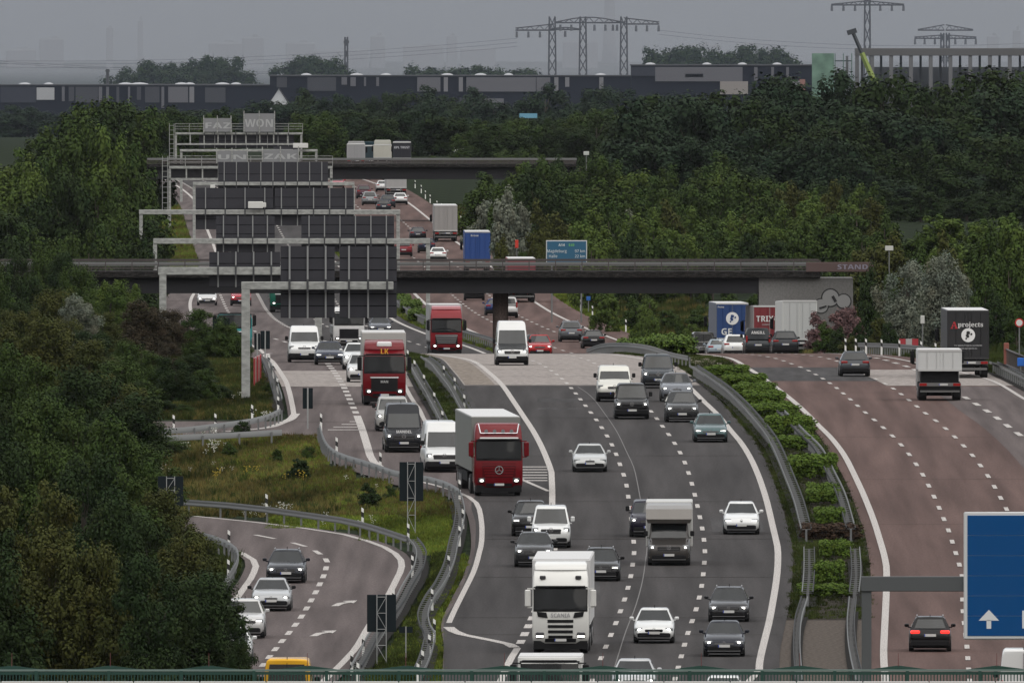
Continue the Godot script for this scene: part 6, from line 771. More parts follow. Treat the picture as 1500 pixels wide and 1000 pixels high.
# a tree of unit height and unit crown width, kept as [trunk mesh, crown mesh]
func tree_proto(kind: String, seed_: int) -> Array:
	var key := "%s%d" % [kind, seed_]
	if shared.has(key):
		return shared[key]
	var r := RandomNumberGenerator.new()
	r.seed = 900 + seed_ * 17 + kind.hash() % 1000
	var near := kind == "near"
	var bush := kind == "bush"
	var clumps := []
	var count := 120 if near else (48 if bush else 72)
	var low := 0.0 if bush else r.randf_range(0.0, 0.05)
	var lobes := []
	for i in (7 if near else 5):
		var k := r.randf() * TAU
		lobes.append([Vector3(cos(k) * r.randf_range(0.08, 0.24), r.randf_range(low + 0.25, 0.74), sin(k) * r.randf_range(0.08, 0.24)), r.randf_range(0.19, 0.3)])
	lobes.append([Vector3(r.randf_range(-0.1, 0.1), 0.8, r.randf_range(-0.1, 0.1)), 0.21])
	for i in 4:
		var k := r.randf() * TAU
		lobes.append([Vector3(cos(k) * 0.2, r.randf_range(0.14, 0.3), sin(k) * 0.2), r.randf_range(0.2, 0.27)])
	for i in count:
		var lb: Array = lobes[i % lobes.size()]
		var dir := Vector3(r.randfn(), r.randfn() * 0.9 + 0.25, r.randfn()).normalized()
		var p: Vector3 = lb[0] + dir * lb[1] * r.randf_range(0.72, 1.0) * Vector3(1, 0.9, 1)
		p.y = clampf(p.y, low + 0.04, 1.0)
		clumps.append([p, r.randf_range(0.05, 0.11) if near else r.randf_range(0.065, 0.13)])
	# inner mass that closes the crown
	for i in count / 3:
		var lb: Array = lobes[i % lobes.size()]
		clumps.append([lb[0] + Vector3(r.randfn(), r.randfn(), r.randfn()) * lb[1] * 0.35, lb[1] * 0.5])
	var crown := leaf_mesh(clumps, 210 if near else (115 if bush else 125), 0.021 if near else (0.044 if bush else 0.033), seed_ + 40, leaf_mat("leaf", [0.05, 0.07, 0.02]))
	var b := MB.new()
	b.tube(Vector3.ZERO, Vector3(0.01, 0.35, 0), 0.028, 0.019, 7)
	b.tube(Vector3(0.01, 0.35, 0), Vector3(0.0, 0.75, 0.01), 0.019, 0.007, 6)
	for lb in lobes:
		b.tube(Vector3(0.008, maxf(0.12, lb[0].y - 0.3), 0), lb[0], 0.012, 0.004, 5)
	shared[key] = [b.done(mk("bark", [0.06, 0.05, 0.04], 0.95)), crown]
	return shared[key]

func tree(called: String, kind: String, seed_: int, x: float, z: float, top: float, width: float, tint: String, tint_c, label: String, cat: String, group: String) -> void:
	var g := ground(x, z) - 0.1
	var h := maxf((top - g) * 1.09, 0.6)
	var pr := tree_proto(kind, seed_)
	var o := thing(called, label, cat, Vector3(x, g, z), fmod(x * 7.3 + z * 3.1, TAU), group)
	var b := Basis.from_scale(Vector3(width, h, width))
	part(o, "trunk", pr[0], Vector3.ZERO, b)
	part(o, "crown", pr[1], Vector3.ZERO, b, leaf_mat("leaf_" + tint, tint_c))

# ---------------------------------------------------------------- vehicles
# every vehicle is built with its front towards +z and its wheels on y = 0
const CARS := {
	"sedan": {"L": 4.75, "W": 1.83, "H": 1.44, "hf": 0.72, "hc": 0.95, "wsb": 1.3, "wst": 2.05, "rwt": 1.25, "rwb": 0.65, "rw": 0.68, "deck": 1.0, "r": 0.325},
	"wagon": {"L": 4.8, "W": 1.85, "H": 1.5, "hf": 0.74, "hc": 0.97, "wsb": 1.3, "wst": 2.05, "rwt": 0.5, "rwb": 0.14, "rw": 0.7, "deck": 1.0, "r": 0.33},
	"hatch": {"L": 4.2, "W": 1.8, "H": 1.5, "hf": 0.72, "hc": 0.98, "wsb": 1.05, "wst": 1.85, "rwt": 0.5, "rwb": 0.16, "rw": 0.7, "deck": 1.0, "r": 0.325},
	"suv": {"L": 4.55, "W": 1.88, "H": 1.68, "hf": 0.88, "hc": 1.1, "wsb": 1.2, "wst": 1.9, "rwt": 0.5, "rwb": 0.14, "rw": 0.71, "deck": 1.1, "r": 0.36},
	"mpv": {"L": 5.0, "W": 1.94, "H": 1.96, "hf": 0.95, "hc": 1.18, "wsb": 0.85, "wst": 1.6, "rwt": 0.14, "rwb": 0.04, "rw": 0.8, "deck": 1.1, "r": 0.34},
	"van": {"L": 6.0, "W": 2.04, "H": 2.62, "hf": 0.98, "hc": 1.3, "wsb": 0.8, "wst": 1.4, "rwt": 0.08, "rwb": 0.03, "rw": 0.86, "deck": 1.2, "r": 0.35},
}

func glass() -> StandardMaterial3D:
	return mk("car_glass", [0.005, 0.006, 0.007], 0.03, 0.0, 0.4)

func screen_glass() -> StandardMaterial3D:
	return mk("screen_glass", [0.010, 0.012, 0.013], 0.03, 0.0, 0.56)

func dark() -> StandardMaterial3D:
	return mk("car_black_plastic", [0.010, 0.010, 0.011], 0.65, 0.0, 0.25)

func wheel(parent: Node, x: float, z: float, r: float, w: float) -> void:
	var key := "wheel_%.2f_%.2f" % [r, w]
	if not shared.has(key):
		var b := MB.new(true)
		b.st.set_smooth_group(-1)
		var rings := []
		for k in [[-0.5, 0.86], [-0.42, 1.0], [0.42, 1.0], [0.5, 0.86]]:
			var ring := []
			for i in 18:
				var a := -TAU * i / 18
				ring.append(Vector3(k[0] * w, cos(a) * r * k[1], sin(a) * r * k[1]))
			rings.append(ring)
		b.loft(rings)
		shared[key] = b.done(mk("tyre", [0.014, 0.014, 0.015], 0.9))
		var c := MB.new()
		for s in [-1.0, 1.0]:
			c.tube(Vector3(s * w * 0.44, 0, 0), Vector3(s * w * 0.515, 0, 0), r * 0.68, r * 0.6, 12)
		shared[key + "rim"] = c.done(mk("rim", [0.32, 0.32, 0.33], 0.35, 0.7))
	var o := Node3D.new()
	o.name = "wheel"
	parent.add_child(o, true)
	o.position = Vector3(x, r, z)
	part(o, "tyre", shared[key])
	part(o, "rim", shared[key + "rim"])

func ring_plan(hw: float, zf: float, zr: float, y: float, bow: float) -> Array:
	# ring of 14 points: front edge (+x to -x), then the far side, the rear edge and the near side
	var p := []
	for u in [1.0, 0.94, 0.5, 0.0, -0.5, -0.94, -1.0]:
		p.append(Vector3(u * hw, y, zf - bow * pow(absf(u), 2.2)))
	for u in [-1.0, -0.94, -0.5, 0.0, 0.5, 0.94, 1.0]:
		p.append(Vector3(u * hw, y, zr + bow * 0.5 * pow(absf(u), 2.2)))
	return p

func plate(parent: Node, at_: Vector3, back := false) -> void:
	if not shared.has("plate"):
		var b := MB.new()
		b.box(Vector3.ZERO, Vector3(0.52, 0.115, 0.02))
		shared["plate"] = b.done(mk("plate_white", [0.5, 0.5, 0.49], 0.6))
		var c := MB.new()
		c.box(Vector3(-0.236, 0, 0.003), Vector3(0.045, 0.11, 0.022))
		shared["plate_band"] = c.done(mk("plate_blue", [0.01, 0.04, 0.3], 0.5))
	var o := part(parent, "number_plate", shared["plate"], at_, Basis(Vector3.UP, PI) if back else Basis())
	part(o, "country_band", shared["plate_band"])

func badge(parent: Node, at_: Vector3, r: float, star := false) -> void:
	var key := "badge%.2f%s" % [r, star]
	if not shared.has(key):
		var b := MB.new()
		for i in 16:
			var a := TAU * i / 16
			var c := TAU * (i + 1) / 16
			var p := Vector3(cos(a), sin(a), 0)
			var s := Vector3(cos(c), sin(c), 0)
			b.q(p * r, p * r * 0.8, s * r * 0.8, s * r)
		if star:
			for k in 3:
				b.box(Vector3(0, r * 0.45, 0).rotated(Vector3.BACK, TAU * k / 3), Vector3(r * 0.14, r * 0.9, 0.01), Basis(Vector3.BACK, TAU * k / 3))
		else:
			b.box(Vector3(-r * 0.25, 0, 0), Vector3(r * 0.14, r * 1.2, 0.01), Basis(Vector3.BACK, 0.35))
			b.box(Vector3(r * 0.25, 0, 0), Vector3(r * 0.14, r * 1.2, 0.01), Basis(Vector3.BACK, -0.35))
		shared[key] = b.done(mk("chrome", [0.6, 0.6, 0.62], 0.2, 0.9))
	part(parent, "badge", shared[key], at_)

func writing(parent: Node, called: String, s: String, h: float, at_: Vector3, m: Material, face_back := false, font := "Droid Sans", bold := true) -> MeshInstance3D:
	var t := TextMesh.new()
	var f := SystemFont.new()
	f.font_names = PackedStringArray([font])
	f.font_weight = 700 if bold else 400
	t.font = f
	t.text = s
	t.font_size = 64
	t.pixel_size = h / 46.0
	t.depth = 0.012
	t.material = m
	return part(parent, called, t, at_, Basis(Vector3.UP, PI) if face_back else Basis())

func car(p: Dictionary) -> void:
	var d: Dictionary = CARS[p.k].duplicate()
	for k in p.get("o", {}):
		d[k] = p.o[k]
	var L: float = d.L
	var H: float = d.H
	var hw: float = d.W * 0.5
	var hl := L * 0.5
	var o := thing(p.n, p.l, p.cat, Vector3(p.x, p.y, p.z), p.r, p.get("g", ""))
	o.rotation.x = p.p
	var col := paint(p.c, p.get("m", 0.25))
	var van: bool = p.k == "van" or p.k == "mpv"
	# lower body: half sections swept from nose to tail
	var y0 := 0.2 if not van else 0.24
	var hf: float = d.hf
	var hc: float = d.hc
	var st := [
		[hl - 0.0, 0.80, y0 + 0.16, hf - 0.22], [hl - 0.05, 0.885, y0 + 0.05, hf - 0.08], [hl - 0.16, 0.945, y0, hf],
		[hl - 0.45, 0.985, y0, lerpf(hf, hc, 0.45)], [hl - d.wsb + 0.02, 1.0, y0, hc], [0.0, 1.0, y0, hc + 0.02],
		[-hl + 0.7, 0.995, y0, d.deck], [-hl + 0.2, 0.96, y0 + 0.03, d.deck], [-hl + 0.05, 0.91, y0 + 0.08, d.deck - 0.1], [-hl, 0.86, y0 + 0.2, d.deck - 0.3]]
	var rings := []
	for s in st:
		var w: float = hw * s[1]
		var a: float = s[2]
		var t: float = s[3]
		var half := [Vector2(0.0, a), Vector2(w * 0.86, a), Vector2(w * 0.97, a + 0.1), Vector2(w, lerpf(a, t, 0.45)), Vector2(w * 0.985, lerpf(a, t, 0.78)), Vector2(w * 0.93, t - 0.04), Vector2(w * 0.8, t), Vector2(0.0, t + 0.025)]
		var ring := []
		for v in half:
			ring.append(Vector3(v.x, v.y, s[0]))
		for i in range(half.size() - 2, 0, -1):
			ring.append(Vector3(-half[i].x, half[i].y, s[0]))
		rings.append(ring)
	rings.reverse()
	var b := MB.new(true)
	b.loft(rings)
	part(o, "body", b.done(col))
	# cabin
	var lev := [[0.0, 1.0], [0.12, 0.97], [0.5, lerpf(1.0, d.rw, 0.5)], [0.86, lerpf(1.0, d.rw, 0.9)], [0.95, d.rw * 0.97], [1.0, d.rw * 0.86]]
	var belt := hc - 0.04
	var zf := func(t: float) -> float: return hl - lerpf(d.wsb, d.wst, t)
	var zr := func(t: float) -> float: return -hl + lerpf(d.rwb, d.rwt, t)
	var cab := MB.new(true)
	var cr := []
	for k in lev:
		cr.append(ring_plan(hw * 0.955 * k[1], zf.call(minf(k[0], 0.97)), zr.call(minf(k[0], 0.97)), lerpf(belt, H, k[0]), 0.14))
	cab.loft(cr, false, true)
	var roof_col: Material = col if not p.has("roof") else paint(p.roof, 0.0)
	part(o, "cabin", cab.done(roof_col))
	var wide := func(t: float) -> float: return hw * 0.955 * lerpf(1.0, d.rw, minf(t * 1.02, 1.0))
	var pane := func(front: bool, u0: float, u1: float, t0: float, t1: float) -> ArrayMesh:
		var g := MB.new(true)
		for i in 6:
			for j in 4:
				var c := []
				for e in [[0, 0], [0, 1], [1, 1], [1, 0]]:
					var u := lerpf(u0, u1, (i + e[0]) / 6.0)
					var t := lerpf(t0, t1, (j + e[1]) / 4.0)
					var z: float = zf.call(t) - 0.14 * pow(absf(u), 2.2) + 0.05 if front else zr.call(t) + 0.07 * pow(absf(u), 2.2) - 0.07
					c.append(Vector3(u * wide.call(t), lerpf(belt, H, t) + (0.01 if front else 0.0), z))
				if front:
					g.q(c[0], c[1], c[2], c[3])
				else:
					g.q(c[3], c[2], c[1], c[0])
		return g.done(screen_glass())
	part(o, "windscreen", pane.call(true, -0.9, 0.9, 0.04, 0.86 if p.k != "van" else 0.62))
	if not p.get("no_rear", false):
		part(o, "rear_window", pane.call(false, -0.82, 0.82, 0.16, 0.84))
	for s in [-1.0, 1.0]:
		var g := MB.new()
		var t0 := 0.12
		var t1 := 0.82 if p.k != "van" else 0.55
		var zb := -hl + 1.0 if not van else (hl - 2.6 if p.k == "van" else -hl + 0.5)
		var f0 := Vector3(s * (wide.call(t0) + 0.012), lerpf(belt, H, t0), zf.call(t0) - 0.36)
		var f1 := Vector3(s * (wide.call(t1) + 0.012), lerpf(belt, H, t1), zf.call(t1) - 0.26)
		g.q(f0, f1, Vector3(f1.x, f1.y, maxf(zb, zr.call(t1) + 0.2)), Vector3(f0.x, f0.y, maxf(zb, zr.call(t0) + 0.25)))
		part(o, "side_window", g.done(glass()))
		# mirrors
		var mi := MB.new()
		mi.bevel(Vector3(s * (hw + 0.1), hc + 0.1 + (0.12 if van else 0.0), hl - d.wsb - 0.25), Vector3(0.2, 0.15 if not van else 0.26, 0.13), 0.035)
		mi.box(Vector3(s * (hw - 0.02), hc + 0.02, hl - d.wsb - 0.25), Vector3(0.14, 0.05, 0.06))
		part(o, "mirror", mi.done(dark() if p.get("dark_mirror", van) else col))
		wheel(o, s * (hw - 0.1), hl - (0.86 if not van else 0.95), d.r, 0.22)
		wheel(o, s * (hw - 0.1), -hl + (0.82 if not van else 1.15), d.r, 0.22)
		# lamps
		var hl_y: float = hf - 0.1
		var lw := 0.36 if not van else 0.3
		var la := MB.new()
		la.bevel(Vector3(s * (hw * 0.94 - lw * 0.5), hl_y, hl - 0.17), Vector3(lw, 0.15 if not van else 0.22, 0.24), 0.035)
		var lamp := part(o, "headlight", la.done(mk("lamp_glass", [0.22, 0.23, 0.24], 0.12, 0.2)))
		if p.get("on", true):
			var em := MB.new()
			em.bevel(Vector3(s * (hw * 0.94 - lw * 0.55), hl_y - 0.01, hl - 0.075), Vector3(lw * (0.42 if not p.get("drl", false) else 0.8), 0.1 if not p.get("drl", false) else 0.05, 0.08), 0.02)
			part(lamp, "lit_lens", em.done(glow("lamp_lit", [1.0, 0.97, 0.9], p.get("e", 3.5))))
		var tl := MB.new()
		if van:
			tl.bevel(Vector3(s * (hw * 0.86), 1.15, -hl + 0.03), Vector3(0.13, 0.5, 0.14), 0.03)
		else:
			tl.bevel(Vector3(s * (hw * 0.9 - 0.18), d.deck - 0.14, -hl + 0.1), Vector3(0.4, 0.14, 0.2), 0.03)
		part(o, "tail_light", tl.done(glow("tail_lit", [0.75, 0.02, 0.015], 1.6) if p.get("brake", false) else mk("tail_lamp", [0.25, 0.008, 0.008], 0.2)))
		if p.get("rails", false):
			var ra := MB.new()
			ra.tube(Vector3(s * hw * d.rw * 0.88, H + 0.05, zf.call(1.0) - 0.35), Vector3(s * hw * d.rw * 0.88, H + 0.05, zr.call(1.0) + 0.25), 0.025, 0.025, 6)
			for e in [0.4, 0.75]:
				var zz := lerpf(zf.call(1.0), zr.call(1.0), e)
				ra.box(Vector3(s * hw * d.rw * 0.88, H + 0.01, zz), Vector3(0.04, 0.08, 0.1))
			part(o, "roof_rail", ra.done(mk("rail_metal", [0.3, 0.3, 0.31], 0.4, 0.6)))
	# nose
	var gr := MB.new()
	var gw: float = p.get("gw", 0.95)
	var gh: float = p.get("gh", 0.13)
	gr.bevel(Vector3(0, hf - 0.14 - gh * 0.2, hl - 0.06), Vector3(gw, gh, 0.14), 0.03)
	part(o, "grille", gr.done(dark()))
	if p.get("chrome", true):
		var ch := MB.new()
		for k in 3:
			ch.box(Vector3(0, hf - 0.14 - gh * 0.2 + (k - 1) * gh * 0.3, hl + 0.012), Vector3(gw * 0.94, 0.014, 0.012))
		part(o, "grille_bar", ch.done(mk("chrome_bar", [0.35, 0.35, 0.36], 0.3, 0.8)))
	badge(o, Vector3(0, hf - 0.1, hl + 0.022), 0.065 if not van else 0.11, p.get("star", false))
	var bu := MB.new()
	bu.bevel(Vector3(0, y0 + 0.17, hl - 0.07), Vector3(hw * 1.62, 0.24, 0.2), 0.05)
	part(o, "lower_intake", bu.done(dark()))
	if p.get("bumper", false):
		var bm := MB.new()
		bm.bevel(Vector3(0, y0 + 0.17, hl - 0.1), Vector3(hw * 1.96, 0.34, 0.3), 0.06)
		part(o, "front_bumper", bm.done(dark()))
	var lip := MB.new()
	lip.bevel(Vector3(0, y0 + 0.05, hl - 0.06), Vector3(hw * 1.6, 0.045, 0.14), 0.015)
	part(o, "splitter", lip.done(mk("splitter_grey", [0.14, 0.14, 0.145], 0.45)))
	plate(o, Vector3(p.get("px", 0.0), y0 + 0.27, hl + 0.045))
	# tail
	var rb := MB.new()
	rb.bevel(Vector3(0, y0 + 0.17, -hl + 0.08), Vector3(hw * 1.84, 0.28, 0.24), 0.05)
	part(o, "rear_bumper", rb.done(dark()))
	plate(o, Vector3(0, 0.72 if p.k != "sedan" else 0.68, -hl - 0.012), true)
	var ro := MB.new()
	ro.box(Vector3(0, H + 0.05, -hl + d.rwt + 0.3), Vector3(0.03, 0.12, 0.1))
	part(o, "antenna", ro.done(dark()))
	if van:
		var se := MB.new()
		se.box(Vector3(0, (H + 0.4) * 0.5, -hl - 0.006), Vector3(0.02, H - 0.65, 0.02))
		part(o, "door_seam", se.done(dark()))
	var ub := MB.new()
	ub.box(Vector3(0, 0.28, 0), Vector3(hw * 1.86, 0.28, L - 0.3))
	part(o, "underbody", ub.done(dark()))
	if p.has("hood_c"):
		var hd := MB.new()
		hd.q(Vector3(hw * 0.84, hf + 0.05, hl - 0.14), Vector3(-hw * 0.84, hf + 0.05, hl - 0.14), Vector3(-hw * 0.86, hc + 0.06, hl - d.wsb + 0.02), Vector3(hw * 0.86, hc + 0.06, hl - d.wsb + 0.02))
		part(o, "bonnet_wrap", hd.done(paint(p.hood_c, 0.2)))
	if p.has("text"):
		writing(o, "lettering", p.text[0], p.text[1], Vector3(0, p.text[2], p.text[3]), mk("letter_white", [0.7, 0.7, 0.7], 0.6), p.text[3] < 0.0)
	if p.has("luton"):
		var lu := MB.new()
		lu.loft([ring_plan(1.02, hl - 0.75, hl - 2.9, 2.02, 0.1), ring_plan(1.1, hl - 0.55, hl - 2.9, 2.22, 0.12), ring_plan(1.12, hl - 0.85, hl - 2.9, 2.7, 0.16), ring_plan(1.1, hl - 1.35, hl - 2.9, 2.86, 0.2), ring_plan(1.04, hl - 1.8, hl - 2.9, 2.96, 0.2)])
		part(o, "sleeper_pod", lu.done(paint([0.17, 0.16, 0.15], 0.2)))
		var bx := MB.new()
		bx.bevel(Vector3(0, 1.9, -hl + 1.2), Vector3(2.25, 2.2, 4.2), 0.04)
		part(o, "cargo_box", bx.done(mk("cargo_grey", [0.42, 0.42, 0.41], 0.5)))

func truck(p: Dictionary) -> void:
	var o := thing(p.n, p.l, "truck", Vector3(p.x, p.y, p.z), p.r, p.get("g", ""))
	o.rotation.x = p.p
	var L: float = p.get("len", 16.5)
	var hl := L * 0.5
	var cab_front := hl
	if p.get("cab", true):
		truck_cab(o, p, cab_front)
	# load
	var tw := 1.275
	var t_top: float = p.get("top", 4.0)
	var f: float = hl - p.get("gap", 2.75)
	var r := -hl
	var bed: float = p.get("bed", 1.18)
	var bc := mk("trailer_%s" % str(p.t), p.t, 0.55)
	if not p.get("flat", false):
		var bx := MB.new()
		bx.bevel(Vector3(0, (bed + t_top) * 0.5, (f + r) * 0.5), Vector3(tw * 2, t_top - bed, f - r), 0.03)
		part(o, "cargo_box", bx.done(bc))
		var rf := MB.new()
		rf.box(Vector3(0, t_top + 0.012, (f + r) * 0.5), Vector3(tw * 2 - 0.08, 0.03, f - r - 0.1))
		part(o, "roof_sheet", rf.done(mk("trailer_roof", [0.5, 0.5, 0.5], 0.6)))
		# rear doors
		for s in [-1.0, 1.0]:
			var dr := MB.new()
			dr.bevel(Vector3(s * tw * 0.485, (bed + t_top) * 0.5, r - 0.012), Vector3(tw * 0.93, t_top - bed - 0.12, 0.03), 0.01)
			var door := part(o, "rear_door", dr.done(mk("door_%s" % str(p.get("td", p.t)), p.get("td", p.t), 0.5)))
			var ba := MB.new()
			ba.tube(Vector3(s * 0.2, bed + 0.1, r - 0.045), Vector3(s * 0.2, t_top - 0.15, r - 0.045), 0.018, 0.018, 6)
			ba.tube(Vector3(s * 0.75, bed + 0.1, r - 0.045), Vector3(s * 0.75, t_top - 0.15, r - 0.045), 0.018, 0.018, 6)
			part(door, "locking_bar", ba.done(mk("bar_%s" % str(p.get("td", p.t)), p.get("td", p.t), 0.4, 0.3)))
		var fr := MB.new()
		fr.box(Vector3(0, t_top - 0.05, r - 0.03), Vector3(tw * 2, 0.1, 0.05))
		fr.box(Vector3(0, bed + 0.02, r - 0.03), Vector3(tw * 2, 0.12, 0.05))
		part(o, "door_frame", fr.done(mk("frame_%s" % str(p.get("fr", [0.45, 0.45, 0.45])), p.get("fr", [0.45, 0.45, 0.45]), 0.5)))
	else:
		var fl := MB.new()
		fl.box(Vector3(0, bed + 0.3, (f + r) * 0.5), Vector3(tw * 2, 0.6, f - r))
		part(o, "dropside_bed", fl.done(bc))
	var ch := MB.new()
	ch.box(Vector3(0, 0.92, (f + r) * 0.5), Vector3(1.0, 0.5, f - r - 0.3))
	ch.box(Vector3(-1.05, 0.8, (f + r) * 0.5 + 0.6), Vector3(0.35, 0.5, (f - r) * 0.3))
	ch.box(Vector3(1.05, 0.8, (f + r) * 0.5 + 0.6), Vector3(0.35, 0.5, (f - r) * 0.3))
	if p.has("bed"):
		ch.box(Vector3(0, 1.25, r + 1.6), Vector3(2.2, 0.9, 2.6))
		ch.box(Vector3(0, 0.75, r + 0.3), Vector3(2.35, 0.3, 0.5))
	part(o, "chassis", ch.done(dark()))
	var bb := MB.new()
	bb.box(Vector3(0, 0.55, r + 0.12), Vector3(2.3, 0.14, 0.1))
	bb.box(Vector3(0, 0.93, r + 0.02), Vector3(2.45, 0.2, 0.06))
	part(o, "underrun_bar", bb.done(mk("steel_grey", [0.12, 0.12, 0.12], 0.5)))
	for s in [-1.0, 1.0]:
		var tl := MB.new()
		tl.box(Vector3(s * 0.98, 0.93, r - 0.025), Vector3(0.42, 0.15, 0.04))
		part(o, "tail_light", tl.done(mk("tail_lamp", [0.25, 0.008, 0.008], 0.2)))
		var mf := MB.new()
		mf.box(Vector3(s * 1.02, 0.5, r + 0.22), Vector3(0.42, 0.42, 0.03))
		part(o, "mud_flap", mf.done(dark()))
		for k in ([1.4, 2.7, 4.0] if L > 12.0 else [2.2]):
			wheel(o, s * 1.02, r + k, 0.5, 0.4)
		if L > 12.0:
			wheel(o, s * 1.0, hl - 4.6, 0.5, 0.5)
	plate(o, Vector3(-0.2, 0.93, r - 0.03), true)
	for w in p.get("tx", []):
		# [text, height, x, y, colour]; on the rear doors, read from behind
		writing(o, "lettering", w[0], w[1], Vector3(-w[2], w[3], r - 0.07), mk("ink_%s" % str(w[4]), w[4], 0.6), true, w[5] if w.size() > 5 else "Droid Sans")
	if p.has("globe"):
		var gb := MB.new()
		var c := Vector3(p.globe[0], p.globe[1], r - 0.08)
		var rad: float = p.globe[2]
		gb.tube(c, c + Vector3(0, 0, 0.02), rad, rad, 28)
		var disc := part(o, "emblem", gb.done(mk("letter_white", [0.7, 0.7, 0.7], 0.6)))
		var ld := MB.new()
		for e in [[0.0, 0.35, 0.5, 0.4, 0.2], [0.1, -0.1, 0.36, 0.55, -0.3], [-0.45, 0.15, 0.22, 0.3, 0.5], [0.3, -0.5, 0.16, 0.3, 0.1]]:
			ld.box(c + Vector3(e[0] * rad, e[1] * rad, -0.012), Vector3(e[2] * rad, e[3] * rad, 0.015), Basis(Vector3.BACK, e[4]))
			ld.box(c + Vector3(e[0] * rad, e[1] * rad, -0.012), Vector3(e[3] * rad * 0.8, e[2] * rad * 0.9, 0.013), Basis(Vector3.BACK, e[4] + 0.7))
		part(disc, "emblem_land", ld.done(mk("door_%s" % str(p.get("td", p.t)), p.get("td", p.t), 0.5)))

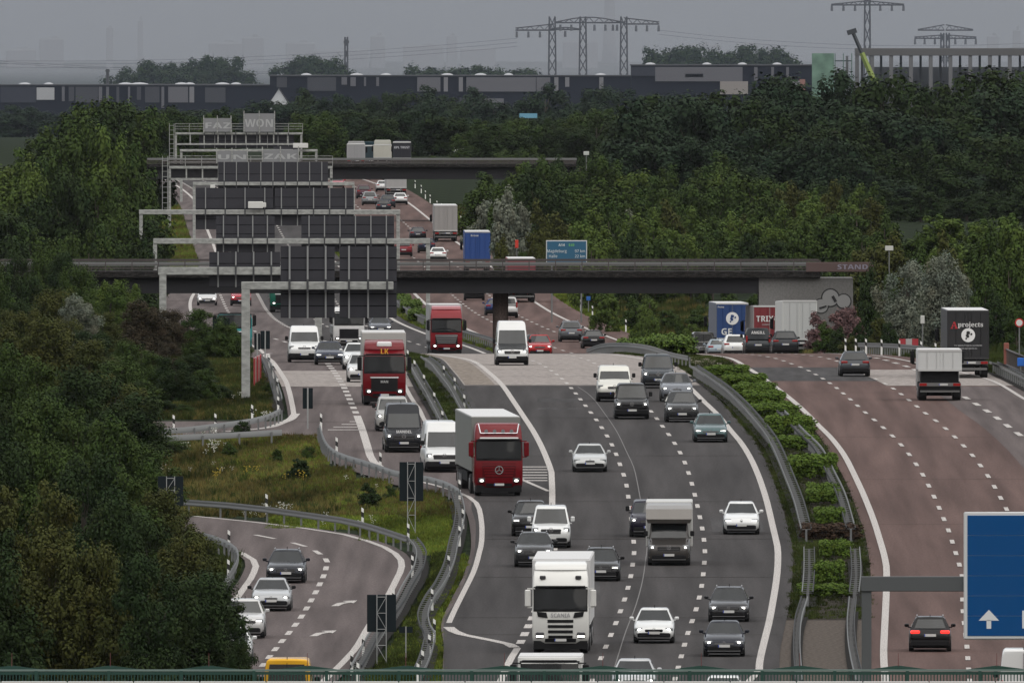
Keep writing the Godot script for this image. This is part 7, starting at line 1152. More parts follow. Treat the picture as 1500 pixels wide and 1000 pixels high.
func truck_cab(o: Node3D, p: Dictionary, zf: float) -> void:
	var col := paint(p.c, 0.1)
	var H: float = p.get("ch", 3.65)
	var hw := 1.235
	var zb := zf - 2.3
	var b := MB.new(true)
	var lv := [[0.45, 0.97, 0.1], [0.75, 1.0, 0.0], [1.5, 1.0, 0.0], [1.95, 1.0, 0.05], [2.85, 0.985, 0.2], [H - 0.45, 0.97, 0.34], [H - 0.1, 0.93, 0.62], [H, 0.84, 0.85]]
	var rings := []
	for l in lv:
		rings.append(ring_plan(hw * l[1], zf - l[2], zb, l[0], 0.16))
	b.loft(rings)
	part(o, "cab", b.done(col))
	var front := func(y: float) -> float:
		for k in lv.size() - 1:
			if y <= lv[k + 1][0]:
				return zf - lerpf(lv[k][2], lv[k + 1][2], (y - lv[k][0]) / (lv[k + 1][0] - lv[k][0]))
		return zf - 0.8
	var sheet := func(u0: float, u1: float, y0: float, y1: float, m: Material, out: float) -> ArrayMesh:
		var g := MB.new(true)
		for i in 8:
			for j in 4:
				var c := []
				for e in [[0, 0], [0, 1], [1, 1], [1, 0]]:
					var u := lerpf(u0, u1, (i + e[0]) / 8.0)
					var y := lerpf(y0, y1, (j + e[1]) / 4.0)
					c.append(Vector3(u * hw, y, front.call(y) - 0.16 * pow(absf(u), 2.2) + out))
				g.q(c[0], c[1], c[2], c[3])
		return g.done(m)
	part(o, "windscreen", sheet.call(-0.93, 0.93, 1.92, 2.82, glass(), 0.025))
	part(o, "windscreen_surround", sheet.call(-0.96, 0.96, 1.84, 2.92, dark(), 0.012))
	var wp := MB.new()
	for s in [-0.5, 0.45]:
		wp.box(Vector3(s, 1.96, front.call(1.95) + 0.03), Vector3(0.75, 0.02, 0.02), Basis(Vector3.BACK, 0.06))
	part(o, "wiper", wp.done(dark()))
	var gstyle: String = p.get("grille", "slots")
	if gstyle == "slots":
		for k in 4:
			part(o, "grille_slot", sheet.call(-0.46 + k * 0.01, 0.46 - k * 0.01, 1.36 - k * 0.23, 1.49 - k * 0.23, dark(), 0.02))
		for s in [-1.0, 1.0]:
			var ax := MB.new()
			ax.q(Vector3(s * 0.45 * hw, 1.56, zf + 0.02), Vector3(s * 0.5 * hw, 1.8, zf + 0.0), Vector3(s * 0.84 * hw, 1.84, zf - 0.06), Vector3(s * 0.8 * hw, 1.62, zf - 0.06))
			part(o, "grille_corner", ax.done(dark()))
	elif gstyle == "dark":
		part(o, "grille_panel", sheet.call(-0.62, 0.62, 0.8, 1.55, dark(), 0.015))
		part(o, "grille_trim", sheet.call(-0.66, 0.66, 1.57, 1.64, mk("chrome", [0.6, 0.6, 0.62], 0.2, 0.9), 0.03))
	else:
		part(o, "grille_panel", sheet.call(-0.7, 0.7, 0.95, 1.7, dark() if gstyle == "bars" else paint([p.c[0] * 0.5, p.c[1] * 0.5, p.c[2] * 0.5], 0.1), 0.012))
		for k in 5:
			part(o, "grille_bar", sheet.call(-0.7 + k * 0.03, 0.7 - k * 0.03, 1.58 - k * 0.14, 1.655 - k * 0.14, mk("chrome_bar", [0.35, 0.35, 0.36], 0.3, 0.8) if gstyle == "bars" else col, 0.03))
	part(o, "bumper_intake", sheet.call(-0.55, 0.55, 0.5, 0.66, dark(), 0.02))
	for s in [-1.0, 1.0]:
		var la := MB.new()
		la.bevel(Vector3(s * 0.9, 0.82, zf - 0.12), Vector3(0.36, 0.24, 0.26), 0.04)
		var lamp := part(o, "headlight", la.done(mk("lamp_housing", [0.05, 0.05, 0.055], 0.15, 0.2)))
		if p.get("on", true):
			var em := MB.new()
			em.bevel(Vector3(s * 0.9, 0.76 if gstyle == "slots" else 0.8, zf + 0.0), Vector3(0.32 if gstyle == "slots" else 0.17, 0.07 if gstyle == "slots" else 0.1, 0.08), 0.02)
			part(lamp, "lit_lens", em.done(glow("lamp_lit", [1.0, 0.97, 0.9], 3.5)))
		var mi := MB.new()
		mi.bevel(Vector3(s * (hw + 0.2), 2.42, zf - 0.28), Vector3(0.26, 0.75, 0.16), 0.04)
		mi.box(Vector3(s * (hw + 0.05), 2.84, zf - 0.3), Vector3(0.34, 0.05, 0.06))
		mi.box(Vector3(s * (hw + 0.05), 2.02, zf - 0.3), Vector3(0.34, 0.05, 0.06))
		part(o, "mirror", mi.done(dark() if p.get("dm", true) else col))
		var sw := MB.new()
		sw.q(Vector3(s * (hw + 0.006), 2.0, zf - 0.45), Vector3(s * (hw - 0.01), 2.75, zf - 0.6), Vector3(s * (hw - 0.01), 2.75, zf - 1.5), Vector3(s * (hw + 0.006), 1.95, zf - 1.5))
		part(o, "side_window", sw.done(glass()))
		wheel(o, s * 1.03, zf - 1.4, 0.5, 0.34)
		wheel(o, s * 1.0, zf - 4.9, 0.5, 0.5)
		if p.get("roof_lamps", false):
			var rl := MB.new()
			rl.bevel(Vector3(s * 0.78, H - 0.42, zf - 0.36), Vector3(0.26, 0.16, 0.1), 0.03)
			part(o, "roof_lamp", rl.done(mk("lamp_housing", [0.05, 0.05, 0.055], 0.15, 0.2)))
	var vis := MB.new()
	vis.bevel(Vector3(0, 2.93, zf - 0.12), Vector3(2.2, 0.08, 0.16), 0.03)
	part(o, "sun_visor", vis.done(dark() if p.get("dv", true) else col))
	if p.has("spoiler"):
		var sp := MB.new(true)
		var t: float = p.spoiler
		sp.loft([ring_plan(1.16, zf - 0.55, zf - 2.3, H - 0.1, 0.2), ring_plan(1.14, zf - 1.0, zf - 2.3, lerpf(H, t, 0.6), 0.25), ring_plan(1.08, zf - 1.7, zf - 2.3, t, 0.25)])
		part(o, "air_deflector", sp.done(paint(p.get("sp_c", p.c), 0.05)))
	if p.get("star", false):
		badge(o, Vector3(0, 1.35, zf + 0.07), 0.22, true)
	if p.get("light_bar", false):
		var lb := MB.new()
		lb.tube(Vector3(-0.95, H - 0.5, zf - 0.26), Vector3(0.95, H - 0.5, zf - 0.26), 0.03, 0.03, 6)
		for s in [-1.0, 1.0]:
			lb.tube(Vector3(s * 0.95, H - 0.5, zf - 0.26), Vector3(s * 1.05, H - 0.02, zf - 0.5), 0.03, 0.03, 6)
		var bar := part(o, "lamp_bar", lb.done(mk("chrome", [0.6, 0.6, 0.62], 0.2, 0.9)))
		for k in 4:
			var lp := MB.new()
			lp.tube(Vector3(-0.66 + k * 0.44, H - 0.4, zf - 0.24), Vector3(-0.66 + k * 0.44, H - 0.4, zf - 0.34), 0.1, 0.08, 10)
			part(bar, "roof_lamp", lp.done(mk("lamp_glass", [0.22, 0.23, 0.24], 0.12, 0.2)))
		var vb := MB.new()
		vb.bevel(Vector3(0, 3.0, zf - 0.03), Vector3(2.0, 0.08, 0.06), 0.02)
		part(o, "visor_strip", vb.done(mk("strip_white", [0.7, 0.7, 0.7], 0.4)))
	if p.get("box_sign", false):
		var bs := MB.new()
		bs.bevel(Vector3(0, H + 0.2, zf - 0.9), Vector3(0.85, 0.3, 0.3), 0.06)
		part(o, "roof_sign", bs.done(mk("strip_white", [0.7, 0.7, 0.7], 0.4)))
	plate(o, Vector3(0, 0.6, zf + 0.05))
	var bm := MB.new()
	bm.box(Vector3(0, 0.38, zf - 1.25), Vector3(2.36, 0.36, 2.2))
	part(o, "underbody", bm.done(dark()))
	for w in p.get("fx", []):
		writing(o, "lettering", w[0], w[1], Vector3(0, w[2], front.call(w[2] - w[1] * 0.6) + 0.04), mk("ink_%s" % str(w[3]), w[3], 0.5))

# ---------------------------------------------------------------- road furniture
func steel() -> StandardMaterial3D:
	return mk("galvanised", [0.17, 0.175, 0.175], 0.6, 0.2, 0.3)

func guardrail(p: Dictionary) -> void:
	var pts := []
	var line := bend(p.d, p.x)
	for d in steps(p.d[0], p.d[-1], 6.0):
		pts.append([along(line, d), 1800.0 - d])
	var o := thing("guardrail", p.l, "guardrail", at(pts[0][0], pts[0][1]), 0.0, "steel crash barriers along the roads")
	var origin := o.position
	var prof_ := [[0.0, 0.43], [0.025, 0.46], [0.025, 0.52], [0.0, 0.56], [0.0, 0.62], [0.025, 0.66], [0.025, 0.72], [0.0, 0.75]]
	if not shared.has("rail_post"):
		var b := MB.new()
		b.box(Vector3(0, 0.3, 0), Vector3(0.1, 0.72, 0.06))
		shared["rail_post"] = b.done(mk("post_steel", [0.16, 0.165, 0.17], 0.6, 0.3))
		var c := MB.new()
		c.box(Vector3(0.5, 0, 0), Vector3(1.0, 0.022, 0.06))
		shared["rail_spacer"] = c.done(mk("rung_steel", [0.2, 0.205, 0.21], 0.6, 0.2))
	var sides := [0.0]
	var wid: float = p.get("w", 0.0)
	if wid != 0.0:
		sides = [0.0, wid]
		prof_ = [[0.0, 0.6], [0.02, 0.63], [0.02, 0.72], [0.0, 0.75]]
	var under: float = prof_[0][1]
	for s in sides:
		var b := MB.new(true)
		for i in pts.size() - 1:
			var a := at(pts[i][0] + s, pts[i][1]) - origin
			var c := at(pts[i + 1][0] + s, pts[i + 1][1]) - origin
			var face: float = p.get("face", 1.0) * (1.0 if s == 0.0 else -1.0)
			for k in prof_.size() - 1:
				var u: Array = prof_[k]
				var w: Array = prof_[k + 1]
				b.q(a + Vector3(u[0] * face, u[1], 0), c + Vector3(u[0] * face, u[1], 0), c + Vector3(w[0] * face, w[1], 0), a + Vector3(w[0] * face, w[1], 0))
			# the closed back of the box beam, so that it has a body
			b.q(a + Vector3(-0.03 * face, 0.75, 0), c + Vector3(-0.03 * face, 0.75, 0), c + Vector3(0, 0.75, 0), a + Vector3(0, 0.75, 0))
			b.q(a + Vector3(-0.03 * face, under, 0), c + Vector3(-0.03 * face, under, 0), c + Vector3(-0.03 * face, 0.75, 0), a + Vector3(-0.03 * face, 0.75, 0))
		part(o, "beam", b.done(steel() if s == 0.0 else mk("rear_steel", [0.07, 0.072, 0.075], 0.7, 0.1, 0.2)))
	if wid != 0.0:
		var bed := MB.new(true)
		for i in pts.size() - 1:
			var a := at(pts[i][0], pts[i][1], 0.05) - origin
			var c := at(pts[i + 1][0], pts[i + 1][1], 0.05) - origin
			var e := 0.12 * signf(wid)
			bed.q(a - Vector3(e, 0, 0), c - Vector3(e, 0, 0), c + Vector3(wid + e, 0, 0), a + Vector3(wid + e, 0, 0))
		part(o, "shaded_soil_bed", bed.done(mk("soil_painted_shade", [0.022, 0.021, 0.02], 0.95, 0.0, 0.1)))  # bare soil between the beams, the shade there painted in as near-black
	# posts and spacers by walking along the line
	var step: float = p.get("step", 4.0)
	var left := 0.5
	for i in pts.size() - 1:
		var a := Vector2(pts[i][0], pts[i][1])
		var c := Vector2(pts[i + 1][0], pts[i + 1][1])
		var l := a.distance_to(c)
		var k := left
		while k < l:
			var v := a.lerp(c, k / l)
			var q := at(v.x, v.y) - origin
			part(o, "post", shared["rail_post"], q + Vector3(wid * 0.5 if wid != 0.0 else -0.11 * p.get("face", 1.0), 0, 0))
			if wid != 0.0:
				part(o, "spacer", shared["rail_spacer"], q + Vector3(0, 0.66, 0), Basis.from_scale(Vector3(wid, 1, 1)))
			k += step
		left = k - l

func delineator(x: float, z: float, label: String, up := 0.0) -> void:
	if not shared.has("marker"):
		var b := MB.new()
		b.loft([[Vector3(0.06, 0, 0.06), Vector3(-0.06, 0, 0.06), Vector3(-0.06, 0, -0.06), Vector3(0.06, 0, -0.06)], [Vector3(0.06, 0.98, 0.06), Vector3(-0.06, 1.06, 0.06), Vector3(-0.06, 1.06, -0.06), Vector3(0.06, 0.98, -0.06)]])
		shared["marker"] = b.done(mk("marker_white", [0.72, 0.72, 0.7], 0.6))
		var c := MB.new()
		c.loft([[Vector3(0.066, 0.52, 0.066), Vector3(-0.066, 0.6, 0.066), Vector3(-0.066, 0.6, -0.066), Vector3(0.066, 0.52, -0.066)], [Vector3(0.066, 0.78, 0.066), Vector3(-0.066, 0.86, 0.066), Vector3(-0.066, 0.86, -0.066), Vector3(0.066, 0.78, -0.066)]])
		shared["marker_band"] = c.done(mk("marker_black", [0.012, 0.012, 0.012], 0.6))
	var o := thing("marker_post", label, "marker post", Vector3(x, ground(x, z) + up, z), 0.0, "white marker posts beside the roads")
	part(o, "post", shared["marker"])
	part(o, "black_band", shared["marker_band"])

# rear of a sign board: boards one above the other, upright struts on the side towards the camera
func sign_board(o: Node3D, x0: float, x1: float, y0: float, y1: float, z: float, struts: int, rows: int, called := "sign_panel") -> void:
	var s := Node3D.new()
	s.name = called
	o.add_child(s, true)
	var back := mk("sign_back", [0.042, 0.042, 0.049], 0.7, 0.0, 0.2)
	var h := (y1 - y0) / rows
	for k in rows:
		var b := MB.new()
		b.box(Vector3((x0 + x1) * 0.5, y0 + h * (k + 0.5), z), Vector3(x1 - x0, h - 0.06, 0.04))
		part(s, "board", b.done(back))
	var rim := MB.new()
	rim.box(Vector3((x0 + x1) * 0.5, (y0 + y1) * 0.5, z - 0.03), Vector3(x1 - x0 - 0.02, y1 - y0 - 0.01, 0.015))
	part(s, "face_sheet", rim.done(mk("sign_inside", [0.008, 0.008, 0.01], 0.7, 0.0, 0.2)))
	for k in struts:
		var x := lerpf(x0, x1, (k + 0.5) / struts)
		var b := MB.new()
		b.box(Vector3(x, (y0 + y1) * 0.5, z + 0.09), Vector3(0.1, y1 - y0 + 0.04, 0.12))
		part(s, "strut", b.done(mk("strut_grey", [0.22, 0.225, 0.23], 0.5)))

func gantry(g: Dictionary) -> void:
	# the road gets a beam across it on posts; signs seen from behind hang on the beam
	var z: float = g.z
	var o := thing("sign_gantry", g.l, "gantry", Vector3(0, 0, z), 0.0, "sign gantries over the road")
	var m := mk("gantry_white", [0.5, 0.51, 0.49], 0.6)
	m = g_mat()
	var b := MB.new()
	b.bevel(Vector3((g.x0 + g.x1) * 0.5, g.y, -0.25), Vector3(g.x1 - g.x0, g.h, 0.5), 0.03)
	part(o, "beam", b.done(m))
	for x in g.posts:
		var base := ground(x, z) - 0.3
		var pb := MB.new()
		var pw: float = g.get("pw", 0.5)
		pb.bevel(Vector3(x, (base + g.y - g.h * 0.5) * 0.5, -0.25), Vector3(pw, g.y - g.h * 0.5 - base, pw), 0.03)
		part(o, "post", pb.done(m))
	for s in g.signs:
		sign_board(o, s[0], s[1], s[2], s[3], -0.75, s[4], s[5])
		for k in s[4]:
			var c := MB.new()
			c.box(Vector3(lerpf(s[0], s[1], (k + 0.5) / s[4]), g.y, 0.03), Vector3(0.12, g.h + 0.3, 0.08))
			part(o, "clamp", c.done(mk("clamp_dark", [0.04, 0.042, 0.046], 0.6)))
	if g.has("truss"):
		# a lower chord with uprights, and a walkway rail above
		var lo: float = g.truss
		var chord := MB.new()
		chord.box(Vector3((g.x0 + g.x1) * 0.5, lo, -0.2), Vector3(g.x1 - g.x0, 0.22, 0.2))
		part(o, "lower_chord", chord.done(m))
		var n := int((g.x1 - g.x0) / 1.7)
		for k in n + 1:
			var u := MB.new()
			var x := lerpf(g.x0 + 0.15, g.x1 - 0.15, float(k) / n)
			u.box(Vector3(x, (lo + g.y) * 0.5, -0.2), Vector3(0.16, g.y - lo, 0.16))
			part(o, "upright", u.done(m))
		var rail := MB.new()
		for e in [0.45, 0.8, 1.15]:
			rail.box(Vector3((g.x0 + g.x1) * 0.5, g.y + g.h * 0.5 + e, 0.05), Vector3(g.x1 - g.x0, 0.06, 0.06))
		for k in n + 1:
			rail.box(Vector3(lerpf(g.x0, g.x1, float(k) / n), g.y + g.h * 0.5 + 0.55, 0.05), Vector3(0.06, 1.2, 0.06))
		part(o, "walkway_railing", rail.done(m))
		var lad := MB.new()
		var lx: float = g.x0 - 0.45
		var gy := ground(lx, z) + 1.2
		for e in [-0.3, 0.3]:
			lad.box(Vector3(lx + e, (gy + g.y + 1.3) * 0.5, 0), Vector3(0.07, g.y + 1.3 - gy, 0.07))
		var y := gy
		while y < g.y + 1.3:
			lad.box(Vector3(lx, y, 0), Vector3(0.6, 0.05, 0.05))
			y += 0.6
		part(o, "ladder", lad.done(mk("ladder_grey", [0.28, 0.29, 0.28], 0.6)))
	for e in g.get("graf", []):
		graffiti_sign(o, e)
	for e in g.get("cam", []):
		var c := MB.new()
		c.bevel(Vector3(e[0], e[1], 0.35), Vector3(e[2], e[3], 0.4), 0.04)
		part(o, "equipment_box", c.done(mk("box_white", [0.6, 0.6, 0.58], 0.5)))

func g_mat() -> StandardMaterial3D:
	var fresh := not M.has("gantry_paint")
	var m := mk("gantry_paint", [0.4, 0.41, 0.395], 0.7)
	if fresh:
		m.albedo_texture = noise_tex(71, 0.02, 0.72, 1.0, 4, 256)
		m.uv1_triplanar = true
		m.uv1_scale = Vector3(0.25, 0.6, 0.25)
	return m

func graffiti_sign(o: Node3D, e: Array) -> void:
	# [x0, x1, y0, y1, letters]: a display board with painted letters, on posts
	var s := Node3D.new()
	s.name = "display_board"
	o.add_child(s, true)
	var b := MB.new()
	b.box(Vector3((e[0] + e[1]) * 0.5, (e[2] + e[3]) * 0.5, 0.2), Vector3(e[1] - e[0], e[3] - e[2], 0.1))
	part(s, "board", b.done(mk("display_grey", [0.2, 0.205, 0.215], 0.6)))
	for k in 3:
		var u := MB.new()
		u.box(Vector3(lerpf(e[0], e[1], k * 0.5), (e[2] + e[3]) * 0.5 + 0.1, 0.3), Vector3(0.13, e[3] - e[2] + 0.5, 0.12))
		part(s, "strut", u.done(g_mat()))
	var w := writing(s, "painted_letters", e[4], (e[3] - e[2]) * 0.42, Vector3((e[0] + e[1]) * 0.5, (e[2] + e[3]) * 0.5 - 0.08, 0.262), mk("spray_white", [0.36, 0.37, 0.375], 0.8))
	w.scale.x = (e[1] - e[0]) / maxf(w.mesh.get_aabb().size.x, 0.1) * 0.92

func rear_sign(p: Dictionary) -> void:
	var gy := ground(p.x, p.z)
	var o := thing("road_sign", p.l, "sign", Vector3(p.x, gy, p.z), 0.0, "road signs seen from behind")
	var w: float = p.w
	var y1: float = p.y1 - gy
	var y0: float = p.y0 - gy
	var b := MB.new()
	b.bevel(Vector3(0, (y0 + y1) * 0.5, -0.08), Vector3(w, y1 - y0, 0.05), 0.015)
	part(o, "board", b.done(mk("sign_dark", [0.007, 0.012, 0.015], 0.6, 0.0, 0.25)))
	if p.get("lattice", false):
		var l := MB.new()
		var lw := w * 0.16
		for s in [-1.0, 1.0]:
			l.tube(Vector3(s * lw, -0.2, 0), Vector3(s * lw, y1, 0), 0.024, 0.024, 6)
		var n := 4
		for k in n:
			var a := lerpf(0.1, y1 - 0.1, float(k) / n)
			var c := lerpf(0.1, y1 - 0.1, float(k + 1) / n)
			var s := 1.0 if k % 2 else -1.0
			l.tube(Vector3(-lw * s, a, 0), Vector3(lw * s, c, 0), 0.014, 0.014, 5)
			l.tube(Vector3(-lw, c, 0), Vector3(lw, c, 0), 0.014, 0.014, 5)
		part(o, "lattice_post", l.done(mk("lattice_grey", [0.3, 0.31, 0.31], 0.5, 0.3)))
	else:
		var l := MB.new()
		l.tube(Vector3(0, -0.2, 0), Vector3(0, y1, 0), 0.045, 0.045, 8)
		part(o, "post", l.done(mk("lattice_grey", [0.3, 0.31, 0.31], 0.5, 0.3)))

# ---------------------------------------------------------------- the scene
func _ready() -> void:
	rng.seed = 4711
	# camera, sky, light, exposure
	var cam := Camera3D.new()
	cam.name = "camera"
	cam.position = Vector3(0, 25, 1800)
	cam.rotation_degrees = Vector3(-rad_to_deg(atan(440.0 / 44700.0)), 0, 0)
	cam.fov = rad_to_deg(2.0 * atan(500.0 / 44700.0))
	cam.near = 5.0
	cam.far = 60000.0
	add_child(cam)
	var sky_m := ProceduralSkyMaterial.new()
	sky_m.sky_top_color = Color(0.72, 0.73, 0.745)
	sky_m.sky_horizon_color = Color(0.356, 0.378, 0.402)
	sky_m.sky_curve = 0.35
	sky_m.ground_bottom_color = Color(0.16, 0.17, 0.16)
	sky_m.ground_horizon_color = Color(0.47, 0.495, 0.525)
	sky_m.ground_curve = 0.05
	sky_m.energy_multiplier = 1.0
	sky_m.sun_angle_max = 1.0
	sky_m.sky_cover = overcast()
	sky_m.sky_cover_modulate = Color(1, 1, 1)
	var sky := Sky.new()
	sky.sky_material = sky_m
	var env := Environment.new()
	env.background_mode = Environment.BG_SKY
	env.sky = sky
	env.tonemap_mode = Environment.TONE_MAPPER_LINEAR
	env.tonemap_exposure = 1.65
	env.fog_enabled = true
	env.fog_density = 0.000004
	env.fog_light_color = Color(0.78, 0.8, 0.84)
	env.volumetric_fog_enabled = true
	env.volumetric_fog_density = 0.0
	env.sdfgi_enabled = true
	env.ssao_enabled = true
	env.ssil_enabled = true
	var we := WorldEnvironment.new()
	we.name = "world"
	we.environment = env
	add_child(we)
	var sun := DirectionalLight3D.new()
	sun.name = "sun"
	sun.light_energy = 0.3
	sun.light_angular_distance = 85.0
	sun.light_color = Color(1.0, 0.975, 0.94)
	sun.shadow_enabled = true
	sun.rotation_degrees = Vector3(-58, 25, 0)
	add_child(sun)
	setting()
	furniture()
	bridges()
	for p in VEHICLES:
		if p.k == "truck":
			truck(p)
		else:
			car(p)
	plants()
	skyline()

# a lumpy layer of cloud, brighter overhead, fading out at the horizon
func overcast() -> ImageTexture:
	var n := FastNoiseLite.new()
	n.seed = 8
	n.frequency = 1.1
	n.fractal_octaves = 5
	var im := Image.create(512, 256, false, Image.FORMAT_RGBA8)
	for y in 256:
		var up := (0.5 - (y + 0.5) / 256.0) * PI
		for x in 512:
			var a := TAU * x / 512.0
			var p := Vector3(cos(a) * cos(up), sin(up) * 2.5, sin(a) * cos(up))
			var v := clampf(0.55 + 0.4 * n.get_noise_3dv(p * 1.6), 0.0, 1.0)
			var f := smoothstep(0.06, 0.5, sin(up))
			im.set_pixel(x, y, Color(0.86, 0.875, 0.9, clampf(v * f, 0.0, 1.0)))
	return ImageTexture.create_from_image(im)

func setting() -> void:
	var grass_m := ground_mat("meadow", [0.035, 0.055, 0.022], noise_tex(3, 0.012, 0.45, 1.0, 5), Vector3(0.09, 0.09, 0.03), 0.95, noise_tex(4, 0.03, 0.6, 1.0, 4))
	var b := MB.new(true)
	var zs := []
	var d := 0.0
	while d < 700.0:
		zs.append(1800.0 - d)
		d += 100.0
	d = 700.0
	while d < 4600.0:
		zs.append(1800.0 - d)
		d += 20.0
	for t in TAIL:
		zs.append(1800.0 - t[0])
	var xs := [-14000.0, -4000.0, -900.0, -300.0, -150.0]
	var x := -90.0
	while x <= 90.0:
		xs.append(x)
		x += 3.0
	xs.append_array([150.0, 300.0, 900.0, 4000.0, 14000.0])
	var prev := []
	for z in zs:
		var row := []
		for v in xs:
			row.append(Vector3(v, ground(v, z) - 0.1, z))
		if prev:
			for i in xs.size() - 1:
				b.q(prev[i], row[i], row[i + 1], prev[i + 1])
		prev = row
	structure("ground", b.done(grass_m))
	var streak := noise_tex(11, 0.02, 0.74, 1.0, 5)
	var fine := noise_tex(12, 0.05, 0.88, 1.0, 4)
	var mats := {
		"grey": ground_mat("asphalt_grey", [0.076, 0.071, 0.071], streak, Vector3(0.06, 0.1, 0.0011), 0.85, fine),
		"ramp": ground_mat("asphalt_pale", [0.148, 0.124, 0.121], streak, Vector3(0.07, 0.1, 0.0014), 0.88, fine),
		"red": ground_mat("asphalt_red", [0.15, 0.101, 0.091], streak, Vector3(0.055, 0.1, 0.001), 0.88, fine),
		"patch": ground_mat("asphalt_patch", [0.085, 0.082, 0.083], streak, Vector3(0.08, 0.1, 0.003), 0.88, fine),
		"tan": ground_mat("concrete_tan", [0.29, 0.25, 0.215], streak, Vector3(0.2, 0.1, 0.03), 0.88, fine),
		"concrete": ground_mat("concrete_deck", [0.36, 0.325, 0.305], noise_tex(13, 0.02, 0.8, 1.0, 4), Vector3(0.15, 0.1, 0.03), 0.85, fine),
		"soil": ground_mat("median_soil", [0.06, 0.052, 0.042], noise_tex(14, 0.03, 0.5, 1.0, 4), Vector3(0.3, 0.1, 0.1), 0.95),
		"paving": ground_mat("median_paving", [0.135, 0.115, 0.10], noise_tex(15, 0.03, 0.65, 1.0, 4), Vector3(0.3, 0.1, 0.1), 0.95),
		"turf": ground_mat("verge_turf", [0.07, 0.095, 0.026], noise_tex(16, 0.02, 0.5, 1.0, 4), Vector3(0.2, 0.1, 0.05), 0.95),
	}
	var road_of := {}
	for r in SHEETS:
		var parent: Node = road_of[r.on] if r.has("on") else self
		var o := structure(r.n, ribbon(rows_of(r.l, r.r, r.d0, r.d1), r.lift, mats[r.m], r.cols), parent)
		road_of[r.n] = o
	var white := ground_mat("road_paint", [0.62, 0.585, 0.56], noise_tex(17, 0.05, 0.62, 1.0, 4), Vector3(0.5, 0.1, 0.05), 0.7)
	for l in LINES:
		structure("edge_line", ribbon(rows_of([l[0], -l[1] * 0.5], [l[0], l[1] * 0.5], l[2], l[3], l[6]), l[5], white), road_of[l[4]])
	var seam := mk("joint_filler", [0.115, 0.11, 0.108], 0.9)
	for l in SEAMS:
		structure("joint_line", ribbon(rows_of([l[0], -0.025], [l[0], 0.025], l[1], l[2]), 0.026, seam), road_of["main_carriageway"])
	for e in JOINTS:
		structure("road_joint", ribbon([[e[2], e[0], e[1]], [e[2] - e[3], e[0], e[1]]], e[5], mats[e[6]]), road_of[e[4]])
	for e in HATCH:
		structure("hatch_stripe", ribbon([[e[2], e[0], e[1]], [e[2] - 1.3, e[0], e[1]]], e[4], white), road_of[e[3]])
	for g in DASHES:
		var q: float = g[1]
		while q < g[2]:
			dash(road_of[g[6]], "lane_dash", cv(g[0], q), 1800.0 - q, (cv(g[0], q + 5.0) - cv(g[0], q - 5.0)) / 10.0, g[5], g[4], g[7], white)
			q += g[3]
	for a in ARROWS:
		var m := MB.new()
		var pts := []
		for v in [[0.35, -2.3], [1.05, -2.3], [0.5, 0.3], [-0.5, 1.1], [0.1, 1.9], [-1.3, 2.4], [-1.0, 0.1], [-0.75, 0.6], [-0.1, -0.3]]:
			pts.append(at(a[0] - v[0] * 0.5 - 0.1, a[1] + v[1] * -1.9, 0.02))
		m.q(pts[0], pts[8], pts[2], pts[1])
		m.q(pts[8], pts[7], pts[3], pts[2])
		m.t(pts[6], pts[5], pts[4])
		structure("turn_arrow", m.done(white), road_of["ramp_loop"])

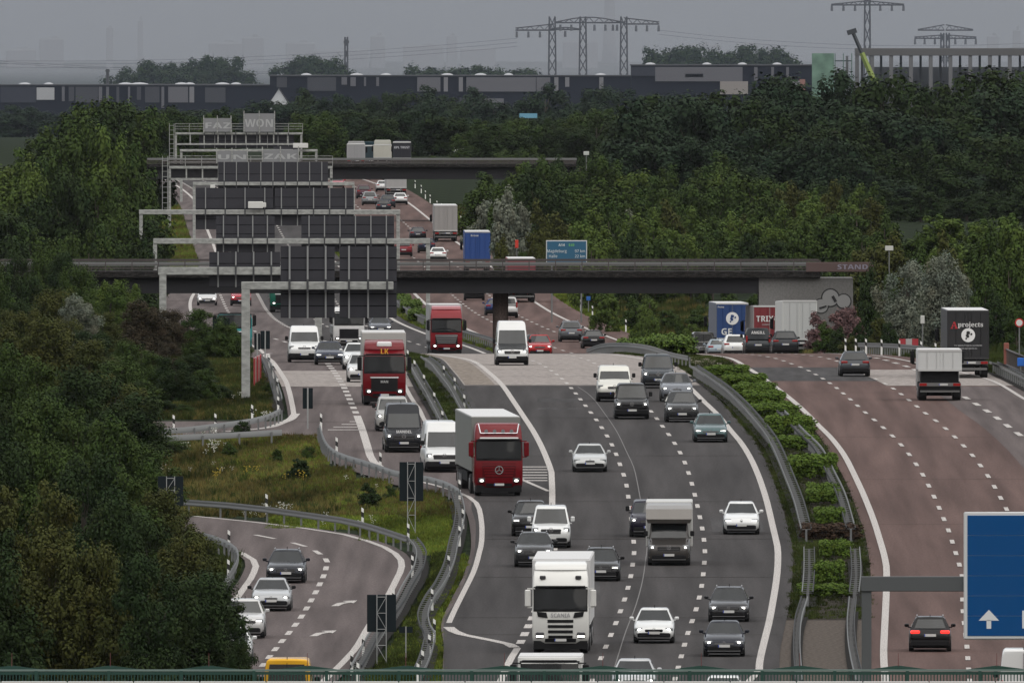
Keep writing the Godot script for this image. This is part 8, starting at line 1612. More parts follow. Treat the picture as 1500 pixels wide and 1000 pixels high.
func furniture() -> void:
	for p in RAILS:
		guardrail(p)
	for g in MARKERS:
		for k in g[1].size():
			delineator(g[1][k][0], g[1][k][1], "%s black-banded white marker post %s" % [ORD[k], g[0]])
	for g in GANTRIES:
		gantry(g)
	for p in SIGNS:
		rear_sign(p)
	# small double sign in the wedge
	var o := thing("road_sign", "pair of small dark square signs on one thin post in the grass wedge", "sign", at(SMALL_SIGN[0], SMALL_SIGN[1]))
	var b := MB.new()
	b.tube(Vector3(0, -0.2, 0), Vector3(0, 1.45, 0), 0.03, 0.03, 6)
	part(o, "post", b.done(mk("lattice_grey")))
	for s in [-1.0, 1.0]:
		var c := MB.new()
		c.box(Vector3(s * 0.16, 1.3, -0.05), Vector3(0.27, 0.27, 0.03))
		part(o, "board", c.done(mk("sign_dark")))
	# blue direction sign beyond the first overpass
	var bz: float = BLUE[1]
	var bg := ground(BLUE[0], bz)
	o = thing("direction_sign", "blue direction sign with white lettering standing just beyond the long overpass", "sign", Vector3(BLUE[0], bg, bz))
	var w: float = BLUE[2]
	var y0: float = BLUE[3] - bg
	var y1: float = BLUE[4] - bg
	var f := MB.new()
	f.bevel(Vector3(0, (y0 + y1) * 0.5, 0), Vector3(w, y1 - y0, 0.08), 0.02)
	part(o, "frame", f.done(mk("sign_rim", [0.5, 0.52, 0.53], 0.5)))
	var fc := MB.new()
	fc.box(Vector3(0, (y0 + y1) * 0.5, 0.05), Vector3(w - 0.16, y1 - y0 - 0.16, 0.02))
	part(o, "face", fc.done(mk("sign_cyan", [0.012, 0.09, 0.17], 0.5)))
	for s in [-1.0, 1.0]:
		var pp := MB.new()
		pp.tube(Vector3(s * w * 0.36, -0.3, -0.1), Vector3(s * w * 0.36, y1 - 0.2, -0.1), 0.07, 0.07, 8)
		part(o, "post", pp.done(steel()))
	var wm := mk("sign_letters", [0.55, 0.6, 0.62], 0.6)
	var hh := y1 - y0
	writing(o, "lettering", "Magdeburg", 0.24, Vector3(-w * 0.24, y1 - hh * 0.46, 0.075), wm, false, "Droid Sans", false)
	writing(o, "lettering", "97 km", 0.24, Vector3(w * 0.33, y1 - hh * 0.46, 0.075), wm, false, "Droid Sans", false)
	writing(o, "lettering", "Halle", 0.24, Vector3(-w * 0.33, y1 - hh * 0.68, 0.075), wm, false, "Droid Sans", false)
	writing(o, "lettering", "22 km", 0.24, Vector3(w * 0.33, y1 - hh * 0.68, 0.075), wm, false, "Droid Sans", false)
	writing(o, "route_number", "A14", 0.22, Vector3(-w * 0.12, y1 - hh * 0.2, 0.075), wm)
	writing(o, "route_number", "E49", 0.22, Vector3(w * 0.12, y1 - hh * 0.2, 0.075), mk("sign_green", [0.12, 0.4, 0.12], 0.6))
	# red post sign, white name board on a post, round sign
	for e in MISC:
		var gy := ground(e.x, e.z)
		o = thing("road_sign", e.l, "sign", Vector3(e.x, gy, e.z))
		var bb := MB.new()
		var top: float = e.y1 - gy
		var bot: float = e.y0 - gy
		if e.get("round", false):
			bb.tube(Vector3(0, (top + bot) * 0.5, -0.02), Vector3(0, (top + bot) * 0.5, 0.02), (top - bot) * 0.5, (top - bot) * 0.5, 20)
		else:
			bb.bevel(Vector3(0, (top + bot) * 0.5, 0), Vector3(e.w, top - bot, 0.06), 0.02)
		part(o, "board", bb.done(mk("board_%s" % str(e.c), e.c, 0.5)))
		if e.get("round", false):
			var cc := MB.new()
			cc.tube(Vector3(0, (top + bot) * 0.5, 0.0), Vector3(0, (top + bot) * 0.5, 0.035), (top - bot) * 0.36, (top - bot) * 0.36, 20)
			part(o, "disc", cc.done(mk("disc_white", [0.6, 0.6, 0.58], 0.5)))
		var ps := MB.new()
		ps.tube(Vector3(0, -0.3, -0.06), Vector3(0, top - 0.05, -0.06), 0.05, 0.05, 6)
		part(o, "post", ps.done(steel()))
	# warning board beside the collector road
	var wb := thing("barrier_fence", "red barrier fence panel beside the white gantry post", "fence", at(WARN[0], WARN[1]))
	for k in 5:
		var c := MB.new()
		c.box(Vector3(k * 0.055, 0.85, -k * 5.0), Vector3(0.06, 1.7, 5.0), Basis(Vector3.UP, 0.011))
		part(wb, "panel", c.done(mk("barrier_red", [0.32, 0.02, 0.03], 0.6) if k % 2 == 0 else mk("barrier_pale", [0.4, 0.2, 0.2], 0.6)))
	var rb := thing("barrier_board", "low red and white board behind the guardrail near the black trailer", "board", Vector3(WARN2[0], ground(WARN2[0], WARN2[1]), WARN2[1]))
	for k in 3:
		var c := MB.new()
		c.box(Vector3((k - 1) * 0.42, 0.75, 0), Vector3(0.41, 0.6, 0.06))
		part(rb, "panel", c.done(mk("barrier_red") if k != 1 else mk("board_grey", [0.35, 0.33, 0.33], 0.6)))
	for s in [-0.5, 0.5]:
		var c := MB.new()
		c.box(Vector3(s, 0.25, -0.06), Vector3(0.08, 0.9, 0.06))
		part(rb, "leg", c.done(steel()))

func bridges() -> void:
	var conc := ground_mat("bridge_concrete", [0.085, 0.08, 0.077], noise_tex(21, 0.02, 0.4, 1.0, 5), Vector3(0.12, 0.5, 0.2), 0.92, noise_tex(22, 0.04, 0.6, 1.0, 4))
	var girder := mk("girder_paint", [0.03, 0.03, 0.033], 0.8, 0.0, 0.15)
	for br in OVERPASSES:
		var o := thing("overpass", br.l, "bridge", Vector3(0, 0, br.z), 0.0)
		var w: float = br.x1 - br.x0
		var cx: float = (br.x0 + br.x1) * 0.5
		var deck := MB.new()
		deck.bevel(Vector3(cx, (br.deck + br.mid) * 0.5, -5.5), Vector3(w, br.deck - br.mid, 12.0), 0.05)
		part(o, "deck", deck.done(conc))
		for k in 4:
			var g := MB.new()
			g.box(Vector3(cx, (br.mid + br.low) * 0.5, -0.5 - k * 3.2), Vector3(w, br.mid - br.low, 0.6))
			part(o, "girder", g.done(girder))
		for s in [0.35, -11.3]:
			var rl := MB.new()
			for e in [0.25, 0.62, 1.0]:
				rl.box(Vector3(cx, br.deck + e * br.rail, s), Vector3(w, 0.06 if e < 0.9 else 0.09, 0.06))
			part(o, "railing", rl.done(mk("railing_brown", [0.055, 0.045, 0.045], 0.7)))
		if not shared.has("bridge_post"):
			var pb := MB.new()
			pb.box(Vector3(0, 0.5, 0), Vector3(0.08, 1.0, 0.08))
			shared["bridge_post"] = pb.done(mk("railing_brown"))
		var n := int(w / 2.0)
		for k in n + 1:
			part(o, "railing_post", shared["bridge_post"], Vector3(br.x0 + w * k / n, br.deck, 0.35), Basis.from_scale(Vector3(1, br.rail, 1)))
		var gr := MB.new()
		gr.box(Vector3(cx, br.deck + 0.55, -1.3), Vector3(w, 0.3, 0.08))
		part(o, "crash_barrier", gr.done(steel()))
		for x in br.piers:
			var pm := MB.new(true)
			var gy := ground(x, br.z) - 0.5
			pm.tube(Vector3(x, gy, -3.6), Vector3(x, br.low + 0.02, -3.6), br.pr, br.pr, 24)
			part(o, "pier", pm.done(ground_mat("pier_concrete", [0.2, 0.155, 0.14], noise_tex(23, 0.03, 0.6, 1.0, 4), Vector3(0.4, 0.3, 0.4), 0.9)))
	# abutment of the first overpass with its painted figure
	var a: Dictionary = OVERPASSES[0]
	var ab := thing("bridge_abutment", "pale concrete bridge abutment with a black and white sprayed outline", "abutment", Vector3(ABUT[0], 0, a.z))
	var wl: float = ABUT[1] - ABUT[0]
	var mm := MB.new()
	var gy2: float = a.low - 4.0
	mm.box(Vector3(wl * 0.5, (gy2 + a.mid) * 0.5, -5.0), Vector3(wl, a.mid - gy2, 10.0))
	part(ab, "wall", mm.done(ground_mat("abutment_concrete", [0.17, 0.166, 0.163], noise_tex(24, 0.03, 0.86, 1.0, 4), Vector3(0.3, 0.3, 0.3), 0.9)))
	# sprayed shape: white field with a dark outline
	var sp := MB.new()
	var outl := MB.new()
	var lay := 0.0
	for e in [[0.66, -0.1, 0.1], [0.76, 0.25, 0.12], [0.9, 0.1, 0.1]]:
		var c := Vector3(wl * e[0], a.low + (a.mid - a.low) * 0.6 - 1.5 + 1.8 * e[1], 0.01)
		var r: float = wl * e[2] * 0.72
		outl.tube(c + Vector3(0, 0, lay), c + Vector3(0, 0, 0.005 + lay), r * 1.16, r * 1.16, 24)
		sp.tube(c + Vector3(0, 0, 0.03 + lay), c + Vector3(0, 0, 0.036 + lay), r, r, 24)
		lay += 0.007
	var gf := part(ab, "painted_outline", outl.done(mk("spray_black", [0.012, 0.012, 0.013], 0.8)))
	part(gf, "painted_fill", sp.done(mk("spray_pale", [0.21, 0.21, 0.21], 0.8)))
	var ey := MB.new()
	for e in [[0.8, 0.2, 0.03, 0.2, 0.5], [0.68, -0.15, 0.08, 0.05, 0.3]]:
		ey.box(Vector3(wl * e[0], a.low + (a.mid - a.low) * 0.6 - 1.5 + 1.8 * e[1], 0.09), Vector3(wl * e[2], wl * e[3] * 0.35, 0.01), Basis(Vector3.BACK, e[4]))
	part(gf, "painted_stroke", ey.done(mk("spray_black", [0.012, 0.012, 0.013], 0.8)))
	var wing := MB.new()
	wing.bevel(Vector3(wl * 0.5 + 2.6, a.deck + 0.32, 0.5), Vector3(5.2, 0.75, 0.3), 0.03)
	var wn := part(ab, "wing_parapet", wing.done(mk("parapet_rust", [0.085, 0.055, 0.052], 0.85)))
	var tg := writing(ab, "painted_letters", "STAND", 0.36, Vector3(wl * 0.5 + 3.6, a.deck + 0.33, 0.665), mk("spray_lilac", [0.2, 0.19, 0.24], 0.8))
	tg.scale.x = 1.5
	# brown bridge railing by the right-hand road
	var rr := thing("bridge_railing", "brown bridge railing with a brick red end post at the road's right edge", "railing", at(RAILR[0], RAILR[1]))
	var rm := mk("railing_brown")
	var ep := MB.new()
	ep.bevel(Vector3(0, 0.7, 0), Vector3(0.32, 2.0, 0.32), 0.04)
	part(rr, "end_post", ep.done(mk("post_brick", [0.22, 0.07, 0.05], 0.7)))
	var dx: float = RAILR[2] - RAILR[0]
	var dz: float = RAILR[3] - RAILR[1]
	var dy := prof(RAILR[3]) - prof(RAILR[1])
	for e in [0.35, 1.3]:
		var hb := MB.new()
		hb.tube(Vector3(0, e, 0), Vector3(dx, e + dy, dz), 0.06, 0.06, 6)
		part(rr, "rail", hb.done(rm))
	for k in 60:
		var t := (k + 0.5) / 60.0
		if not shared.has("baluster"):
			var pb := MB.new()
			pb.box(Vector3(0, 0.8, 0), Vector3(0.05, 1.0, 0.05))
			shared["baluster"] = pb.done(rm)
		part(rr, "baluster", shared["baluster"], Vector3(dx * t, dy * t, dz * t))
	# the big blue gantry sign at the front
	var bs: Dictionary = FRONT
	var go := thing("direction_gantry", "large blue gantry sign with a white up arrow on a grey arm", "sign", Vector3(0, 0, bs.z))
	var grey := mk("gantry_grey", [0.085, 0.09, 0.094], 0.6, 0.0, 0.3)
	var bm := MB.new()
	bm.bevel(Vector3((bs.x0 + bs.x3) * 0.5, (bs.by0 + bs.by1) * 0.5, -0.35), Vector3(bs.x3 - bs.x0, bs.by1 - bs.by0, 0.5), 0.02)
	part(go, "beam", bm.done(grey))
	var bp := MB.new()
	var gyy := prof(bs.z) - 0.5
	bp.bevel(Vector3(bs.x0 + 0.2, (gyy + bs.by0) * 0.5, -0.35), Vector3(0.36, bs.by0 - gyy, 0.36), 0.02)
	part(go, "post", bp.done(grey))
	bp = MB.new()
	bp.bevel(Vector3(bs.x3 - 0.2, (gyy + bs.by0) * 0.5, -0.35), Vector3(0.36, bs.by0 - gyy, 0.36), 0.02)
	part(go, "post", bp.done(grey))
	var fr := MB.new()
	fr.bevel(Vector3((bs.x1 + bs.x2) * 0.5, (bs.y0 + bs.y1) * 0.5, 0.0), Vector3(bs.x2 - bs.x1, bs.y1 - bs.y0, 0.1), 0.04)
	part(go, "frame", fr.done(mk("sign_rim_white", [0.55, 0.56, 0.57], 0.5)))
	var rows := 6
	var iy0: float = bs.y0 + 0.13
	var iy1: float = bs.y1 - 0.13
	var h := (iy1 - iy0) / rows
	for k in rows:
		var fb := MB.new()
		fb.box(Vector3((bs.x1 + bs.x2) * 0.5, iy0 + h * (k + 0.5), 0.055), Vector3(bs.x2 - bs.x1 - 0.28, h - 0.012, 0.03))
		part(go, "face_board", fb.done(mk("sign_blue_face", [0.002, 0.06, 0.2], 0.55, 0.0, 0.25)))
	var ar := MB.new()
	var ax: float = bs.ax
	var ay: float = bs.ay
	ar.t(Vector3(ax - 0.38, ay - 0.02, 0.078), Vector3(ax, ay + 0.38, 0.078), Vector3(ax + 0.38, ay - 0.02, 0.078))
	ar.q(Vector3(ax - 0.085, ay - 0.32, 0.078), Vector3(ax - 0.085, ay, 0.078), Vector3(ax + 0.085, ay, 0.078), Vector3(ax + 0.085, ay - 0.32, 0.078))
	part(go, "arrow", ar.done(mk("sign_arrow", [0.62, 0.63, 0.64], 0.5)))
	var ap := MB.new()
	ap.box(Vector3(bs.tx, ay + 0.02, 0.078), Vector3(0.5, 0.66, 0.01))
	part(go, "white_field", ap.done(mk("sign_arrow")))
	# the near footbridge whose green railing closes the view below
	var nb: Dictionary = NEARB
	var o := thing("near_bridge", "green baluster railing and pale kerb of the bridge along the bottom", "bridge", Vector3(0, 0, nb.z))
	var dk := MB.new()
	dk.box(Vector3(0, nb.top - 1.95, 2.0), Vector3(70, 1.1, 12.0))
	part(o, "deck", dk.done(conc))
	var green := mk("railing_green", [0.006, 0.045, 0.032], 0.5)
	var tr := MB.new()
	tr.box(Vector3(0, nb.top - 0.03, -3.0), Vector3(70, 0.06, 0.08))
	part(o, "top_rail", tr.done(mk("rail_pale_green", [0.16, 0.22, 0.2], 0.4, 0.3)))
	tr = MB.new()
	tr.box(Vector3(0, nb.top - 0.12, -3.0), Vector3(70, 0.09, 0.05))
	tr.box(Vector3(0, nb.top - 1.1, -3.0), Vector3(70, 0.06, 0.05))
	part(o, "rail", tr.done(green))
	var bal := MB.new()
	var x := -20.0
	while x < 20.0:
		bal.box(Vector3(x, nb.top - 0.6, -3.0), Vector3(0.035, 0.98, 0.04))
		x += 0.1
	var bo := part(o, "balusters", bal.done(green))
	bo.set_meta("kind", "stuff")
	if not shared.has("green_post"):
		var gp := MB.new()
		gp.box(Vector3(0, -0.7, 0), Vector3(0.1, 1.35, 0.1))
		shared["green_post"] = gp.done(green)
	x = nb.px
	while x < 18.0:
		part(o, "railing_post", shared["green_post"], Vector3(x, nb.top - 0.02, -2.95))
		x += nb.ps
	var gm := MB.new()
	gm.t(Vector3(-1.0, 0, 0), Vector3(0, 0.13, 0), Vector3(1.0, 0, 0))
	gm.t(Vector3(-1.0, 0, -0.03), Vector3(1.0, 0, -0.03), Vector3(0, 0.13, -0.03))
	gm.q(Vector3(-1.0, 0, -0.03), Vector3(0, 0.13, -0.03), Vector3(0, 0.13, 0), Vector3(-1.0, 0, 0))
	gm.q(Vector3(0, 0.13, -0.03), Vector3(1.0, 0, -0.03), Vector3(1.0, 0, 0), Vector3(0, 0.13, 0))
	shared["gable"] = gm.done(green)
	var ms := MB.new()
	ms.tube(Vector3(0, 0.1, 0), Vector3(0, 0.52, 0), 0.012, 0.008, 5)
	shared["rod"] = ms.done(mk("rod_red", [0.12, 0.03, 0.03], 0.6))
	x = nb.gx
	while x < 18.0:
		var gb := part(o, "gable_mesh", shared["gable"], Vector3(x, nb.top - 0.01, -3.15))
		part(gb, "rod", shared["rod"])
		x += nb.gs
	x = -20.0
	while x < 20.0:
		var kb := MB.new()
		kb.bevel(Vector3(x + 1.03, nb.kerb - 0.2, 3.0), Vector3(2.04, 0.4, 0.3), 0.02)
		part(o, "kerb_stone", kb.done(mk("kerb_pale", [0.48, 0.48, 0.47], 0.7)))
		x += 2.06

# ---------------------------------------------------------------- plants
func plants() -> void:
	for t in TREES:
		for k in t[5].size():
			var e: Array = t[5][k]
			tree(t[0], t[1], e[0], e[1], e[2], e[3], e[4], e[5], TINTS[e[5]], t[2] % ORD[k], t[3], t[4])
	# clipped hedge clumps on the median
	var r := RandomNumberGenerator.new()
	r.seed = 77
	var protos := []
	for k in 3:
		# a clipped block 2.4 m wide, 1 m high and 7 m long
		var cl := []
		for i in 150:
			var e := Vector3(r.randf_range(-1.05, 1.05), r.randf_range(0.2, 0.85), r.randf_range(-3.3, 3.3))
			if i % 3 == 0:
				e.z = 3.1 + r.randf_range(-0.15, 0.2)
			elif i % 3 == 1:
				e.y = 0.82 + r.randf_range(-0.08, 0.1)
			cl.append([e, r.randf_range(0.14, 0.26)])
		protos.append(leaf_mesh(cl, 55, 0.12, 300 + k, leaf_mat("leaf_hedge", TINTS["hedge"]), 0.7))
	for h in HEDGES:
		var o := thing("hedge", h[5], "hedge", at(h[0], h[1]), 0.0, "hedge clumps on the median strip")
		part(o, "foliage", protos[int(h[6])], Vector3(r.randf_range(-0.2, 0.2), 0, 0), Basis.from_scale(Vector3(h[2] / 2.4 * r.randf_range(0.85, 1.1), h[3] * r.randf_range(0.85, 1.2), h[4] / 7.0)), leaf_mat("leaf_" + h[7], TINTS[h[7]]))
		var s := MB.new()
		for k in 3:
			s.tube(Vector3((k - 1) * h[2] * 0.25, -0.1, 0), Vector3((k - 1) * h[2] * 0.3, h[3] * 0.6, 0.1), 0.04, 0.015, 5)
		part(o, "stem", s.done(mk("bark", [0.06, 0.05, 0.04], 0.95)))
	# grass
	var tuft := []
	for k in 3:
		var b := MB.new()
		for i in 16:
			var a := r.randf() * TAU
			var p := Vector3(cos(a), 0, sin(a)) * r.randf_range(0.0, 0.22)
			var lean := Vector3(r.randfn() * 0.12, 1, r.randfn() * 0.12).normalized() * r.randf_range(0.55, 1.0)
			var w := Vector3(cos(a + 1.3), 0, sin(a + 1.3)) * r.randf_range(0.02, 0.04)
			b.t(p - w, p + lean, p + w)
		var m := mk("grass_blade", [1, 1, 1], 0.85, 0.0, 0.1)
		m.vertex_color_use_as_albedo = true
		m.cull_mode = BaseMaterial3D.CULL_DISABLED
		tuft.append(b.done(m))
	for k in 3:
		var list := []
		var cols := []
		for g in meadow():
			# [z, x0, x1, tufts per square metre, height, colour key]
			var n := int(absf(g[2] - g[1]) * 20.0 * g[3] / 3.0 + r.randf())
			for i in n:
				var x := r.randf_range(g[1], g[2])
				var z: float = g[0] + r.randf_range(-10.0, 10.0)
				var s: float = g[4] * r.randf_range(0.5, 1.4)
				var wv := 0.75 + 0.35 * sin(x * 0.9 + z * 0.11) * sin(z * 0.06 + x * 0.23)
				var c: Array = TINTS[g[5]]
				list.append(Transform3D(Basis(Vector3.UP, r.randf() * TAU).scaled(Vector3(1.0, s, 1.0)), Vector3(x, ground(x, z) - 0.11, z)))
				var f := r.randf_range(0.7, 1.25) * wv
				cols.append(Color(c[0] * f * r.randf_range(0.9, 1.25), c[1] * f, c[2] * f))
		multi("grass", tuft[k], list, cols, "tufts of rough grass on the verges and islands", "grass")
	# flowers
	var fb := MB.new()
	for i in 7:
		var p := Vector3(r.randf_range(-0.2, 0.2), r.randf_range(0.3, 0.55), r.randf_range(-0.2, 0.2))
		fb.box(p, Vector3(0.045, 0.04, 0.045), Basis(Vector3(1, 1, 0).normalized(), r.randf()))
	var fm := mk("petal", [1, 1, 1], 0.8)
	fm.vertex_color_use_as_albedo = true
	var fmesh := fb.done(fm)
	var fl := []
	var fc := []
	for g in FLOWERS:
		for i in int(g[4]):
			var x := r.randf_range(g[0], g[1])
			var z := r.randf_range(g[2], g[3])
			fl.append(Transform3D(Basis(Vector3.UP, r.randf() * TAU) * r.randf_range(0.6, 1.2), Vector3(x, ground(x, z), z)))
			var c: Array = TINTS[g[5]]
			fc.append(Color(c[0], c[1], c[2]) * r.randf_range(0.6, 1.0))
	multi("flowers", fmesh, fl, fc, "white and yellow wild flowers scattered through the grass", "flowers")

func multi(called: String, mesh: Mesh, list: Array, cols: Array, label: String, cat: String) -> void:
	var mm := MultiMesh.new()
	mm.transform_format = MultiMesh.TRANSFORM_3D
	mm.use_colors = true
	mm.mesh = mesh
	mm.instance_count = list.size()
	for i in list.size():
		mm.set_instance_transform(i, list[i])
		mm.set_instance_color(i, cols[i])
	var o := MultiMeshInstance3D.new()
	o.name = numbered(called)
	o.multimesh = mm
	add_child(o)
	tag(o, label, cat, "", "stuff")

# ---------------------------------------------------------------- buildings far behind
func pylon_face(b: MB, x: float, y0: float, y1: float, w0: float, w1: float, t: float) -> void:
	var n := 7
	for s in [-1.0, 1.0]:
		for q in [-1.0, 1.0]:
			b.tube(Vector3(x + s * w0, y0, q * w0), Vector3(x + s * w1, y1, q * w1), t, t, 4)
	for k in n:
		var a := float(k) / n
		var c := float(k + 1) / n
		var wa := lerpf(w0, w1, a)
		var wc := lerpf(w0, w1, c)
		for q in [-1.0, 1.0]:
			b.tube(Vector3(x - wa, lerpf(y0, y1, a), q * wa), Vector3(x + wc, lerpf(y0, y1, c), q * wc), t * 0.6, t * 0.6, 4)
			b.tube(Vector3(x + wa, lerpf(y0, y1, a), q * wa), Vector3(x - wc, lerpf(y0, y1, c), q * wc), t * 0.6, t * 0.6, 4)

func skyline() -> void:
	# a bank of mist far behind the halls
	var fog := FogVolume.new()
	fog.name = "mist"
	fog.shape = RenderingServer.FOG_VOLUME_SHAPE_BOX
	fog.size = Vector3(2400, 90, 8000)
	fog.position = Vector3(0, 40, 1800.0 - 15500.0)
	var fmat := FogMaterial.new()
	fmat.density = 0.00018
	fmat.albedo = Color(0.68, 0.69, 0.71)
	fog.material = fmat
	add_child(fog)
	tag(fog, "pale bank of mist lying over the distant town", "mist", "", "stuff")
	var thin := FogVolume.new()
	thin.name = "thin_mist"
	thin.shape = RenderingServer.FOG_VOLUME_SHAPE_BOX
	thin.size = Vector3(1200, 70, 5600)
	thin.position = Vector3(0, 30, 1800.0 - 7600.0)
	var tmat := FogMaterial.new()
	tmat.density = 0.00004
	tmat.albedo = Color(0.6, 0.66, 0.75)
	thin.material = tmat
	add_child(thin)
	tag(thin, "thin bluish mist around the long halls and pylons", "mist", "", "stuff")
	for h in HALLS:
		# long halls of upright wall panels
		var o := thing(h.get("n", "warehouse"), h.l, "building", Vector3(0, 0, h.z), 0.0)
		var core := MB.new()
		core.box(Vector3((h.x0 + h.x1) * 0.5, (h.y0 + h.y1) * 0.5, -15.2), Vector3(h.x1 - h.x0, h.y1 - h.y0, 30))
		part(o, "wall", core.done(mk("hall_dark", [0.012, 0.014, 0.022], 0.8, 0.0, 0.2)))
		for p in h.panels:
			var b := MB.new()
			b.box(Vector3((p[0] + p[1]) * 0.5, (p[2] + p[3]) * 0.5, 0.0), Vector3(p[1] - p[0], p[3] - p[2], 0.5))
			part(o, "wall_panel", b.done(mk("hall_%s" % str(p[4]), p[4], 0.7)))
		var rf := MB.new()
		rf.box(Vector3((h.x0 + h.x1) * 0.5, h.y1 + 0.12, -15), Vector3(h.x1 - h.x0 + 0.4, 0.25, 30.6))
		part(o, "roof", rf.done(mk("hall_roof", [0.05, 0.052, 0.06], 0.7)))
		for p in h.domes:
			var b := MB.new(true)
			var rings := []
			for e in [[0.0, 1.0], [0.5, 0.8], [0.85, 0.45], [1.0, 0.1]]:
				var ring := []
				for i in 10:
					var a := -TAU * i / 10
					ring.append(Vector3(p[0] + cos(a) * p[1] * e[1], h.y1 + 0.24 + e[0] * 0.4, -6.0 + sin(a) * 2.0 * e[1]))
				rings.append(ring)
			b.loft(rings, false, true)
			part(o, "skylight", b.done(mk("skylight_pale", [0.3, 0.31, 0.33], 0.6)))
	# unfinished hall: roof slab on columns
	var s: Dictionary = FRAME
	var fo := thing("unfinished_hall", "unfinished concrete hall frame with open columns behind the dark wood", "building", Vector3(0, 0, s.z))
	var cm := mk("frame_concrete", [0.12, 0.12, 0.125], 0.85)
	var sl := MB.new()
	sl.bevel(Vector3((s.x0 + s.x1) * 0.5, (s.y1 + s.ys) * 0.5, -10), Vector3(s.x1 - s.x0, s.y1 - s.ys, 20), 0.05)
	part(fo, "roof_slab", sl.done(mk("frame_slab", [0.09, 0.087, 0.087], 0.85)))
	for x in s.cols:
		for q in [[0.0, 0.8], [-12.0, 0.5]]:
			var c := MB.new()
			c.bevel(Vector3(x + q[0] * 0.16, (s.y0 + s.ys) * 0.5, q[0] - 0.6), Vector3(q[1], s.ys - s.y0, q[1]), 0.04)
			part(fo, "column", c.done(cm))
	for e in [0.32, 0.1]:
		var c := MB.new()
		c.box(Vector3((s.x0 + s.x1) * 0.5, lerpf(s.y0, s.ys, e), -19.5), Vector3(s.x1 - s.x0, 0.6, 0.4))
		part(fo, "tie_beam", c.done(cm))
	var bw := MB.new()
	bw.box(Vector3((s.x0 + s.x1) * 0.5 + 4, lerpf(s.y0, s.ys, 0.43), -24), Vector3(s.x1 - s.x0, (s.ys - s.y0) * 0.86, 0.5))
	part(fo, "back_wall", bw.done(mk("back_wall_grey", [0.085, 0.09, 0.1], 0.8)))
	# green wrapped stair tower
	var tw := thing("scaffold_tower", "pale green netted scaffold tower at the end of the unfinished hall", "tower", Vector3(0, 0, s.z + 4))
	var n := MB.new()
	n.box(Vector3((s.t0 + s.t1) * 0.5, (s.y0 + s.ty) * 0.5, -5), Vector3(s.t1 - s.t0, s.ty - s.y0, 8))
	part(tw, "netting", n.done(ground_mat("net_green", [0.19, 0.31, 0.24], noise_tex(31, 0.02, 0.75, 1.0, 3, 256), Vector3(0.05, 0.05, 0.05), 0.9)))
	for k in 5:
		var c := MB.new()
		c.box(Vector3(s.t1 + 1.9, lerpf(s.y0, s.ty, 0.15 + k * 0.19), -1), Vector3(3.6, 0.25, 1.2))
		part(tw, "platform", c.done(mk("scaffold_dark", [0.04, 0.06, 0.06], 0.7)))
	for k in 3:
		var c := MB.new()
		c.box(Vector3(s.t1 + 0.2 + k * 1.7, (s.y0 + s.ty) * 0.5, -0.4), Vector3(0.18, s.ty - s.y0, 0.18))
		part(tw, "standard", c.done(mk("scaffold_green", [0.08, 0.15, 0.12], 0.7)))
	# crane boom
	var cr := thing("mobile_crane", "yellow green telescopic crane boom leaning against the grey sky", "crane", Vector3(0, 0, s.z + 9))
	var p0 := Vector3(s.c0[0], s.c0[1], 0)
	var p1 := Vector3(s.c1[0], s.c1[1], 0)
	var lo := MB.new()
	lo.tube(p0, p0.lerp(p1, 0.6), 0.62, 0.52, 4)
	part(cr, "boom", lo.done(mk("crane_yellow", [0.19, 0.25, 0.04], 0.6)))
	var up := MB.new()
	up.tube(p0.lerp(p1, 0.58), p1, 0.42, 0.38, 4)
	up.box(p1 + Vector3(-0.2, 0.1, 0), Vector3(2.0, 1.0, 0.9), Basis(Vector3.BACK, 0.3))
	part(cr, "boom_tip", up.done(mk("crane_dark", [0.02, 0.022, 0.025], 0.6)))
	var cb := MB.new()
	var gy := ground(p0.x, s.z + 9.0)
	cb.box(Vector3(p0.x, (gy + p0.y) * 0.5 - 0.4, -1.5), Vector3(2.4, p0.y - gy - 0.8, 3.0))
	part(cr, "carrier", cb.done(mk("crane_dark", [0.02, 0.022, 0.025], 0.6)))
	# pylons
	for p in PYLONS:
		var o := thing("power_pylon", p.l, "pylon", Vector3(p.x, 0, p.z), 0.0, "lattice power pylons on the horizon")
		var m := mk("pylon_steel", [0.06, 0.062, 0.068], 0.7)
		var base := ground(p.x, p.z)
		for x in p.legs:
			var b := MB.new()
			pylon_face(b, x, base, p.top, p.lw, p.lw * 0.7, 0.22)
			part(o, "mast", b.done(m))
		for a in p.arms:
			# [x0, x1, y, rise]
			var b := MB.new()
			var nseg := maxi(4, int(absf(a[1] - a[0]) / 2.6))
			b.tube(Vector3(a[0], a[2], 0), Vector3(a[1], a[2], 0), 0.2, 0.2, 4)
			for k in nseg:
				var u := float(k) / nseg
				var w := float(k + 1) / nseg
				var mid := (u + w) * 0.5
				var hu: float = a[2] + a[3] * sin(PI * clampf(u, 0.02, 0.98)) if a.size() < 5 else a[2] + lerpf(a[3], a[4], u)
				var hw: float = a[2] + a[3] * sin(PI * clampf(w, 0.02, 0.98)) if a.size() < 5 else a[2] + lerpf(a[3], a[4], w)
				b.tube(Vector3(lerpf(a[0], a[1], u), hu, 0), Vector3(lerpf(a[0], a[1], w), hw, 0), 0.16, 0.16, 4)
				b.tube(Vector3(lerpf(a[0], a[1], u), a[2], 0), Vector3(lerpf(a[0], a[1], mid), (hu + hw) * 0.5, 0), 0.1, 0.1, 4)
				b.tube(Vector3(lerpf(a[0], a[1], mid), (hu + hw) * 0.5, 0), Vector3(lerpf(a[0], a[1], w), a[2], 0), 0.1, 0.1, 4)
			part(o, "crossarm", b.done(m))
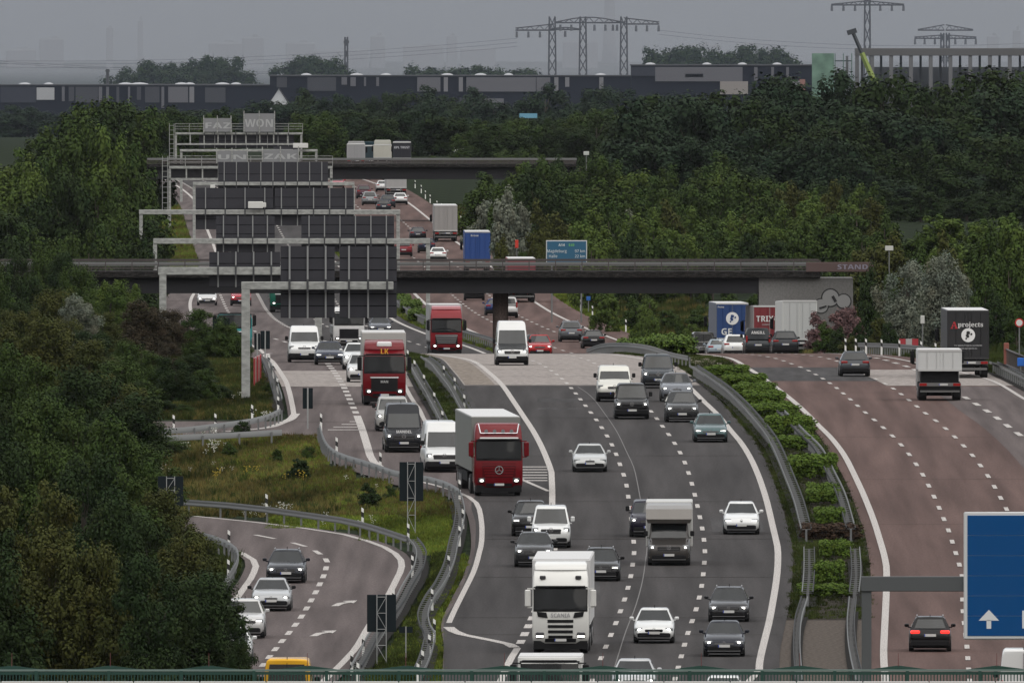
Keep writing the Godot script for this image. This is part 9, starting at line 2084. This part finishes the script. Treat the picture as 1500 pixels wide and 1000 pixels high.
		for e in p.ins:
			var b := MB.new()
			b.tube(Vector3(e[0], e[1], 0), Vector3(e[0], e[1] - p.get("il", 3.0), 0), 0.32, 0.42, 6)
			part(o, "insulator", b.done(mk("insulator", [0.09, 0.095, 0.105], 0.4)))
	for w in WIRES:
		var b := MB.new()
		var n2 := 16
		for k in n2:
			var u := float(k) / n2
			var v := float(k + 1) / n2
			var f := func(t: float) -> Vector3: return Vector3(lerpf(w[0], w[3], t), lerpf(w[1], w[4], t) - w[6] * 4.0 * t * (1.0 - t), lerpf(w[2], w[5], t))
			b.tube(f.call(u), f.call(v), 0.045, 0.045, 4, false)
		var o := part(self, "power_line", b.done(mk("wire", [0.1, 0.1, 0.11], 0.6)))
		tag(o, w[7], "cable", "overhead wires on the horizon")
	# far haze-bound town: flat blocks, towers and chimneys
	for f in FAR:
		var o := thing(f[0], f[6], "building", Vector3(f[1], ground(f[1], f[2]), f[2]), 0.0, "faint towers and blocks in the haze")
		var b := MB.new(true)
		if f[0] == "cooling_tower":
			var rings := []
			for e in [[0.0, 1.0], [0.3, 0.8], [0.6, 0.66], [0.8, 0.64], [1.0, 0.7]]:
				var ring := []
				for i in 20:
					var a := -TAU * i / 20
					ring.append(Vector3(cos(a) * f[3] * e[1], f[4] * e[0], sin(a) * f[3] * e[1]))
				rings.append(ring)
			b.loft(rings)
			part(o, "shell", b.done(mk("far_grey", [0.2, 0.2, 0.21], 0.9)))
		else:
			var c := MB.new()
			c.bevel(Vector3(0, f[4] * 0.5, 0), Vector3(f[3] * 2.0, f[4], f[3]), minf(1.0, f[3] * 0.2))
			part(o, "block", c.done(mk("far_grey", [0.2, 0.2, 0.21], 0.9)))
			var d := MB.new()
			d.box(Vector3(f[3] * 0.2, f[4] + f[5] * 0.5, 0), Vector3(f[3] * 0.5, f[5], f[3] * 0.4))
			part(o, "roof_house", d.done(mk("far_grey", [0.2, 0.2, 0.21], 0.9)))
	# white gabled house among the trees
	var h: Array = HOUSE
	var ho := thing("gabled_house", "small white gabled house half hidden by trees below the hall", "house", Vector3(h[0], h[1], h[2]))
	var wlm := mk("house_white", [0.5, 0.52, 0.55], 0.8)
	var wb := MB.new()
	wb.box(Vector3(0, h[4] * 0.5, -4), Vector3(h[3], h[4], 8))
	wb.t(Vector3(-h[3] * 0.5, h[4], 0), Vector3(0, h[5], 0), Vector3(h[3] * 0.5, h[4], 0))
	part(ho, "wall", wb.done(wlm))
	var ru := MB.new()
	for q in [-1.0, 1.0]:
		ru.q(Vector3(0, h[5] + 0.15, 0.3), Vector3(q * (h[3] * 0.5 + 0.4), h[4] - 0.2, 0.3), Vector3(q * (h[3] * 0.5 + 0.4), h[4] - 0.2, -8.3), Vector3(0, h[5] + 0.15, -8.3))
	part(ho, "roof", ru.done(mk("house_roof", [0.05, 0.04, 0.04], 0.8)))
	for q in [-0.22, 0.22]:
		var wn := MB.new()
		wn.box(Vector3(q * h[3], h[4] * 0.6, 0.03), Vector3(0.9, 1.3, 0.08))
		part(ho, "window", wn.done(glass()))

# where grass grows: [z, x0, x1, tufts per square metre, height, colour], for strips 20 m long
func meadow() -> Array:
	var l := []
	var add := func(d: float, a: float, b: float, n: float, h: float, c: String) -> void:
		if b - a > 0.15:
			l.append([1800.0 - d, a, b, n, h, c])
	var d := 1300.0
	while d < 2080.0:
		var hf := d * 0.01678 + 1.5
		var rl := cv("RLp", d) - 0.3
		if d < 1552.0:
			add.call(d, maxf(-hf, cv("LIp", d) - 7.0), cv("LIp", d) - 0.2, 3.0, 0.32, "g_dark")
			var lo := cv("LOp", d) + 0.25
			if d < 1500.0:
				add.call(d, lo + 0.8, rl - 0.6, 9.0, 0.26, "g_dark")
				add.call(d, rl - 0.3, rl + 0.2, 8.0, 0.2, "g_lush")
			add.call(d, lo + (0.8 if d < 1510.0 else 0.0), rl - 0.6, 8.0, 0.2, "g_lush")
		elif d < 1685.0:
			add.call(d, maxf(-hf, rl - 20.0), rl, 3.0, 0.3, "g_dry")
			add.call(d, maxf(-hf, rl - 6.0), rl, 7.0, 0.2, "g_lush")
			add.call(d, maxf(-hf, rl - 20.0), rl - 4.0, 0.5, 0.42, "g_dark")
		elif d > 1725.0:
			add.call(d, maxf(-hf, rl - 10.0), rl - 0.6, 4.0, 0.36, "g_dark")
			add.call(d, maxf(-hf, rl - 10.0), rl - 0.6, 3.0, 0.3, "g_dry")
		if d > 1395.0:
			add.call(d, cv("MRp", d) + 0.05, cv("MRp", d) + 1.3, 9.0, 0.22, "g_dark")
			add.call(d, cv("TLp", d) - 0.7, cv("TLp", d) - 0.05, 7.0, 0.2, "g_dark")
			add.call(d, cv("MRp", d) + 0.3, cv("TLp", d) - 0.3, 3.0, 0.2, "g_dark")
		if d > 1640.0 and d < 2050.0:
			add.call(d, cv("RR", d) + 0.75, cv("MLp", d) - 0.5, 7.0, 0.26, "g_dark")
		if d > 1800.0:
			add.call(d, cv("TRp", d) + 0.5, minf(hf, cv("TRp", d) + 8.0), 4.0, 0.4, "g_dark")
		d += 20.0
	while d < 3700.0:
		var x := cv("TRp", d)
		var odd := int(d / 20.0) % 3
		if d > 2380.0:
			add.call(d, x + 0.1, x + 2.2, 3.0, 0.3, "g_lush")
			add.call(d, cv("MRp", d) + 0.1, cv("TLp", d) - 0.1, 3.0, 0.25, "g_lush")
		add.call(d, x + 1.5, minf(d * 0.0168 + 2.0, x + 11.0), 1.2, 0.6, "g_dry" if odd == 0 else "g_dark")
		add.call(d, maxf(-d * 0.0168, cv("RLp", d) - 10.0), cv("RLp", d) - 0.2, 1.2, 0.5, "g_dry" if odd == 0 else "g_lush")
		d += 20.0
	return l
